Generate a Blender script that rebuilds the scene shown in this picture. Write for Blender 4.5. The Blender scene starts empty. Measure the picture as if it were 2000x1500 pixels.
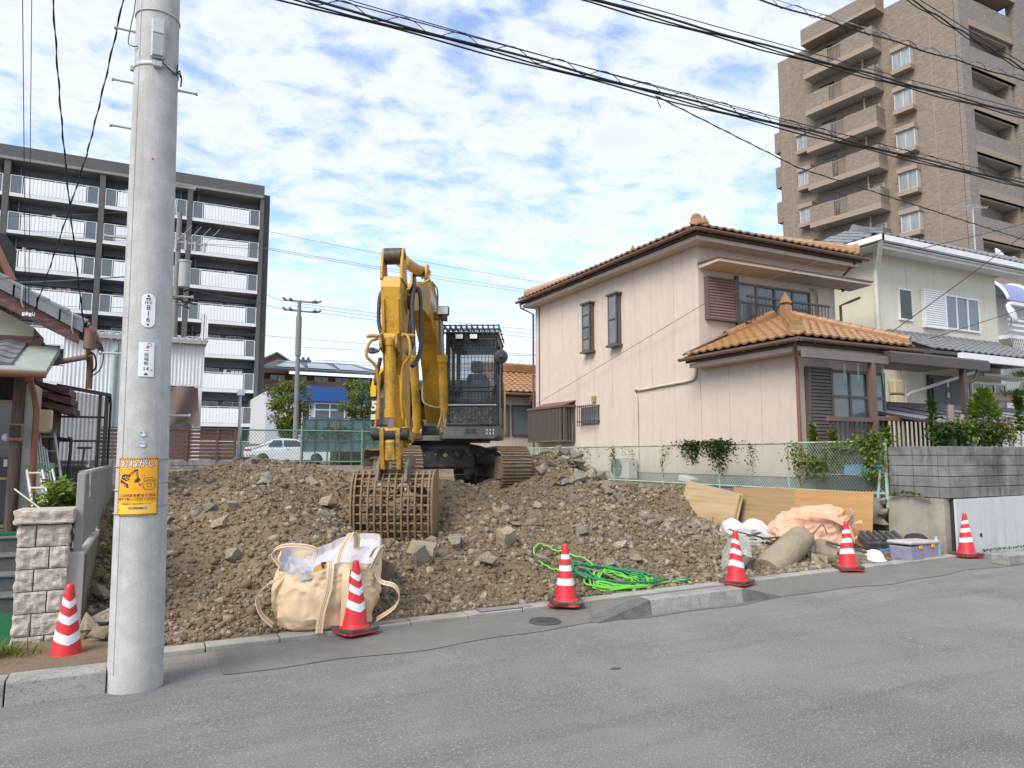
import bpy, bmesh, math, random
import numpy as np
from mathutils import Vector, Matrix, noise as mnoise
random.seed(11)
R = math.radians
sc = bpy.context.scene
COL = sc.collection

# ---------------------------------------------------------------- camera
CAM_H = 1.75
cd = bpy.data.cameras.new("camera")
cam = bpy.data.objects.new("camera", cd)
COL.objects.link(cam)
cam.location = (0, 0, CAM_H)
cam.rotation_euler = (R(90 + 5.77), 0, R(-26.8))
cd.sensor_width = 36.0
cd.lens = 36.0 * 1387.0 / 2000.0
cd.clip_start = 0.05
cd.clip_end = 6000
sc.camera = cam

# ---------------------------------------------------------------- world and sun
SUN_EL, SUN_AZ = 45.0, 242.0          # azimuth clockwise from +Y: high on the left, behind the viewer
w = bpy.data.worlds.new("World")
sc.world = w
w.use_nodes = True
nt = w.node_tree
for n in list(nt.nodes):
 nt.nodes.remove(n)

def wn(t, **kw):
 n = nt.nodes.new(t)
 for k, v in kw.items():
  setattr(n, k, v)
 return n

out = wn("ShaderNodeOutputWorld")
bg = wn("ShaderNodeBackground")
bg.inputs["Strength"].default_value = 0.1
sky = wn("ShaderNodeTexSky", sky_type="NISHITA", sun_disc=False, sun_elevation=R(SUN_EL), sun_rotation=R(SUN_AZ))
sky.air_density = 1.0
sky.dust_density = 0.6
sky.ozone_density = 1.5
tc = wn("ShaderNodeTexCoord")
sep = wn("ShaderNodeSeparateXYZ")
nt.links.new(tc.outputs["Generated"], sep.inputs[0])

def wm(op, a, b=None, c=None, clamp=False):
 n = wn("ShaderNodeMath", operation=op, use_clamp=clamp)
 for i, x in enumerate((a, b, c)):
  if x is None:
   continue
  if isinstance(x, (int, float)):
   n.inputs[i].default_value = x
  else:
   nt.links.new(x, n.inputs[i])
 return n.outputs[0]

zc = wm("MAXIMUM", sep.outputs[2], 0.0)
den = wm("ADD", zc, 0.17)
px_ = wm("DIVIDE", sep.outputs[0], den)
py_ = wm("DIVIDE", sep.outputs[1], den)
cmb = wn("ShaderNodeCombineXYZ")
nt.links.new(px_, cmb.inputs[0])
nt.links.new(py_, cmb.inputs[1])

def wnoise(scale, detail, rough, loc, dist=0.0, stretch=(1, 1, 1), rot=0.0):
 mp = wn("ShaderNodeMapping")
 mp.inputs["Location"].default_value = loc
 mp.inputs["Scale"].default_value = stretch
 mp.inputs["Rotation"].default_value = (0, 0, rot)
 nt.links.new(cmb.outputs[0], mp.inputs[0])
 n = wn("ShaderNodeTexNoise")
 n.inputs["Scale"].default_value = scale
 n.inputs["Detail"].default_value = detail
 n.inputs["Roughness"].default_value = rough
 n.inputs["Distortion"].default_value = dist
 nt.links.new(mp.outputs[0], n.inputs["Vector"])
 return n.outputs["Fac"]

big = wnoise(0.75, 3.0, 0.55, (1.3, 4.3, 0))
mid = wnoise(7.2, 8.0, 0.60, (3.1, 7.7, 0), 0.25, (1.0, 1.25, 1), 0.5)
fine = wnoise(14.0, 6.0, 0.6, (8.0, 2.0, 0), 0.2)
s1 = wm("MULTIPLY_ADD", mid, 1.45, -0.725)
s2 = wm("MULTIPLY_ADD", big, 1.15, -0.575)
s3 = wm("MULTIPLY_ADD", fine, 0.32, -0.16)
tot = wm("ADD", wm("ADD", s1, s2), wm("ADD", s3, 0.63))
ramp = wn("ShaderNodeMapRange", interpolation_type="SMOOTHSTEP")
ramp.inputs["From Min"].default_value = 0.36
ramp.inputs["From Max"].default_value = 0.82
nt.links.new(tot, ramp.inputs["Value"])
hz_ = wn("ShaderNodeMapRange")
hz_.inputs["From Min"].default_value = 0.0
hz_.inputs["From Max"].default_value = 0.28
hz_.inputs["To Min"].default_value = 0.78
hz_.inputs["To Max"].default_value = 0.0
nt.links.new(zc, hz_.inputs["Value"])
mask = wm("MAXIMUM", ramp.outputs[0], hz_.outputs[0])
mask = wm("MULTIPLY_ADD", mask, 0.88, 0.1)
# cloud tone: thick middles a little greyer than thin bright rims
tone = wn("ShaderNodeMapRange")
tone.inputs["From Min"].default_value = 0.45
tone.inputs["From Max"].default_value = 1.05
tone.inputs["To Min"].default_value = 1.0
tone.inputs["To Max"].default_value = 0.80
nt.links.new(tot, tone.inputs["Value"])
cc = wn("ShaderNodeMix", data_type="RGBA", blend_type="MULTIPLY")
cc.inputs["Factor"].default_value = 1.0
cc.inputs["A"].default_value = (5.2, 5.5, 5.9, 1)
nt.links.new(tone.outputs[0], cc.inputs["B"])
sb = wn("ShaderNodeMix", data_type="RGBA", blend_type="MULTIPLY")
sb.inputs["Factor"].default_value = 1.0
sb.inputs["B"].default_value = (1.36, 1.38, 1.5, 1)
nt.links.new(sky.outputs[0], sb.inputs["A"])
mx = wn("ShaderNodeMix", data_type="RGBA")
nt.links.new(mask, mx.inputs["Factor"])
nt.links.new(sb.outputs["Result"], mx.inputs["A"])
nt.links.new(cc.outputs["Result"], mx.inputs["B"])
nt.links.new(mx.outputs["Result"], bg.inputs["Color"])
nt.links.new(bg.outputs[0], out.inputs[0])

sl = bpy.data.lights.new("sun", "SUN")
sl.energy = 2.0
sl.angle = R(32)
sl.color = (1.0, 0.94, 0.84)
sun = bpy.data.objects.new("sun", sl)
COL.objects.link(sun)
az = R(SUN_AZ)
sdir = Vector((math.sin(az) * math.cos(R(SUN_EL)), math.cos(az) * math.cos(R(SUN_EL)), math.sin(R(SUN_EL))))
sun.rotation_euler = sdir.to_track_quat("Z", "Y").to_euler()

sc.view_settings.view_transform = "Standard"
sc.view_settings.look = "None"
sc.view_settings.gamma = 1
sc.view_settings.exposure = 1.06
sc.view_settings.use_curve_mapping = False
sc.render.engine = "CYCLES"
sc.cycles.use_denoising = True
sc.cycles.max_bounces = 6
sc.cycles.diffuse_bounces = 3
sc.cycles.glossy_bounces = 3
sc.cycles.transmission_bounces = 4
sc.cycles.transparent_max_bounces = 12
sc.cycles.caustics_reflective = False
sc.cycles.caustics_refractive = False

# ---------------------------------------------------------------- materials
MATS = {}

def mat(name, col, rough=0.8, metal=0.0, var=0.12, nscale=6.0, bump=0.0, bscale=40.0, stain=None, sscale=1.2, samt=0.5,
  speck=None, spscale=120.0, spamt=0.5, stretch=None, spec=0.5, streak=None, coord="Object"):
 """Principled surface: base colour varied by noise, optional stains, specks, drip streaks and fine relief."""
 if name in MATS:
  return MATS[name]
 m = bpy.data.materials.new(name)
 m.use_nodes = True
 t = m.node_tree
 b = t.nodes["Principled BSDF"]
 b.inputs["Roughness"].default_value = rough
 b.inputs["Metallic"].default_value = metal
 b.inputs["Specular IOR Level"].default_value = spec
 L = t.links.new
 co = t.nodes.new("ShaderNodeTexCoord").outputs[coord]
 if stretch:
  mp = t.nodes.new("ShaderNodeMapping")
  mp.inputs["Scale"].default_value = stretch
  L(co, mp.inputs[0])
  vec = mp.outputs[0]
 else:
  vec = co

 def noise(scale, detail=5.0, rg=0.6, v=None):
  n = t.nodes.new("ShaderNodeTexNoise")
  n.inputs["Scale"].default_value = scale
  n.inputs["Detail"].default_value = detail
  n.inputs["Roughness"].default_value = rg
  L(v or vec, n.inputs["Vector"])
  return n.outputs["Fac"]

 def rng(x, a, b_, c, d):
  n = t.nodes.new("ShaderNodeMapRange")
  for k, q in zip(("From Min", "From Max", "To Min", "To Max"), (a, b_, c, d)):
   n.inputs[k].default_value = q
  L(x, n.inputs["Value"])
  return n.outputs[0]

 def mixc(fac, A, B):
  n = t.nodes.new("ShaderNodeMix")
  n.data_type = "RGBA"
  if isinstance(fac, float):
   n.inputs["Factor"].default_value = fac
  else:
   L(fac, n.inputs["Factor"])
  for s, q in (("A", A), ("B", B)):
   if isinstance(q, tuple):
    n.inputs[s].default_value = (*q[:3], 1)
   else:
    L(q, n.inputs[s])
  return n.outputs["Result"]

 lo = tuple(max(0, c * (1 - var)) for c in col)
 hi = tuple(min(1, c * (1 + var)) for c in col)
 c = mixc(rng(noise(nscale), 0.3, 0.7, 0, 1), lo, hi)
 if stain:
  c = mixc(rng(noise(sscale, 6, 0.65), 0.48, 0.66, 0, samt), c, stain)
 if streak:
  mp = t.nodes.new("ShaderNodeMapping")
  mp.inputs["Scale"].default_value = streak[2] if len(streak) > 2 else (3.0, 3.0, 0.22)
  L(co, mp.inputs[0])
  c = mixc(rng(noise(2.2, 5, 0.7, mp.outputs[0]), 0.5, 0.72, 0, streak[1]), c, streak[0])
 if speck:
  c = mixc(rng(noise(spscale, 2, 0.5), 0.56, 0.64, 0, spamt), c, speck)
 L(c, b.inputs["Base Color"])
 if bump:
  bp = t.nodes.new("ShaderNodeBump")
  bp.inputs["Strength"].default_value = min(1.0, bump)
  bp.inputs["Distance"].default_value = 0.02
  L(noise(bscale, 6, 0.65), bp.inputs["Height"])
  L(bp.outputs[0], b.inputs["Normal"])
 MATS[name] = m
 return m

def glassmat(name, tint=(0.05, 0.06, 0.07), rough=0.03, alpha=1.0):
 if name in MATS:
  return MATS[name]
 m = bpy.data.materials.new(name)
 m.use_nodes = True
 b = m.node_tree.nodes["Principled BSDF"]
 b.inputs["Base Color"].default_value = (*tint, 1)
 b.inputs["Roughness"].default_value = rough
 b.inputs["Specular IOR Level"].default_value = 0.8
 b.inputs["Alpha"].default_value = alpha
 MATS[name] = m
 return m

def leafmat(name, col, var=0.35, trans=0.25):
 if name in MATS:
  return MATS[name]
 m = bpy.data.materials.new(name)
 m.use_nodes = True
 t = m.node_tree
 b = t.nodes["Principled BSDF"]
 b.inputs["Roughness"].default_value = 0.55
 b.inputs["Specular IOR Level"].default_value = 0.3
 g = t.nodes.new("ShaderNodeNewGeometry")
 rp = t.nodes.new("ShaderNodeValToRGB")
 e = rp.color_ramp.elements
 e[0].color = (*[c * (1 - var) for c in col], 1)
 e[1].color = (*[min(1, c * (1 + var)) for c in col], 1)
 k = rp.color_ramp.elements.new(0.85)
 k.color = (col[0] * (1 + var) * 1.25, col[1] * (1 + var), col[2] * (1 + var) * 0.8, 1)
 t.links.new(g.outputs["Random Per Island"], rp.inputs[0])
 t.links.new(rp.outputs[0], b.inputs["Base Color"])
 tr = t.nodes.new("ShaderNodeBsdfTranslucent")
 t.links.new(rp.outputs[0], tr.inputs[0])
 ms = t.nodes.new("ShaderNodeMixShader")
 ms.inputs[0].default_value = trans
 t.links.new(b.outputs[0], ms.inputs[1])
 t.links.new(tr.outputs[0], ms.inputs[2])
 t.links.new(ms.outputs[0], t.nodes["Material Output"].inputs[0])
 MATS[name] = m
 return m

# ---------------------------------------------------------------- mesh building helpers
class MB:
 """Collects shapes; build() links them as ONE mesh object."""

 def __init__(s):
  s.v, s.f, s.mi, s.sm = [], [], [], []
  s.m = 0

 def add(s, vs, fs, smooth=False):
  o = len(s.v)
  s.v.extend([tuple(q) for q in vs])
  for f in fs:
   s.f.append(tuple(i + o for i in f))
   s.mi.append(s.m)
   s.sm.append(smooth)
  return s

 def box(s, x0, y0, z0, x1, y1, z1):
  x0, x1 = min(x0, x1), max(x0, x1)
  y0, y1 = min(y0, y1), max(y0, y1)
  z0, z1 = min(z0, z1), max(z0, z1)
  return s.add([(x0, y0, z0), (x1, y0, z0), (x1, y1, z0), (x0, y1, z0), (x0, y0, z1), (x1, y0, z1), (x1, y1, z1), (x0, y1, z1)],
      [(0, 3, 2, 1), (4, 5, 6, 7), (0, 1, 5, 4), (1, 2, 6, 5), (2, 3, 7, 6), (3, 0, 4, 7)])

 def cbox(s, c, size, M=None, ch=0.0):
  """Box about a centre, with optional rotation matrix and chamfered edges."""
  hx, hy, hz = (q / 2 for q in size)
  if ch <= 0:
   vs = [Vector((sx * hx, sy * hy, sz * hz)) for sz in (-1, 1) for sx, sy in ((-1, -1), (1, -1), (1, 1), (-1, 1))]
   fs = [(0, 3, 2, 1), (4, 5, 6, 7), (0, 1, 5, 4), (1, 2, 6, 5), (2, 3, 7, 6), (3, 0, 4, 7)]
  else:
   bm = bmesh.new()
   bmesh.ops.create_cube(bm, size=1.0)
   for q in bm.verts:
    q.co = Vector((q.co.x * 2 * hx, q.co.y * 2 * hy, q.co.z * 2 * hz))
   bmesh.ops.bevel(bm, geom=list(bm.edges), offset=ch, segments=1, affect="EDGES")
   bm.verts.index_update()
   vs = [q.co.copy() for q in bm.verts]
   fs = [tuple(q.index for q in f.verts) for f in bm.faces]
   bm.free()
  c = Vector(c)
  vs = [((M @ q) if M else q) + c for q in vs]
  return s.add(vs, fs)

 def cyl(s, p0, p1, r0, r1=None, n=12, caps=True, smooth=True):
  r1 = r0 if r1 is None else r1
  p0, p1 = Vector(p0), Vector(p1)
  d = (p1 - p0)
  if d.length < 1e-9:
   return s
  q = d.to_track_quat("Z", "Y")
  a = [p0 + q @ Vector((r0 * math.cos(2 * math.pi * i / n), r0 * math.sin(2 * math.pi * i / n), 0)) for i in range(n)]
  b = [p1 + q @ Vector((r1 * math.cos(2 * math.pi * i / n), r1 * math.sin(2 * math.pi * i / n), 0)) for i in range(n)]
  s.add(a + b, [(i, (i + 1) % n, n + (i + 1) % n, n + i) for i in range(n)], smooth)
  if caps:
   if r0 > 0:
    s.add(a, [tuple(range(n))[::-1]])
   if r1 > 0:
    s.add(b, [tuple(range(n))])
  return s

 def tube(s, pts, r, n=8, caps=True, smooth=True):
  """Round tube along a polyline; r is a number or one radius per point."""
  pts = [Vector(p) for p in pts]
  k = len(pts)
  rs = [r] * k if isinstance(r, (int, float)) else list(r)
  up = None
  rings = []
  for i, p in enumerate(pts):
   d = (pts[min(i + 1, k - 1)] - pts[max(i - 1, 0)])
   if d.length < 1e-9:
    d = Vector((0, 0, 1))
   d.normalize()
   if up is None:
    up = Vector((0, 0, 1)) if abs(d.z) < 0.9 else Vector((1, 0, 0))
   a = d.cross(up)
   if a.length < 1e-6:
    a = d.orthogonal()
   a.normalize()
   b = a.cross(d).normalized()
   up = b
   rings.append([p + (a * math.cos(2 * math.pi * j / n) + b * math.sin(2 * math.pi * j / n)) * rs[i] for j in range(n)])
  vs = [q for ring in rings for q in ring]
  fs = [(i * n + j, i * n + (j + 1) % n, (i + 1) * n + (j + 1) % n, (i + 1) * n + j) for i in range(k - 1) for j in range(n)]
  s.add(vs, fs, smooth)
  if caps:
   s.add(rings[0], [tuple(range(n))[::-1]])
   s.add(rings[-1], [tuple(range(n))])
  return s

 def ribbon(s, pts, width_vec, th):
  """Flat strap along pts; width_vec one vector or one per point, thickness th."""
  pts = [Vector(p) for p in pts]
  k = len(pts)
  W = [Vector(width_vec)] * k if not isinstance(width_vec, list) else [Vector(q) for q in width_vec]
  vs = []
  for i, p in enumerate(pts):
   d = (pts[min(i + 1, k - 1)] - pts[max(i - 1, 0)]).normalized()
   nn = d.cross(W[i]).normalized() * th / 2
   h = W[i] / 2
   vs += [p - h - nn, p + h - nn, p + h + nn, p - h + nn]
  fs = [(i * 4 + j, i * 4 + (j + 1) % 4, i * 4 + 4 + (j + 1) % 4, i * 4 + 4 + j) for i in range(k - 1) for j in range(4)]
  s.add(vs, fs)
  s.add(vs[:4], [(3, 2, 1, 0)])
  s.add(vs[-4:], [(0, 1, 2, 3)])
  return s

 def prism(s, poly, axis, a, b):
  """Polygon in the plane normal to axis, extruded from a to b along it. x: (y,z); y: (x,z); z: (x,y)."""
  def P(q, h):
   return {"x": (h, q[0], q[1]), "y": (q[0], h, q[1]), "z": (q[0], q[1], h)}[axis]
  n = len(poly)
  ar = sum(poly[i][0] * poly[(i + 1) % n][1] - poly[(i + 1) % n][0] * poly[i][1] for i in range(n))
  if (ar < 0) != (axis == "y"):
   poly = poly[::-1]
  if a > b:
   a, b = b, a
  vs = [P(q, a) for q in poly] + [P(q, b) for q in poly]
  fs = [tuple(range(n))[::-1], tuple(range(n, 2 * n))] + [(i, (i + 1) % n, n + (i + 1) % n, n + i) for i in range(n)]
  return s.add(vs, fs)

 def lathe(s, prof, c=(0, 0, 0), n=24, smooth=True, M=None):
  """(r, z) profile spun about a vertical axis through c."""
  c = Vector(c)
  vs, fs = [], []
  k = len(prof)
  for r, z in prof:
   for j in range(n):
    q = Vector((r * math.cos(2 * math.pi * j / n), r * math.sin(2 * math.pi * j / n), z))
    vs.append((M @ q if M else q) + c)
  for i in range(k - 1):
   for j in range(n):
    fs.append((i * n + j, i * n + (j + 1) % n, (i + 1) * n + (j + 1) % n, (i + 1) * n + j))
  s.add(vs, fs, smooth)
  if prof[0][0] > 0:
   s.add(vs[:n], [tuple(range(n))[::-1]])
  if prof[-1][0] > 0:
   s.add(vs[-n:], [tuple(range(n))])
  return s

 def quad(s, a, b, c, d):
  return s.add([a, b, c, d], [(0, 1, 2, 3)])

 def mesh(s, name, mats):
  me = bpy.data.meshes.new(name)
  me.from_pydata([tuple(q) for q in s.v], [], s.f)
  mats = mats if isinstance(mats, (list, tuple)) else [mats]
  for m in mats:
   me.materials.append(m)
  me.polygons.foreach_set("material_index", s.mi)
  me.polygons.foreach_set("use_smooth", s.sm)
  me.update()
  return me

 def build(s, name, mats, parent=None, loc=None, bevel=0.0):
  return link(name, s.mesh(name, mats), parent, loc, bevel)

def link(name, me, parent=None, loc=None, bevel=0.0, rot=None):
 o = bpy.data.objects.new(name, me)
 COL.objects.link(o)
 if parent is not None:
  o.parent = parent
 if loc is not None:
  o.location = loc
 if rot is not None:
  o.rotation_euler = rot
 if bevel > 0:
  md = o.modifiers.new("edge", "BEVEL")
  md.width = bevel
  md.segments = 2
  md.limit_method = "ANGLE"
  md.angle_limit = R(40)
  md.use_clamp_overlap = True
 return o

def tag(o, label=None, cat=None, group=None, kind=None):
 if label:
  o["label"] = label
 if cat:
  o["category"] = cat
 if group:
  o["group"] = group
 if kind:
  o["kind"] = kind
 return o

def thing(name, label, cat, loc=(0, 0, 0), rz=0.0, group=None, kind=None):
 o = bpy.data.objects.new(name, None)
 o.empty_display_size = 0.2
 COL.objects.link(o)
 o.location = loc
 o.rotation_euler = (0, 0, rz)
 return tag(o, label, cat, group, kind)

def copy_tree(o, parent=None):
 c = o.copy()
 COL.objects.link(c)
 if parent is not None:
  c.parent = parent
 for ch in list(o.children):
  copy_tree(ch, c)
 return c

def rotm(ax, a):
 return Matrix.Rotation(a, 3, ax)

def sweep_pts(pts, n=8):
 """Catmull-Rom through pts."""
 pts = [Vector(p) for p in pts]
 P = [pts[0] * 2 - pts[1]] + pts + [pts[-1] * 2 - pts[-2]]
 o = []
 for i in range(1, len(P) - 2):
  for k in range(n):
   t = k / n
   a, b, c, d = P[i - 1], P[i], P[i + 1], P[i + 2]
   o.append(0.5 * ((2 * b) + (c - a) * t + (2 * a - 5 * b + 4 * c - d) * t * t + (3 * b - a - 3 * c + d) * t ** 3))
 o.append(pts[-1])
 return o

def text_mesh(body, size, align="CENTER", bold=0.0, depth=0.0):
 """Lettering as a mesh in the XY plane, centred."""
 cu = bpy.data.curves.new("lettering", "FONT")
 cu.body = body
 cu.size = size
 cu.align_x = align
 cu.align_y = "CENTER"
 cu.offset = bold
 cu.extrude = depth
 cu.resolution_u = 3
 ob = bpy.data.objects.new("lettering_tmp", cu)
 COL.objects.link(ob)
 dg = bpy.context.evaluated_depsgraph_get()
 me = bpy.data.meshes.new_from_object(ob.evaluated_get(dg))
 bpy.data.objects.remove(ob)
 return me

# ---------------------------------------------------------------- shared materials
m_asph = mat("asphalt", (0.25, 0.23, 0.203), 0.92, var=0.12, nscale=1.3, bump=0.9, bscale=170, speck=(0.40, 0.395, 0.38), spscale=85, spamt=0.8, streak=((0.14, 0.135, 0.127), 0.75, (0.1, 1.0, 1)),
    stain=(0.13, 0.128, 0.125), sscale=0.55, samt=0.5)
m_asph2 = mat("old_asphalt", (0.205, 0.19, 0.168), 0.92, var=0.18, nscale=2.5, bump=0.9, bscale=150, speck=(0.3, 0.295, 0.28), spscale=90, spamt=0.6,
    stain=(0.23, 0.205, 0.165), sscale=1.6, samt=0.6)
m_conc = mat("concrete", (0.34, 0.325, 0.29), 0.9, var=0.1, nscale=5, bump=0.35, bscale=90, stain=(0.2, 0.195, 0.175), sscale=2.2, samt=0.7,
    speck=(0.15, 0.145, 0.13), spscale=70, spamt=0.35)
m_kerb = mat("kerb_concrete", (0.33, 0.32, 0.29), 0.92, var=0.14, nscale=7, bump=0.6, bscale=110, stain=(0.17, 0.165, 0.14), sscale=2.5, samt=0.75,
    speck=(0.1, 0.1, 0.09), spscale=60, spamt=0.45)
m_kerbd = mat("kerb_dark", (0.13, 0.128, 0.118), 0.95, var=0.25, nscale=9, bump=0.8, bscale=80, speck=(0.3, 0.29, 0.26), spscale=90, spamt=0.5)
m_soil = mat("soil", (0.205, 0.148, 0.086), 0.97, var=0.26, nscale=1.6, bump=1.0, bscale=55, stain=(0.105, 0.077, 0.047), sscale=0.8, samt=0.75,
    speck=(0.27, 0.22, 0.155), spscale=38, spamt=0.6)
m_yard = mat("yard_earth", (0.16, 0.15, 0.125), 0.95, var=0.2, nscale=3, bump=0.5, bscale=30)
m_lot = mat("back_street", (0.17, 0.17, 0.168), 0.92, var=0.1, nscale=1)
m_iron = mat("cast_iron", (0.085, 0.08, 0.072), 0.75, metal=0.3, var=0.2, nscale=20, bump=0.3, bscale=120)
m_gray = mat("grey_paint", (0.34, 0.34, 0.335), 0.5, var=0.05)
m_galv = mat("galvanised", (0.42, 0.43, 0.44), 0.5, metal=0.35, var=0.12, nscale=14)
m_black = mat("black_rubber", (0.025, 0.025, 0.026), 0.7, var=0.2, nscale=20)
m_white = mat("white_paint", (0.74, 0.74, 0.73), 0.5, var=0.04, nscale=3)
m_cable = mat("black_cable", (0.018, 0.018, 0.02), 0.6)

STRUCT = dict(kind="structure")

def road_z(x):
 return 0.118 + 0.0108 * x

# ground: one sheet to the horizon, a step up behind the lot
g = MB()
ys = [-3000, -60, 6.7, 22.5, 23.9, 24.0, 200, 3000]
xs = [-3000, -80, 80, 3000]
zz = lambda x, y: (road_z(max(-80, min(80, x))) - 0.05) if y < 23 else (0.9 if y < 24 else 1.22)
g.add([(x, y, zz(x, y)) for y in ys for x in xs],
  [(j * 4 + i, j * 4 + i + 1, (j + 1) * 4 + i + 1, (j + 1) * 4 + i) for j in range(len(ys) - 1) for i in range(3)])
tag(g.build("ground", m_yard), kind="structure")

def road_bump(x, y):
 return mnoise.noise(Vector((x * 0.55, y * 0.55, 3.1))) * 0.010 + mnoise.noise(Vector((x * 1.7, y * 1.7, 7.3))) * 0.003

# road, gently rising to the right, finely divided so it can carry slight unevenness
nx, ny = 160, 90
X = np.concatenate([np.linspace(-80, -6, 20), np.linspace(-5.5, 16, 120), np.linspace(17, 80, 20)])
Y = np.concatenate([np.linspace(-40, -2, 20), np.linspace(-1.5, 6.62, 70)])
vs = []
for y in Y:
 for x in X:
  vs.append((x, y, road_z(x) + road_bump(x, y)))
fs = [(j * len(X) + i, j * len(X) + i + 1, (j + 1) * len(X) + i + 1, (j + 1) * len(X) + i) for j in range(len(Y) - 1) for i in range(len(X) - 1)]
rb = MB()
rb.add(vs, fs, True)
tag(rb.build("road", m_asph), kind="structure")
# older asphalt apron between the kerb line and the plot (sheet over the road)
ap = MB()
xa = np.linspace(0.55, 16, 110)
va = []
for x in xa:
 yl = 5.83 + 0.05 * math.sin(x * 2.1) + 0.03 * math.sin(x * 5.3)
 for k in range(9):
  y = yl + (6.62 - yl) * k / 8
  va.append((x, y, road_z(x) + road_bump(x, y) + 0.005))
ap.add(va, [(9 * i + k, 9 * i + 9 + k, 9 * i + 10 + k, 9 * i + k + 1) for i in range(len(xa) - 1) for k in range(8)])
tag(ap.build("asphalt_apron", m_asph2), kind="structure")

# two small oil spots
for x, y, r_ in ((0.55, 3.4, 0.05), (3.2, 4.6, 0.03)):
 b = MB()
 b.add([(x + r_ * (1 + 0.5 * mnoise.noise(Vector((a, x, 0)))) * 1.6 * math.cos(R(a * 30)), y + r_ * 0.8 * (1 + 0.5 * mnoise.noise(Vector((a, 3, x)))) * math.sin(R(a * 30)), road_z(x) + road_bump(x, y) + 0.006) for a in range(12)], [tuple(range(12))])
 tag(b.build("oil_spot", mat("oil_spot", (0.1, 0.097, 0.09), 0.7, var=0.3, nscale=20)), kind="structure")

# concrete edging between the apron and the plot
ed = thing("edging_kerb", None, None, kind="structure")
x = -0.12
while x < 10.9:
 e = min(x + 0.6, 10.92)
 b = MB()
 b.cbox(((x + e) / 2, 6.72, road_z(x) + 0.005), (e - x - 0.008, 0.17, 0.07), ch=0.008)
 b.build("kerb_stone", m_conc, ed)
 x = e
# kerb left of the pole: pale block, dark broken end
kl = thing("road_kerb", None, None, kind="structure")
for x0, x1, mm in ((-3.6, -1.42, m_kerb), (-1.41, -0.8, m_kerb), (-0.79, -0.212, m_kerb), (-0.205, -0.105, m_kerbd)):
 b = MB()
 z0, z1 = road_z(x0) - 0.05, road_z(x0) + (0.165 if mm is m_kerb else 0.15)
 b.prism([(5.83, z0), (6.03, z0), (6.03, z1), (5.868, z1), (5.845, z1 - 0.02)], "x", x0, x1)
 b.build("kerb_stone", mm, kl, bevel=0.006)
b = MB()
b.box(-3.6, 6.03, 0.0, -0.12, 7.1, road_z(-1) + 0.125)
tag(b.build("verge", m_soil), kind="structure")
# dropped kerb standing in front of the apron: wedge, two blocks, wedge
rk = thing("ramp_kerb", None, None, kind="structure")
for x0, x1, h0, h1 in ((3.88, 4.52, 0.0, 0.15), (4.525, 5.145, 0.15, 0.15), (5.15, 5.75, 0.15, 0.15), (5.755, 6.32, 0.15, 0.0)):
 b = MB()
 za, zb = road_z(x0), road_z(x1)
 f0, f1 = max(h0, 0.012), max(h1, 0.012)
 y0, y1 = 5.85, 6.07
 b.add([(x0, y0, za - 0.03), (x1, y0, zb - 0.03), (x1, y1, zb - 0.03), (x0, y1, za - 0.03),
   (x0, y0 + 0.03 * (f0 > 0.1), za + f0), (x1, y0 + 0.03 * (f1 > 0.1), zb + f1), (x1, y1, zb + f1), (x0, y1, za + f0)],
   [(0, 3, 2, 1), (4, 5, 6, 7), (0, 1, 5, 4), (1, 2, 6, 5), (2, 3, 7, 6), (3, 0, 4, 7)])
 b.build("kerb_stone", m_kerbd if (h0 != h1) else m_kerb, rk, bevel=0.008)
b = MB()                       # asphalt filling behind the ramp kerb
b.add([(4.45, 6.07, road_z(4.5) + 0.13), (5.8, 6.07, road_z(5.8) + 0.13), (5.95, 6.62, road_z(5.9) + 0.02), (4.3, 6.62, road_z(4.3) + 0.02),
  (3.95, 6.07, road_z(4) + 0.012), (6.3, 6.07, road_z(6.3) + 0.012)],
  [(0, 1, 2, 3), (4, 0, 3), (1, 5, 2)])
tag(b.build("apron_fill", m_asph2), kind="structure")
# short block at the right edge
b = MB()
b.cbox((11.0, 5.95, road_z(11) + 0.07), (0.75, 0.24, 0.14), ch=0.012)
tag(b.build("kerb_block", m_kerb), "pale concrete kerb block lying on the asphalt near the white panel wall", "kerb block")

# manhole lid and drain grate
mh = thing("manhole_cover", "small round iron manhole lid set in the old asphalt", "manhole cover", (3.45, 6.13, road_z(3.45) + 0.008))
b = MB()
b.lathe([(0.0, 0.012), (0.115, 0.012), (0.118, 0.004), (0.125, 0.004), (0.127, 0.012), (0.15, 0.012), (0.152, 0.0)], n=36)
b.build("lid", m_iron, mh)
b = MB()
for i in range(-3, 4):
 for j in range(-3, 4):
  if math.hypot(i, j) < 3.2:
   b.cbox((i * 0.03, j * 0.03, 0.014), (0.018, 0.018, 0.006))
b.build("tread_pattern", m_iron, mh)
gr = thing("drain_grate", "grey steel drain grate lying flush in the concrete edging", "drain grate", (3.32, 6.72, road_z(3.3) + 0.042))
b = MB()
b.box(-0.3, -0.07, -0.006, 0.3, 0.07, 0.0)
b.build("frame", m_iron, gr)
for i in range(20):
 b = MB()
 b.cbox((-0.285 + i * 0.03, 0, 0.003), (0.012, 0.13, 0.006))
 b.build("grate_bar", m_galv, gr)

# side yards
b = MB()
b.box(-12, 10.15, 0.0, -0.62, 24, 0.845)
tag(b.build("left_yard_ground", m_yard), kind="structure")
b = MB()
b.box(11.02, 7.05, 0.0, 40, 26, 1.06)
tag(b.build("right_yard_ground", m_yard), kind="structure")
b = MB()
b.box(-60, 33, 1.221, 80, 58, 1.25)
tag(b.build("parking_ground", m_lot), kind="structure")

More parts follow.
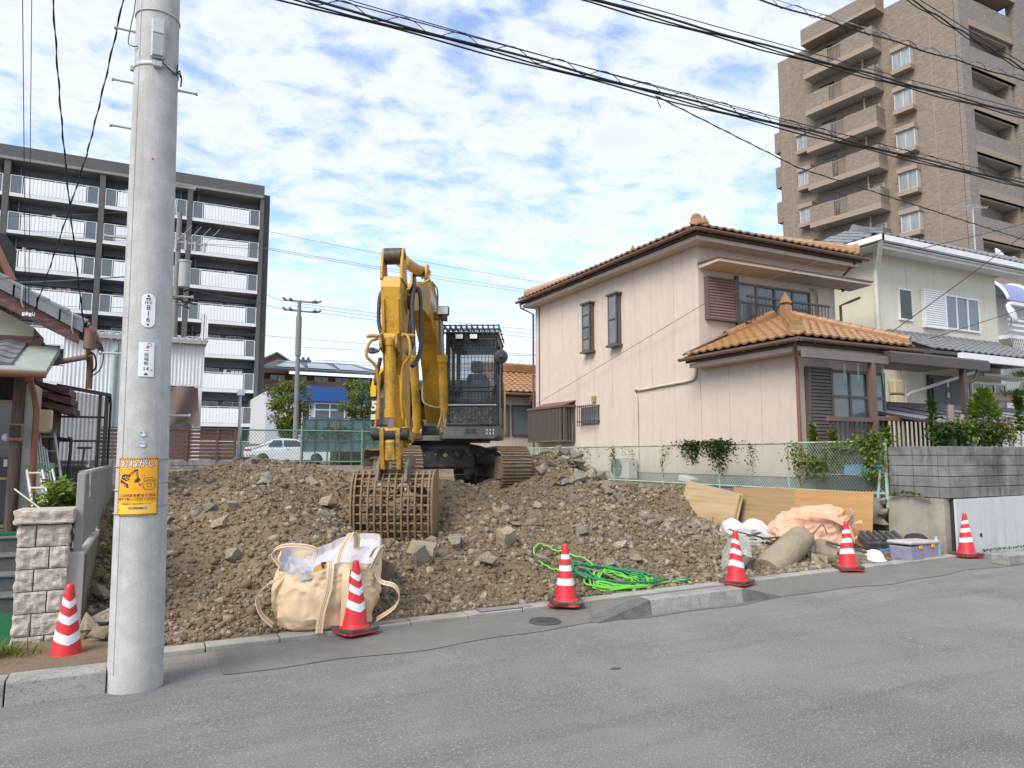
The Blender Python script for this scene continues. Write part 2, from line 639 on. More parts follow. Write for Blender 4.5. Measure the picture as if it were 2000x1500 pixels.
# ---------------------------------------------------------------- the earth heap
PTS = []
for x_ in np.linspace(-0.6, 11, 13):
 PTS.append((x_, 6.7, road_z(x_) + 0.0))
 PTS.append((x_, 6.95, road_z(x_) + 0.02 + (0.04 if x_ < 5 else 0.0)))
PTS += [(-0.5, 7.5, 0.35), (-0.5, 8.2, 0.62), (-0.5, 9.5, 0.95), (-0.5, 12, 1.15), (-0.5, 16, 1.25), (-0.5, 23, 1.25),
  (0.4, 7.4, 0.32), (0.4, 8.2, 0.68), (0.4, 9.3, 1.02), (0.3, 12, 1.28), (0.0, 16, 1.36), (0.9, 15, 1.40),
  (1.3, 7.3, 0.30), (1.3, 8.2, 0.72), (1.3, 9.3, 1.12), (1.5, 11.5, 1.45), (2.1, 14, 1.64), (2.7, 14, 1.46), (3.2, 15.5, 1.35),
  (2.4, 7.4, 0.33), (2.4, 8.3, 0.70), (2.3, 9.6, 0.86), (2.4, 11, 1.32), (3.0, 12.2, 1.42),
  (3.4, 7.4, 0.33), (3.4, 8.3, 0.66), (3.5, 9.4, 0.70), (3.0, 8.9, 0.58), (2.6, 8.9, 0.64), (3.0, 9.7, 0.62), (3.3, 10.5, 0.98), (2.3, 10.1, 0.98), (3.75, 10.2, 1.12), (4.15, 10.45, 1.36), (4.2, 9.6, 1.02),
  (4.5, 7.4, 0.31), (4.5, 8.4, 0.65), (4.7, 9.5, 0.92), (5.0, 10.2, 0.93), (4.6, 11.6, 1.0), (5.2, 11.2, 0.98),
  (5.4, 7.4, 0.29), (5.4, 8.3, 0.62), (5.6, 9.3, 0.88), (5.9, 10.2, 0.98), (5.8, 11.0, 0.98),
  (4.0, 13, 1.12), (5.0, 13, 1.12), (6.0, 13, 1.15), (4.5, 15.5, 1.15), (6.0, 15.5, 1.15),
  (6.5, 11.4, 1.60), (6.95, 11.7, 1.80), (7.25, 11.8, 1.70), (7.7, 11.8, 1.32), (8.2, 11.5, 0.85), (6.6, 10.4, 1.25), (7.2, 10.3, 0.92), (7.3, 12.8, 1.5),
  (6.3, 7.3, 0.26), (6.4, 8.2, 0.50), (6.6, 9.3, 0.86), (7.2, 8.4, 0.46), (7.3, 7.2, 0.24), (8.0, 9.6, 0.58), (8.3, 11.0, 0.66),
  (8.4, 8.0, 0.34), (8.4, 7.2, 0.24), (9.4, 12, 0.92), (9.2, 10.2, 0.48), (9.6, 8.8, 0.33), (9.6, 7.4, 0.26), (10.5, 7.4, 0.27),
  (10.4, 8.6, 0.33), (10.3, 10.2, 0.36), (10.1, 11.6, 0.45), (10.8, 9, 0.5), (10.85, 12.4, 1.02), (10.8, 14, 1.05), (10.8, 18, 1.05), (10.2, 13.5, 0.92),
  (10.8, 22, 1.1), (8.6, 14, 1.1), (8.0, 18, 1.2), (4, 19, 1.22), (1, 20, 1.28), (3, 23, 1.25), (7, 23, 1.22)]
P = np.array(PTS)

def tps(r2):
 return 0.5 * r2 * np.log(np.maximum(r2, 1e-12))

_n = len(P)
_K = tps((P[:, None, 0] - P[None, :, 0]) ** 2 + (P[:, None, 1] - P[None, :, 1]) ** 2) + 0.02 * np.eye(_n)
_Q = np.c_[np.ones(_n), P[:, :2]]
_A = np.block([[_K, _Q], [_Q.T, np.zeros((3, 3))]])
_W = np.linalg.solve(_A, np.r_[P[:, 2], np.zeros(3)])

def heap_base(x, y):
 x, y = np.atleast_1d(x), np.atleast_1d(y)
 r2 = (x[:, None] - P[None, :, 0]) ** 2 + (y[:, None] - P[None, :, 1]) ** 2
 return tps(r2) @ _W[:_n] + _W[_n] + _W[_n + 1] * x + _W[_n + 2] * y

def heap_noise(x, y):
 v = Vector((x, y, 0))
 a = mnoise.noise(v * 1.1) * 0.07 + mnoise.noise(v * 2.7 + Vector((5, 1, 0))) * 0.045 + abs(mnoise.noise(v * 6.1)) * 0.045
 return a + mnoise.noise(v * 13.0) * 0.030 + abs(mnoise.noise(v * 24.0)) * 0.022

def heap_z(x, y):
 k = max(0.0, min(1.0, (y - 6.8) / 0.5))
 return float(heap_base(x, y)[0]) + heap_noise(x, y) * k

xg = np.arange(-0.6, 10.96, 0.034)
yg = np.concatenate([np.arange(6.78, 12.6, 0.034), np.arange(12.6, 23.95, 0.12)])
XX, YY = np.meshgrid(xg, yg)
ZZ = np.concatenate([heap_base(XX.ravel()[i:i + 8000], YY.ravel()[i:i + 8000]) for i in range(0, XX.size, 8000)])
fx, fy = XX.ravel(), YY.ravel()
for i in range(fx.size):
 k = max(0.0, min(1.0, (fy[i] - 6.8) / 0.5))
 ZZ[i] += heap_noise(fx[i], fy[i]) * k
hb = MB()
hb.v = list(zip(fx.tolist(), fy.tolist(), ZZ.tolist()))
nxg = len(xg)
hb.f = [(j * nxg + i, j * nxg + i + 1, (j + 1) * nxg + i + 1, (j + 1) * nxg + i) for j in range(len(yg) - 1) for i in range(nxg - 1)]
hb.mi = [0] * len(hb.f)
hb.sm = [True] * len(hb.f)
tag(hb.build("earth_heap", m_soil), kind="structure")

def rock_proto(seed, n=13, flat=0.75):
 rg = random.Random(seed)
 bm = bmesh.new()
 for _ in range(n):
  z = rg.uniform(-1, 1)
  a = rg.uniform(0, 6.283)
  q = math.sqrt(1 - z * z)
  k = rg.uniform(0.72, 1.12)
  bm.verts.new((q * math.cos(a) * k * 0.5, q * math.sin(a) * k * 0.5 * rg.uniform(0.7, 1), z * k * 0.5 * flat))
 r = bmesh.ops.convex_hull(bm, input=list(bm.verts))
 bmesh.ops.delete(bm, geom=[q for q in r["geom_interior"] if isinstance(q, bmesh.types.BMVert)], context="VERTS")
 bmesh.ops.triangulate(bm, faces=list(bm.faces))
 bm.verts.index_update()
 v = np.array([q.co[:] for q in bm.verts])
 f = np.array([[q.index for q in t.verts] for t in bm.faces])
 bm.free()
 return v, f

PROTO = [rock_proto(s, random.Random(s).randint(7, 13), random.Random(s).uniform(0.5, 0.95)) for s in range(12)]

def stone_ramp(name, cols, bump=0.5):
 m = bpy.data.materials.new(name)
 m.use_nodes = True
 t = m.node_tree
 b = t.nodes["Principled BSDF"]
 b.inputs["Roughness"].default_value = 0.95
 b.inputs["Specular IOR Level"].default_value = 0.25
 gq = t.nodes.new("ShaderNodeNewGeometry")
 oi = t.nodes.new("ShaderNodeObjectInfo")
 ad = t.nodes.new("ShaderNodeMath")
 ad.operation = "ADD"
 t.links.new(gq.outputs["Random Per Island"], ad.inputs[0])
 t.links.new(oi.outputs["Random"], ad.inputs[1])
 fr = t.nodes.new("ShaderNodeMath")
 fr.operation = "FRACT"
 t.links.new(ad.outputs[0], fr.inputs[0])
 rp = t.nodes.new("ShaderNodeValToRGB")
 rp.color_ramp.interpolation = "LINEAR"
 e = rp.color_ramp.elements
 for i, c in enumerate(cols):
  k = e[i] if i < 2 else e.new(1.0)
  k.position = i / (len(cols) - 1)
 for i, c in enumerate(cols):
  e[i].position = i / (len(cols) - 1)
  e[i].color = (*c, 1)
 t.links.new(fr.outputs[0], rp.inputs[0])
 co = t.nodes.new("ShaderNodeTexCoord")
 nz = t.nodes.new("ShaderNodeTexNoise")
 nz.inputs["Scale"].default_value = 14
 nz.inputs["Detail"].default_value = 6
 t.links.new(co.outputs["Object"], nz.inputs["Vector"])
 mr = t.nodes.new("ShaderNodeMapRange")
 mr.inputs["From Min"].default_value = 0.42
 mr.inputs["From Max"].default_value = 0.66
 mr.inputs["To Max"].default_value = 0.8
 t.links.new(nz.outputs["Fac"], mr.inputs["Value"])
 mxx = t.nodes.new("ShaderNodeMix")
 mxx.data_type = "RGBA"
 t.links.new(mr.outputs[0], mxx.inputs["Factor"])
 t.links.new(rp.outputs[0], mxx.inputs["A"])
 mxx.inputs["B"].default_value = (0.165, 0.122, 0.075, 1)
 t.links.new(mxx.outputs["Result"], b.inputs["Base Color"])
 bp = t.nodes.new("ShaderNodeBump")
 bp.inputs["Strength"].default_value = bump
 bp.inputs["Distance"].default_value = 0.02
 n2 = t.nodes.new("ShaderNodeTexNoise")
 n2.inputs["Scale"].default_value = 60
 n2.inputs["Detail"].default_value = 5
 t.links.new(co.outputs["Object"], n2.inputs["Vector"])
 t.links.new(n2.outputs["Fac"], bp.inputs["Height"])
 t.links.new(bp.outputs[0], b.inputs["Normal"])
 return m

m_rubble = stone_ramp("rubble", [(0.14, 0.1, 0.062), (0.2, 0.152, 0.094), (0.16, 0.12, 0.075), (0.32, 0.255, 0.17), (0.22, 0.17, 0.108), (0.42, 0.35, 0.25), (0.22, 0.21, 0.19), (0.29, 0.22, 0.14)])
m_stone = stone_ramp("broken_stone", [(0.30, 0.25, 0.185), (0.24, 0.225, 0.2), (0.38, 0.315, 0.225), (0.25, 0.205, 0.15), (0.30, 0.285, 0.255), (0.48, 0.43, 0.355)])

def rockiness(x, y):
 """How stony the heap is at a point: the right flank is nearly all stone, the left mostly earth."""
 a = 0.36 + 0.66 * max(0.0, min(1.0, (x - 4.4) / 2.2))
 if x > 9.3:
  a *= 0.5
 return a * (0.7 + 0.6 * mnoise.noise(Vector((x * 0.9, y * 0.9, 9.0))))

def scatter(n, lo, hi, seed, weight, ymax=14.5, sink=0.25, material=None):
 rg = random.Random(seed)
 V, Fc, off = [], [], 0
 c = 0
 XYs = []
 while c < n:
  x = rg.uniform(-0.45, 10.7)
  # nearer to the road, more of them are big enough to see
  y = 6.86 + (ymax - 6.86) * rg.random() ** 1.5
  if rg.random() > weight(x, y):
   continue
  XYs.append((x, y))
  c += 1
 A = np.array(XYs)
 Zb = np.concatenate([heap_base(A[i:i + 8000, 0], A[i:i + 8000, 1]) for i in range(0, n, 8000)])
 for (x, y), zb in zip(XYs, Zb):
  v, f = PROTO[rg.randrange(len(PROTO))]
  s = lo * (hi / lo) ** (rg.random() ** 1.7)
  e = Matrix.Rotation(rg.uniform(0, 6.28), 3, "Z") @ Matrix.Rotation(rg.uniform(-0.6, 0.6), 3, "X") @ Matrix.Rotation(rg.uniform(-0.6, 0.6), 3, "Y")
  M = np.array(e) * s
  k = max(0.0, min(1.0, (y - 6.8) / 0.5))
  V.append(v @ M.T + np.array([x, y, zb + heap_noise(x, y) * k + s * (0.35 - sink) * 0.6]))
  Fc.append(f + off)
  off += len(v)
 V = np.concatenate(V)
 Fc = np.concatenate(Fc)
 me = bpy.data.meshes.new("rubble")
 me.vertices.add(len(V))
 me.vertices.foreach_set("co", V.ravel())
 me.loops.add(len(Fc) * 3)
 me.loops.foreach_set("vertex_index", Fc.ravel().astype(np.int32))
 me.polygons.add(len(Fc))
 me.polygons.foreach_set("loop_start", np.arange(0, len(Fc) * 3, 3, dtype=np.int32))
 me.update()
 me.validate()
 me.materials.append(material or m_rubble)
 return me

tag(link("rubble", scatter(34000, 0.02, 0.075, 1, lambda x, y: 0.22 + 0.78 * rockiness(x, y))), kind="stuff")
tag(link("rubble", scatter(11500, 0.05, 0.16, 2, lambda x, y: rockiness(x, y) ** 1.2)), kind="stuff")

tag(link("soil_clods", scatter(15000, 0.025, 0.10, 3, lambda x, y: 1.05 - 0.75 * rockiness(x, y), material=m_soil)), kind="stuff")

# the stones large enough to pick out one by one
rg = random.Random(5)
cnt = 0
smesh = []
for i, (v, f) in enumerate(PROTO):
 me = bpy.data.meshes.new("stone")
 me.from_pydata([tuple(q) for q in v], [], [tuple(int(k) for k in q) for q in f])
 me.materials.append(m_stone)
 smesh.append(me)

def stone(x, y, s, sc3=(1, 1, 1), rot=None, label=None, group=None, name="stone", sink=0.2, mesh=None, z=None):
 o = bpy.data.objects.new(name, mesh or rg.choice(smesh))
 COL.objects.link(o)
 zb = heap_z(x, y) if z is None else z
 o.location = (x, y, zb + s * sc3[2] * (0.38 - sink))
 o.scale = (s * sc3[0], s * sc3[1], s * sc3[2])
 o.rotation_euler = rot or (rg.uniform(-0.5, 0.5), rg.uniform(-0.5, 0.5), rg.uniform(0, 6.28))
 return tag(o, label, "stone", group)

while cnt < 235:
 x = rg.uniform(-0.4, 10.2)
 y = 6.95 + 6.0 * rg.random() ** 1.4
 if rg.random() > rockiness(x, y) ** 1.2:
  continue
 if 4.3 < x < 6.5 and 10.4 < y < 15.5:
  continue
 s = 0.15 + 0.2 * rg.random() ** 2.0
 if x < 4.2:
  lab, gp = "rough stone half buried in the brown earth slope left of the hose", "stones in the earth slope"
 else:
  lab, gp = "broken stone lying loose in the rubble flank right of the excavator bucket", "stones in the rubble flank"
 stone(x, y, s, (1, rg.uniform(0.7, 1), rg.uniform(0.6, 0.95)), None, lab, gp)
 cnt += 1
# the crest of the stone pile beside the track
for i in range(46):
 a = rg.random()
 x = 6.25 + 1.5 * a + rg.uniform(-0.1, 0.1)
 y = 11.0 + rg.uniform(-0.5, 0.6)
 stone(x, y, rg.uniform(0.2, 0.42), (1, 0.85, 0.7), None, "grey brown boulder heaped on the stone pile beside the right track", "boulders on the stone pile", sink=0.05)

# ---------------------------------------------------------------- the concrete utility pole in front
m_pole = mat("pole_concrete", (0.47, 0.465, 0.45), 0.88, var=0.13, nscale=7, bump=0.3, bscale=120, stain=(0.36, 0.355, 0.335), sscale=2.2, samt=0.5,
    speck=(0.25, 0.245, 0.235), spscale=130, spamt=0.4, streak=((0.24, 0.23, 0.2), 0.5))
PX, PY, PZ = -0.03, 5.9, road_z(-0.03)
LEAN = -0.0155

def pole_r(z):
 return 0.180 - 0.0058 * z

def on_pole(o):
 o.location = (PX, PY, PZ)
 o.rotation_euler = (0, LEAN, 0)
 return o

def cyl_pt(phi, z, e=0.0):
 r = pole_r(z) + e
 return (r * math.sin(phi), -r * math.cos(phi), z)

def curved_patch(phi0, w, z0, h, e, corner=0.0, nx=16, th=0.002):
 """A thin sheet bent round the pole; corner rounds its ends."""
 r = pole_r(z0)
 m = MB()
 pts = []
 if corner > 0:
  for cx, cz, a0 in ((w / 2 - corner, h / 2 - corner, 0), (-w / 2 + corner, h / 2 - corner, 90), (-w / 2 + corner, -h / 2 + corner, 180), (w / 2 - corner, -h / 2 + corner, 270)):
   for k in range(7):
    a = R(a0 + 15 * k)
    pts.append((cx + corner * math.cos(a), cz + corner * math.sin(a)))
 else:
  pts = [(-w / 2 + w * i / nx, -h / 2) for i in range(nx + 1)] + [(w / 2 - w * i / nx, h / 2) for i in range(nx + 1)]
 if corner > 0:
  n = len(pts)
  f = [cyl_pt(phi0 + x / r, z0 + z, e) for x, z in pts] + [cyl_pt(phi0, z0, e)]
  bk = [cyl_pt(phi0 + x / r, z0 + z, e - th) for x, z in pts]
  m.add(f, [(i, (i + 1) % n, n) for i in range(n)])
  m.add(f[:n] + bk, [(i, n + i, n + (i + 1) % n, (i + 1) % n) for i in range(n)])
 else:
  bot = pts[:nx + 1]
  top = pts[nx + 1:][::-1]
  f = [cyl_pt(phi0 + x / r, z0 + z, e) for x, z in bot] + [cyl_pt(phi0 + x / r, z0 + z, e) for x, z in top]
  m.add(f, [(i, i + 1, nx + 2 + i, nx + 1 + i) for i in range(nx)], True)
  b0 = [cyl_pt(phi0 + x / r, z0 + z, e - th) for x, z in bot] + [cyl_pt(phi0 + x / r, z0 + z, e - th) for x, z in top]
  for i in (0, nx):
   m.add([f[i], f[nx + 1 + i], b0[nx + 1 + i], b0[i]], [(0, 1, 2, 3)])
  m.add(f[:nx + 1] + b0[:nx + 1], [(i, nx + 1 + i, nx + 2 + i, i + 1) for i in range(nx)])
  m.add(f[nx + 1:] + b0[nx + 1:], [(i, i + 1, nx + 2 + i, nx + 1 + i) for i in range(nx)])
 return m

def wrap(me, phi0, z0, e):
 """Cut a flat drawing into narrow upright strips and bend it round the pole."""
 bm = bmesh.new()
 bm.from_mesh(me)
 xs_ = [v.co.x for v in bm.verts]
 k = min(xs_) + 0.007
 while k < max(xs_):
  bmesh.ops.bisect_plane(bm, geom=list(bm.verts) + list(bm.edges) + list(bm.faces), plane_co=(k, 0, 0), plane_no=(1, 0, 0))
  k += 0.007
 r = pole_r(z0)
 for v in bm.verts:
  v.co = Vector(cyl_pt(phi0 + v.co.x / r, z0 + v.co.y, e))
 bm.to_mesh(me)
 bm.free()

def pole_text(parent, body, size, phi0, z0, e, m, bold=0.0, name="lettering"):
 me = text_mesh(body, size, bold=bold)
 wrap(me, phi0, z0, e)
 me.materials.clear()
 me.materials.append(m)
 return link(name, me, parent)

def pole_shape(parent, polys, phi0, z0, e, m, name):
 b = MB()
 for p in polys:
  b.add([(x, z, 0) for x, z in p], [tuple(range(len(p)))])
 o = b.build(name, m, parent)
 wrap(o.data, phi0, z0, e)
 return o

def stroke(pts, w):
 """Thin quads along a polyline in 2-D."""
 o = []
 for (x0, y0), (x1, y1) in zip(pts[:-1], pts[1:]):
  d = math.hypot(x1 - x0, y1 - y0) or 1
  nx_, ny_ = -(y1 - y0) / d * w / 2, (x1 - x0) / d * w / 2
  o.append([(x0 + nx_, y0 + ny_), (x0 - nx_, y0 - ny_), (x1 - nx_, y1 - ny_), (x1 + nx_, y1 + ny_)])
 return o

pole = on_pole(thing("utility_pole", "tall pale concrete utility pole with step bolts beside the road kerb", "utility pole"))
b = MB()
zs = [-0.25, 0.12] + [0.5 * i for i in range(1, 23)]
b.lathe([(pole_r(z), z) for z in zs], n=40)
b.build("shaft", m_pole, pole)
b = MB()                                   # raised mould seam down the left front
for a in (-0.85, 2.3):
 b.tube([cyl_pt(a, z, 0.0012) for z in zs[1:]], 0.0035, 5)
b.build("mould_seam", m_pole, pole)
for z, s in [(1.93, 1), (2.38, -1), (2.84, 1), (3.25, -1), (3.70, 1), (4.10, -1), (4.47, 1), (4.45 + 0.0, -1), (4.87, -1)]:
 if s < 0 and abs(z - 4.45) < 1e-6:
  z = 4.46
 b = MB()
 r0 = pole_r(z) - 0.02
 b.cyl((s * r0, 0.0, z), (s * (pole_r(z) + 0.135), 0.0, z), 0.0085, n=10)
 b.cyl((s * (pole_r(z) + 0.128), 0.0, z), (s * (pole_r(z) + 0.142), 0.0, z), 0.0145, n=12)
 b.cyl((s * (pole_r(z) - 0.004), 0.0, z), (s * (pole_r(z) + 0.012), 0.0, z), 0.0115, n=6)
 b.build("step_bolt", m_galv, pole)
b = MB()
b.tube([cyl_pt(-math.pi + 2 * math.pi * i / 40, 5.0, 0.004) for i in range(41)], 0.005, 6)
b.build("wire_tie", m_galv, pole)
b = MB()
b.tube(sweep_pts([cyl_pt(-1.4, 5.6, 0.01), cyl_pt(-1.35, 5.1, 0.012), cyl_pt(-1.5, 4.92, 0.03), cyl_pt(-1.6, 4.78, 0.045), cyl_pt(-1.2, 4.72, 0.02), cyl_pt(-0.95, 4.71, 0.008)]), 0.004, 6)
b.build("loose_wire", m_cable, pole)
b = MB()
b.lathe([(0.0055, 0), (0.006, 0.002), (0.0, 0.004)], n=14, M=rotm("X", R(90)), c=cyl_pt(-0.02, 3.83, 0.001))
b.build("red_dot", mat("red_marker", (0.45, 0.02, 0.02), 0.5), pole)

# grey box lamp clamped to the pole
lamp = on_pole(thing("pole_box", "narrow grey box with clear cover clamped high on the concrete pole", "pole box"))
z0, ph = 4.75, 0.05
q = lambda x, y, z: (ph * 0.16 + x, -pole_r(z0) - y, z)
b = MB()
b.cbox((ph * 0.16, -pole_r(z0) - 0.03, z0), (0.098, 0.055, 0.31), ch=0.012)
b.build("housing", m_galv, lamp)
b = MB()
b.cbox((ph * 0.16, -pole_r(z0) - 0.062, z0 - 0.055), (0.078, 0.012, 0.17), ch=0.004)
b.build("lower_cover", m_gray, lamp)
b = MB()
b.cbox((ph * 0.16, -pole_r(z0) - 0.0615, z0 + 0.08), (0.078, 0.012, 0.09), ch=0.004)
b.build("window", mat("pale_lens", (0.5, 0.5, 0.48), 0.25), lamp)
b = MB()
zb = 4.575
b.lathe([(pole_r(zb) + 0.003, -0.016), (pole_r(zb) + 0.006, -0.014), (pole_r(zb) + 0.006, 0.014), (pole_r(zb) + 0.003, 0.016)], c=(0, 0, zb), n=40)
b.build("clamp_band", m_galv, lamp)
b = MB()
b.cbox((0.01, -pole_r(zb) - 0.02, zb - 0.012), (0.06, 0.04, 0.05), ch=0.004)
b.cbox((-pole_r(zb) - 0.01, 0, zb), (0.03, 0.03, 0.04), ch=0.004)
b.build("clamp_bracket", m_galv, lamp)
b = MB()
b.tube(sweep_pts([cyl_pt(0.1, 4.59, 0.04), cyl_pt(0.5, 4.55, 0.03), cyl_pt(0.9, 4.54, 0.012), cyl_pt(1.2, 4.6, 0.02), cyl_pt(1.45, 4.57, 0.015)]), 0.005, 6)
b.tube(sweep_pts([cyl_pt(1.0, 4.63, 0.02), cyl_pt(0.98, 4.57, 0.02), cyl_pt(1.25, 4.56, 0.03), cyl_pt(1.5, 4.5, 0.02)]), 0.006, 6)
b.build("cable_tail", m_cable, lamp)

m_platew = mat("enamel_white", (0.72, 0.73, 0.76), 0.35, var=0.02)
m_ink = mat("ink_black", (0.02, 0.02, 0.022), 0.6)
m_inkb = mat("ink_blue", (0.05, 0.12, 0.4), 0.6)
# number plate
np_ = on_pole(thing("number_plate", "white rounded number plate 19 816 screwed to the concrete pole", "number plate"))
z0, ph = 2.685, 0.02
curved_patch(ph, 0.088, z0, 0.25, 0.006, corner=0.043).build("plate", m_platew, np_)
pole_text(np_, "8", 0.052, ph, z0 + 0.018, 0.0075, m_ink)
pole_text(np_, "1", 0.052, ph, z0 - 0.027, 0.0075, m_ink)
pole_text(np_, "6", 0.052, ph, z0 - 0.07, 0.0075, m_ink)
pole_text(np_, "19ト", 0.026, ph, z0 + 0.054, 0.0075, m_ink, bold=0.0005)
pole_text(np_, "中部電力", 0.0105, ph, z0 + 0.073, 0.0075, m_ink)
pole_shape(np_, [[(-0.017, 0.082), (0.017, 0.082), (0.009, 0.093), (0, 0.0885), (-0.009, 0.093)], [(0, 0.096), (0.009, 0.103), (0.004, 0.113), (-0.006, 0.112), (-0.009, 0.102)]], ph, z0, 0.0075, m_ink, "emblem")
pole_shape(np_, [[(0, -0.115), (0.008, -0.108), (0.002, -0.096), (-0.009, -0.103)]], ph, z0, 0.0075, m_ink, "emblem")
# address plate
ad_ = on_pole(thing("address_plate", "white rectangular plate with vertical lettering below the rounded number plate", "address plate"))
z0, ph = 2.325, 0.005
curved_patch(ph, 0.1, z0, 0.25, 0.005, nx=12).build("plate", m_platew, ad_)
for i, ch in enumerate("一荷場幹"):
 pole_text(ad_, ch, 0.031, ph, z0 + 0.062 - 0.031 * i, 0.0065, m_ink)
pole_text(ad_, "14", 0.04, ph - 0.01, z0 - 0.07, 0.0065, m_ink)
pole_text(ad_, "右", 0.018, ph + 0.2, z0 - 0.078, 0.0065, m_ink)
pole_shape(ad_, stroke([(0.018 + 0.012 * math.cos(R(a)), 0.108 + 0.012 * math.sin(R(a))) for a in range(0, 361, 20)], 0.003), ph, z0, 0.0065, m_ink, "emblem")
pole_shape(ad_, [[(0.012 * math.cos(R(a)), -0.108 + 0.008 * math.sin(R(a))) for a in range(0, 360, 30)]], ph, z0, 0.0065, m_ink, "emblem")
pole_shape(ad_, [[(-0.004, 0.08), (0.012, 0.08), (0.016, 0.094), (0.004, 0.1), (-0.006, 0.092)]], ph, z0, 0.0065, mat("ink_orange", (0.55, 0.18, 0.05), 0.6), "emblem")
# two round stickers
for z0, txt, lab in ((1.79, "電力", "upper of two small round stickers on the concrete pole"), (1.715, "NTT", "lower of two small round stickers on the concrete pole")):
 if txt == "NTT":
  txt = "通信"
 st = on_pole(thing("round_sticker", lab, "sticker", group="round stickers on the pole"))
 curved_patch(-0.02, 0.046, z0, 0.046, 0.004, corner=0.0229).build("disc", m_platew, st)
 pole_text(st, txt, 0.017, -0.02, z0 + 0.003, 0.0055, m_inkb if "信" in txt else m_ink)
 pole_shape(st, stroke([(0.02 * math.cos(R(a)), 0.02 * math.sin(R(a))) for a in range(0, 361, 20)], 0.002), -0.02, z0, 0.0055, m_inkb if "信" in txt else m_ink, "ring")

# the yellow notice
m_signy = mat("sign_orange", (0.83, 0.36, 0.012), 0.4, var=0.05, nscale=8)
m_signl = mat("sign_yellow", (0.86, 0.5, 0.04), 0.4, var=0.04)
sg = on_pole(thing("warning_sign", "orange notice with black striped border and digger drawing strapped round the pole", "sign"))
z0, ph, SW, SH = 1.415, -0.16, 0.272, 0.405
curved_patch(ph, SW, z0, SH, 0.008, corner=0.012).build("panel", m_ink, sg)
m = MB()
curved_patch(ph, SW - 0.004, z0, SH - 0.004, 0.0098, nx=16).build("panel_face", m_signy, sg)
polys = []
bw = 0.011
hw, hh = SW / 2 - 0.002, SH / 2 - 0.002
k = -hw
while k < hw - 0.008:
 for s in (-1, 1):
  y0 = s * hh
  polys.append([(k, y0), (min(k + 0.0075, hw), y0), (min(k + 0.0075 + 0.006, hw), y0 - s * bw), (min(k + 0.006, hw), y0 - s * bw)])
 k += 0.0155
k = -hh
while k < hh - 0.012:
 for s in (-1, 1):
  x0_ = s * hw
  polys.append([(x0_, k), (x0_, k + 0.0075), (x0_ - s * bw, k + 0.0115), (x0_ - s * bw, k + 0.006)])
 k += 0.0155
pole_shape(sg, polys, ph, z0, 0.0106, m_ink, "border_stripe")
pole_shape(sg, [[(-hw + bw, -hh + bw), (hw - bw, -hh + bw), (hw - bw, -hh + 0.088), (-hw + bw, -hh + 0.088)]], ph, z0, 0.0106, m_signl, "lower_field")
for dx, dz in ((1, 0), (-1, 0), (0, 1), (0, -1), (0.7, 0.7), (-0.7, 0.7), (0.7, -0.7), (-0.7, -0.7)):
 pole_text(sg, "おねがい", 0.058, ph + dx * 0.021, z0 + 0.158 + dz * 0.0036, 0.0112, m_ink)
pole_text(sg, "おねがい", 0.058, ph, z0 + 0.158, 0.0122, m_platew, bold=0.0008)
pole_text(sg, "この付近を掘るときは", 0.0235, ph, z0 - 0.062, 0.0112, m_ink, bold=0.0004)
pole_text(sg, "必ず下記へご連絡ください", 0.0205, ph, z0 - 0.087, 0.0112, m_ink, bold=0.0004)
pole_text(sg, "埋設物調査 工事立会受付システム", 0.0122, ph - 0.02, z0 - 0.121, 0.0112, m_ink, bold=0.0002)
pole_text(sg, "https://", 0.006, ph - 0.02, z0 - 0.13, 0.0112, m_ink)
pole_shape(sg, [[(-0.048, -0.157), (0.03, -0.157), (0.03, -0.142), (-0.048, -0.142)]], ph, z0, 0.0112, m_ink, "search_box")
pole_text(sg, "埋設物 立会受付", 0.0098, ph - 0.05, z0 - 0.1495, 0.0118, m_platew)
pole_shape(sg, [[(0.031, -0.157), (0.062, -0.157), (0.062, -0.142), (0.031, -0.142)]], ph, z0, 0.0112, m_inkb, "search_button")
pole_text(sg, "検索", 0.0105, ph + 0.28, z0 - 0.1495, 0.0118, m_platew)
pole_text(sg, "受付", 0.008, ph - 0.68, z0 - 0.157, 0.0112, m_ink)
pole_text(sg, "窓口", 0.008, ph - 0.68, z0 - 0.167, 0.0112, m_ink)
# line drawing: a digger leaning on its boom, and a telephone
dg_ = [[(-0.115, 0.035), (-0.06, 0.0), (-0.055, 0.02), (-0.11, 0.055)], [(-0.108, 0.058), (-0.07, 0.04), (-0.05, 0.052), (-0.052, 0.085), (-0.085, 0.09), (-0.106, 0.078)],
  [(-0.06, 0.08), (-0.015, 0.122), (-0.004, 0.116), (-0.05, 0.068)], [(-0.012, 0.122), (0.002, 0.122), (0.007, 0.056), (-0.003, 0.054)],
  [(-0.012, 0.052), (0.018, 0.06), (0.012, 0.036), (-0.018, 0.028)], [(-0.112, 0.03), (-0.06, -0.008), (-0.052, -0.002), (-0.056, 0.006), (-0.108, 0.042)]]
pole_shape(sg, dg_, ph, z0, 0.0112, m_ink, "digger_drawing")
dl = []
for p in ([(-0.1, 0.05), (-0.062, 0.024)], [(-0.075, 0.078), (-0.07, 0.05), (-0.056, 0.058), (-0.06, 0.076)], [(-0.02, 0.106), (-0.045, 0.08)], [(-0.004, 0.11), (0.0, 0.068)], [(-0.1, 0.028), (-0.07, 0.008)], [(-0.098, 0.07), (-0.08, 0.062)]):
 dl += stroke(p, 0.0045)
pole_shape(sg, dl, ph, z0, 0.0116, m_signy, "digger_detail")
tl = []
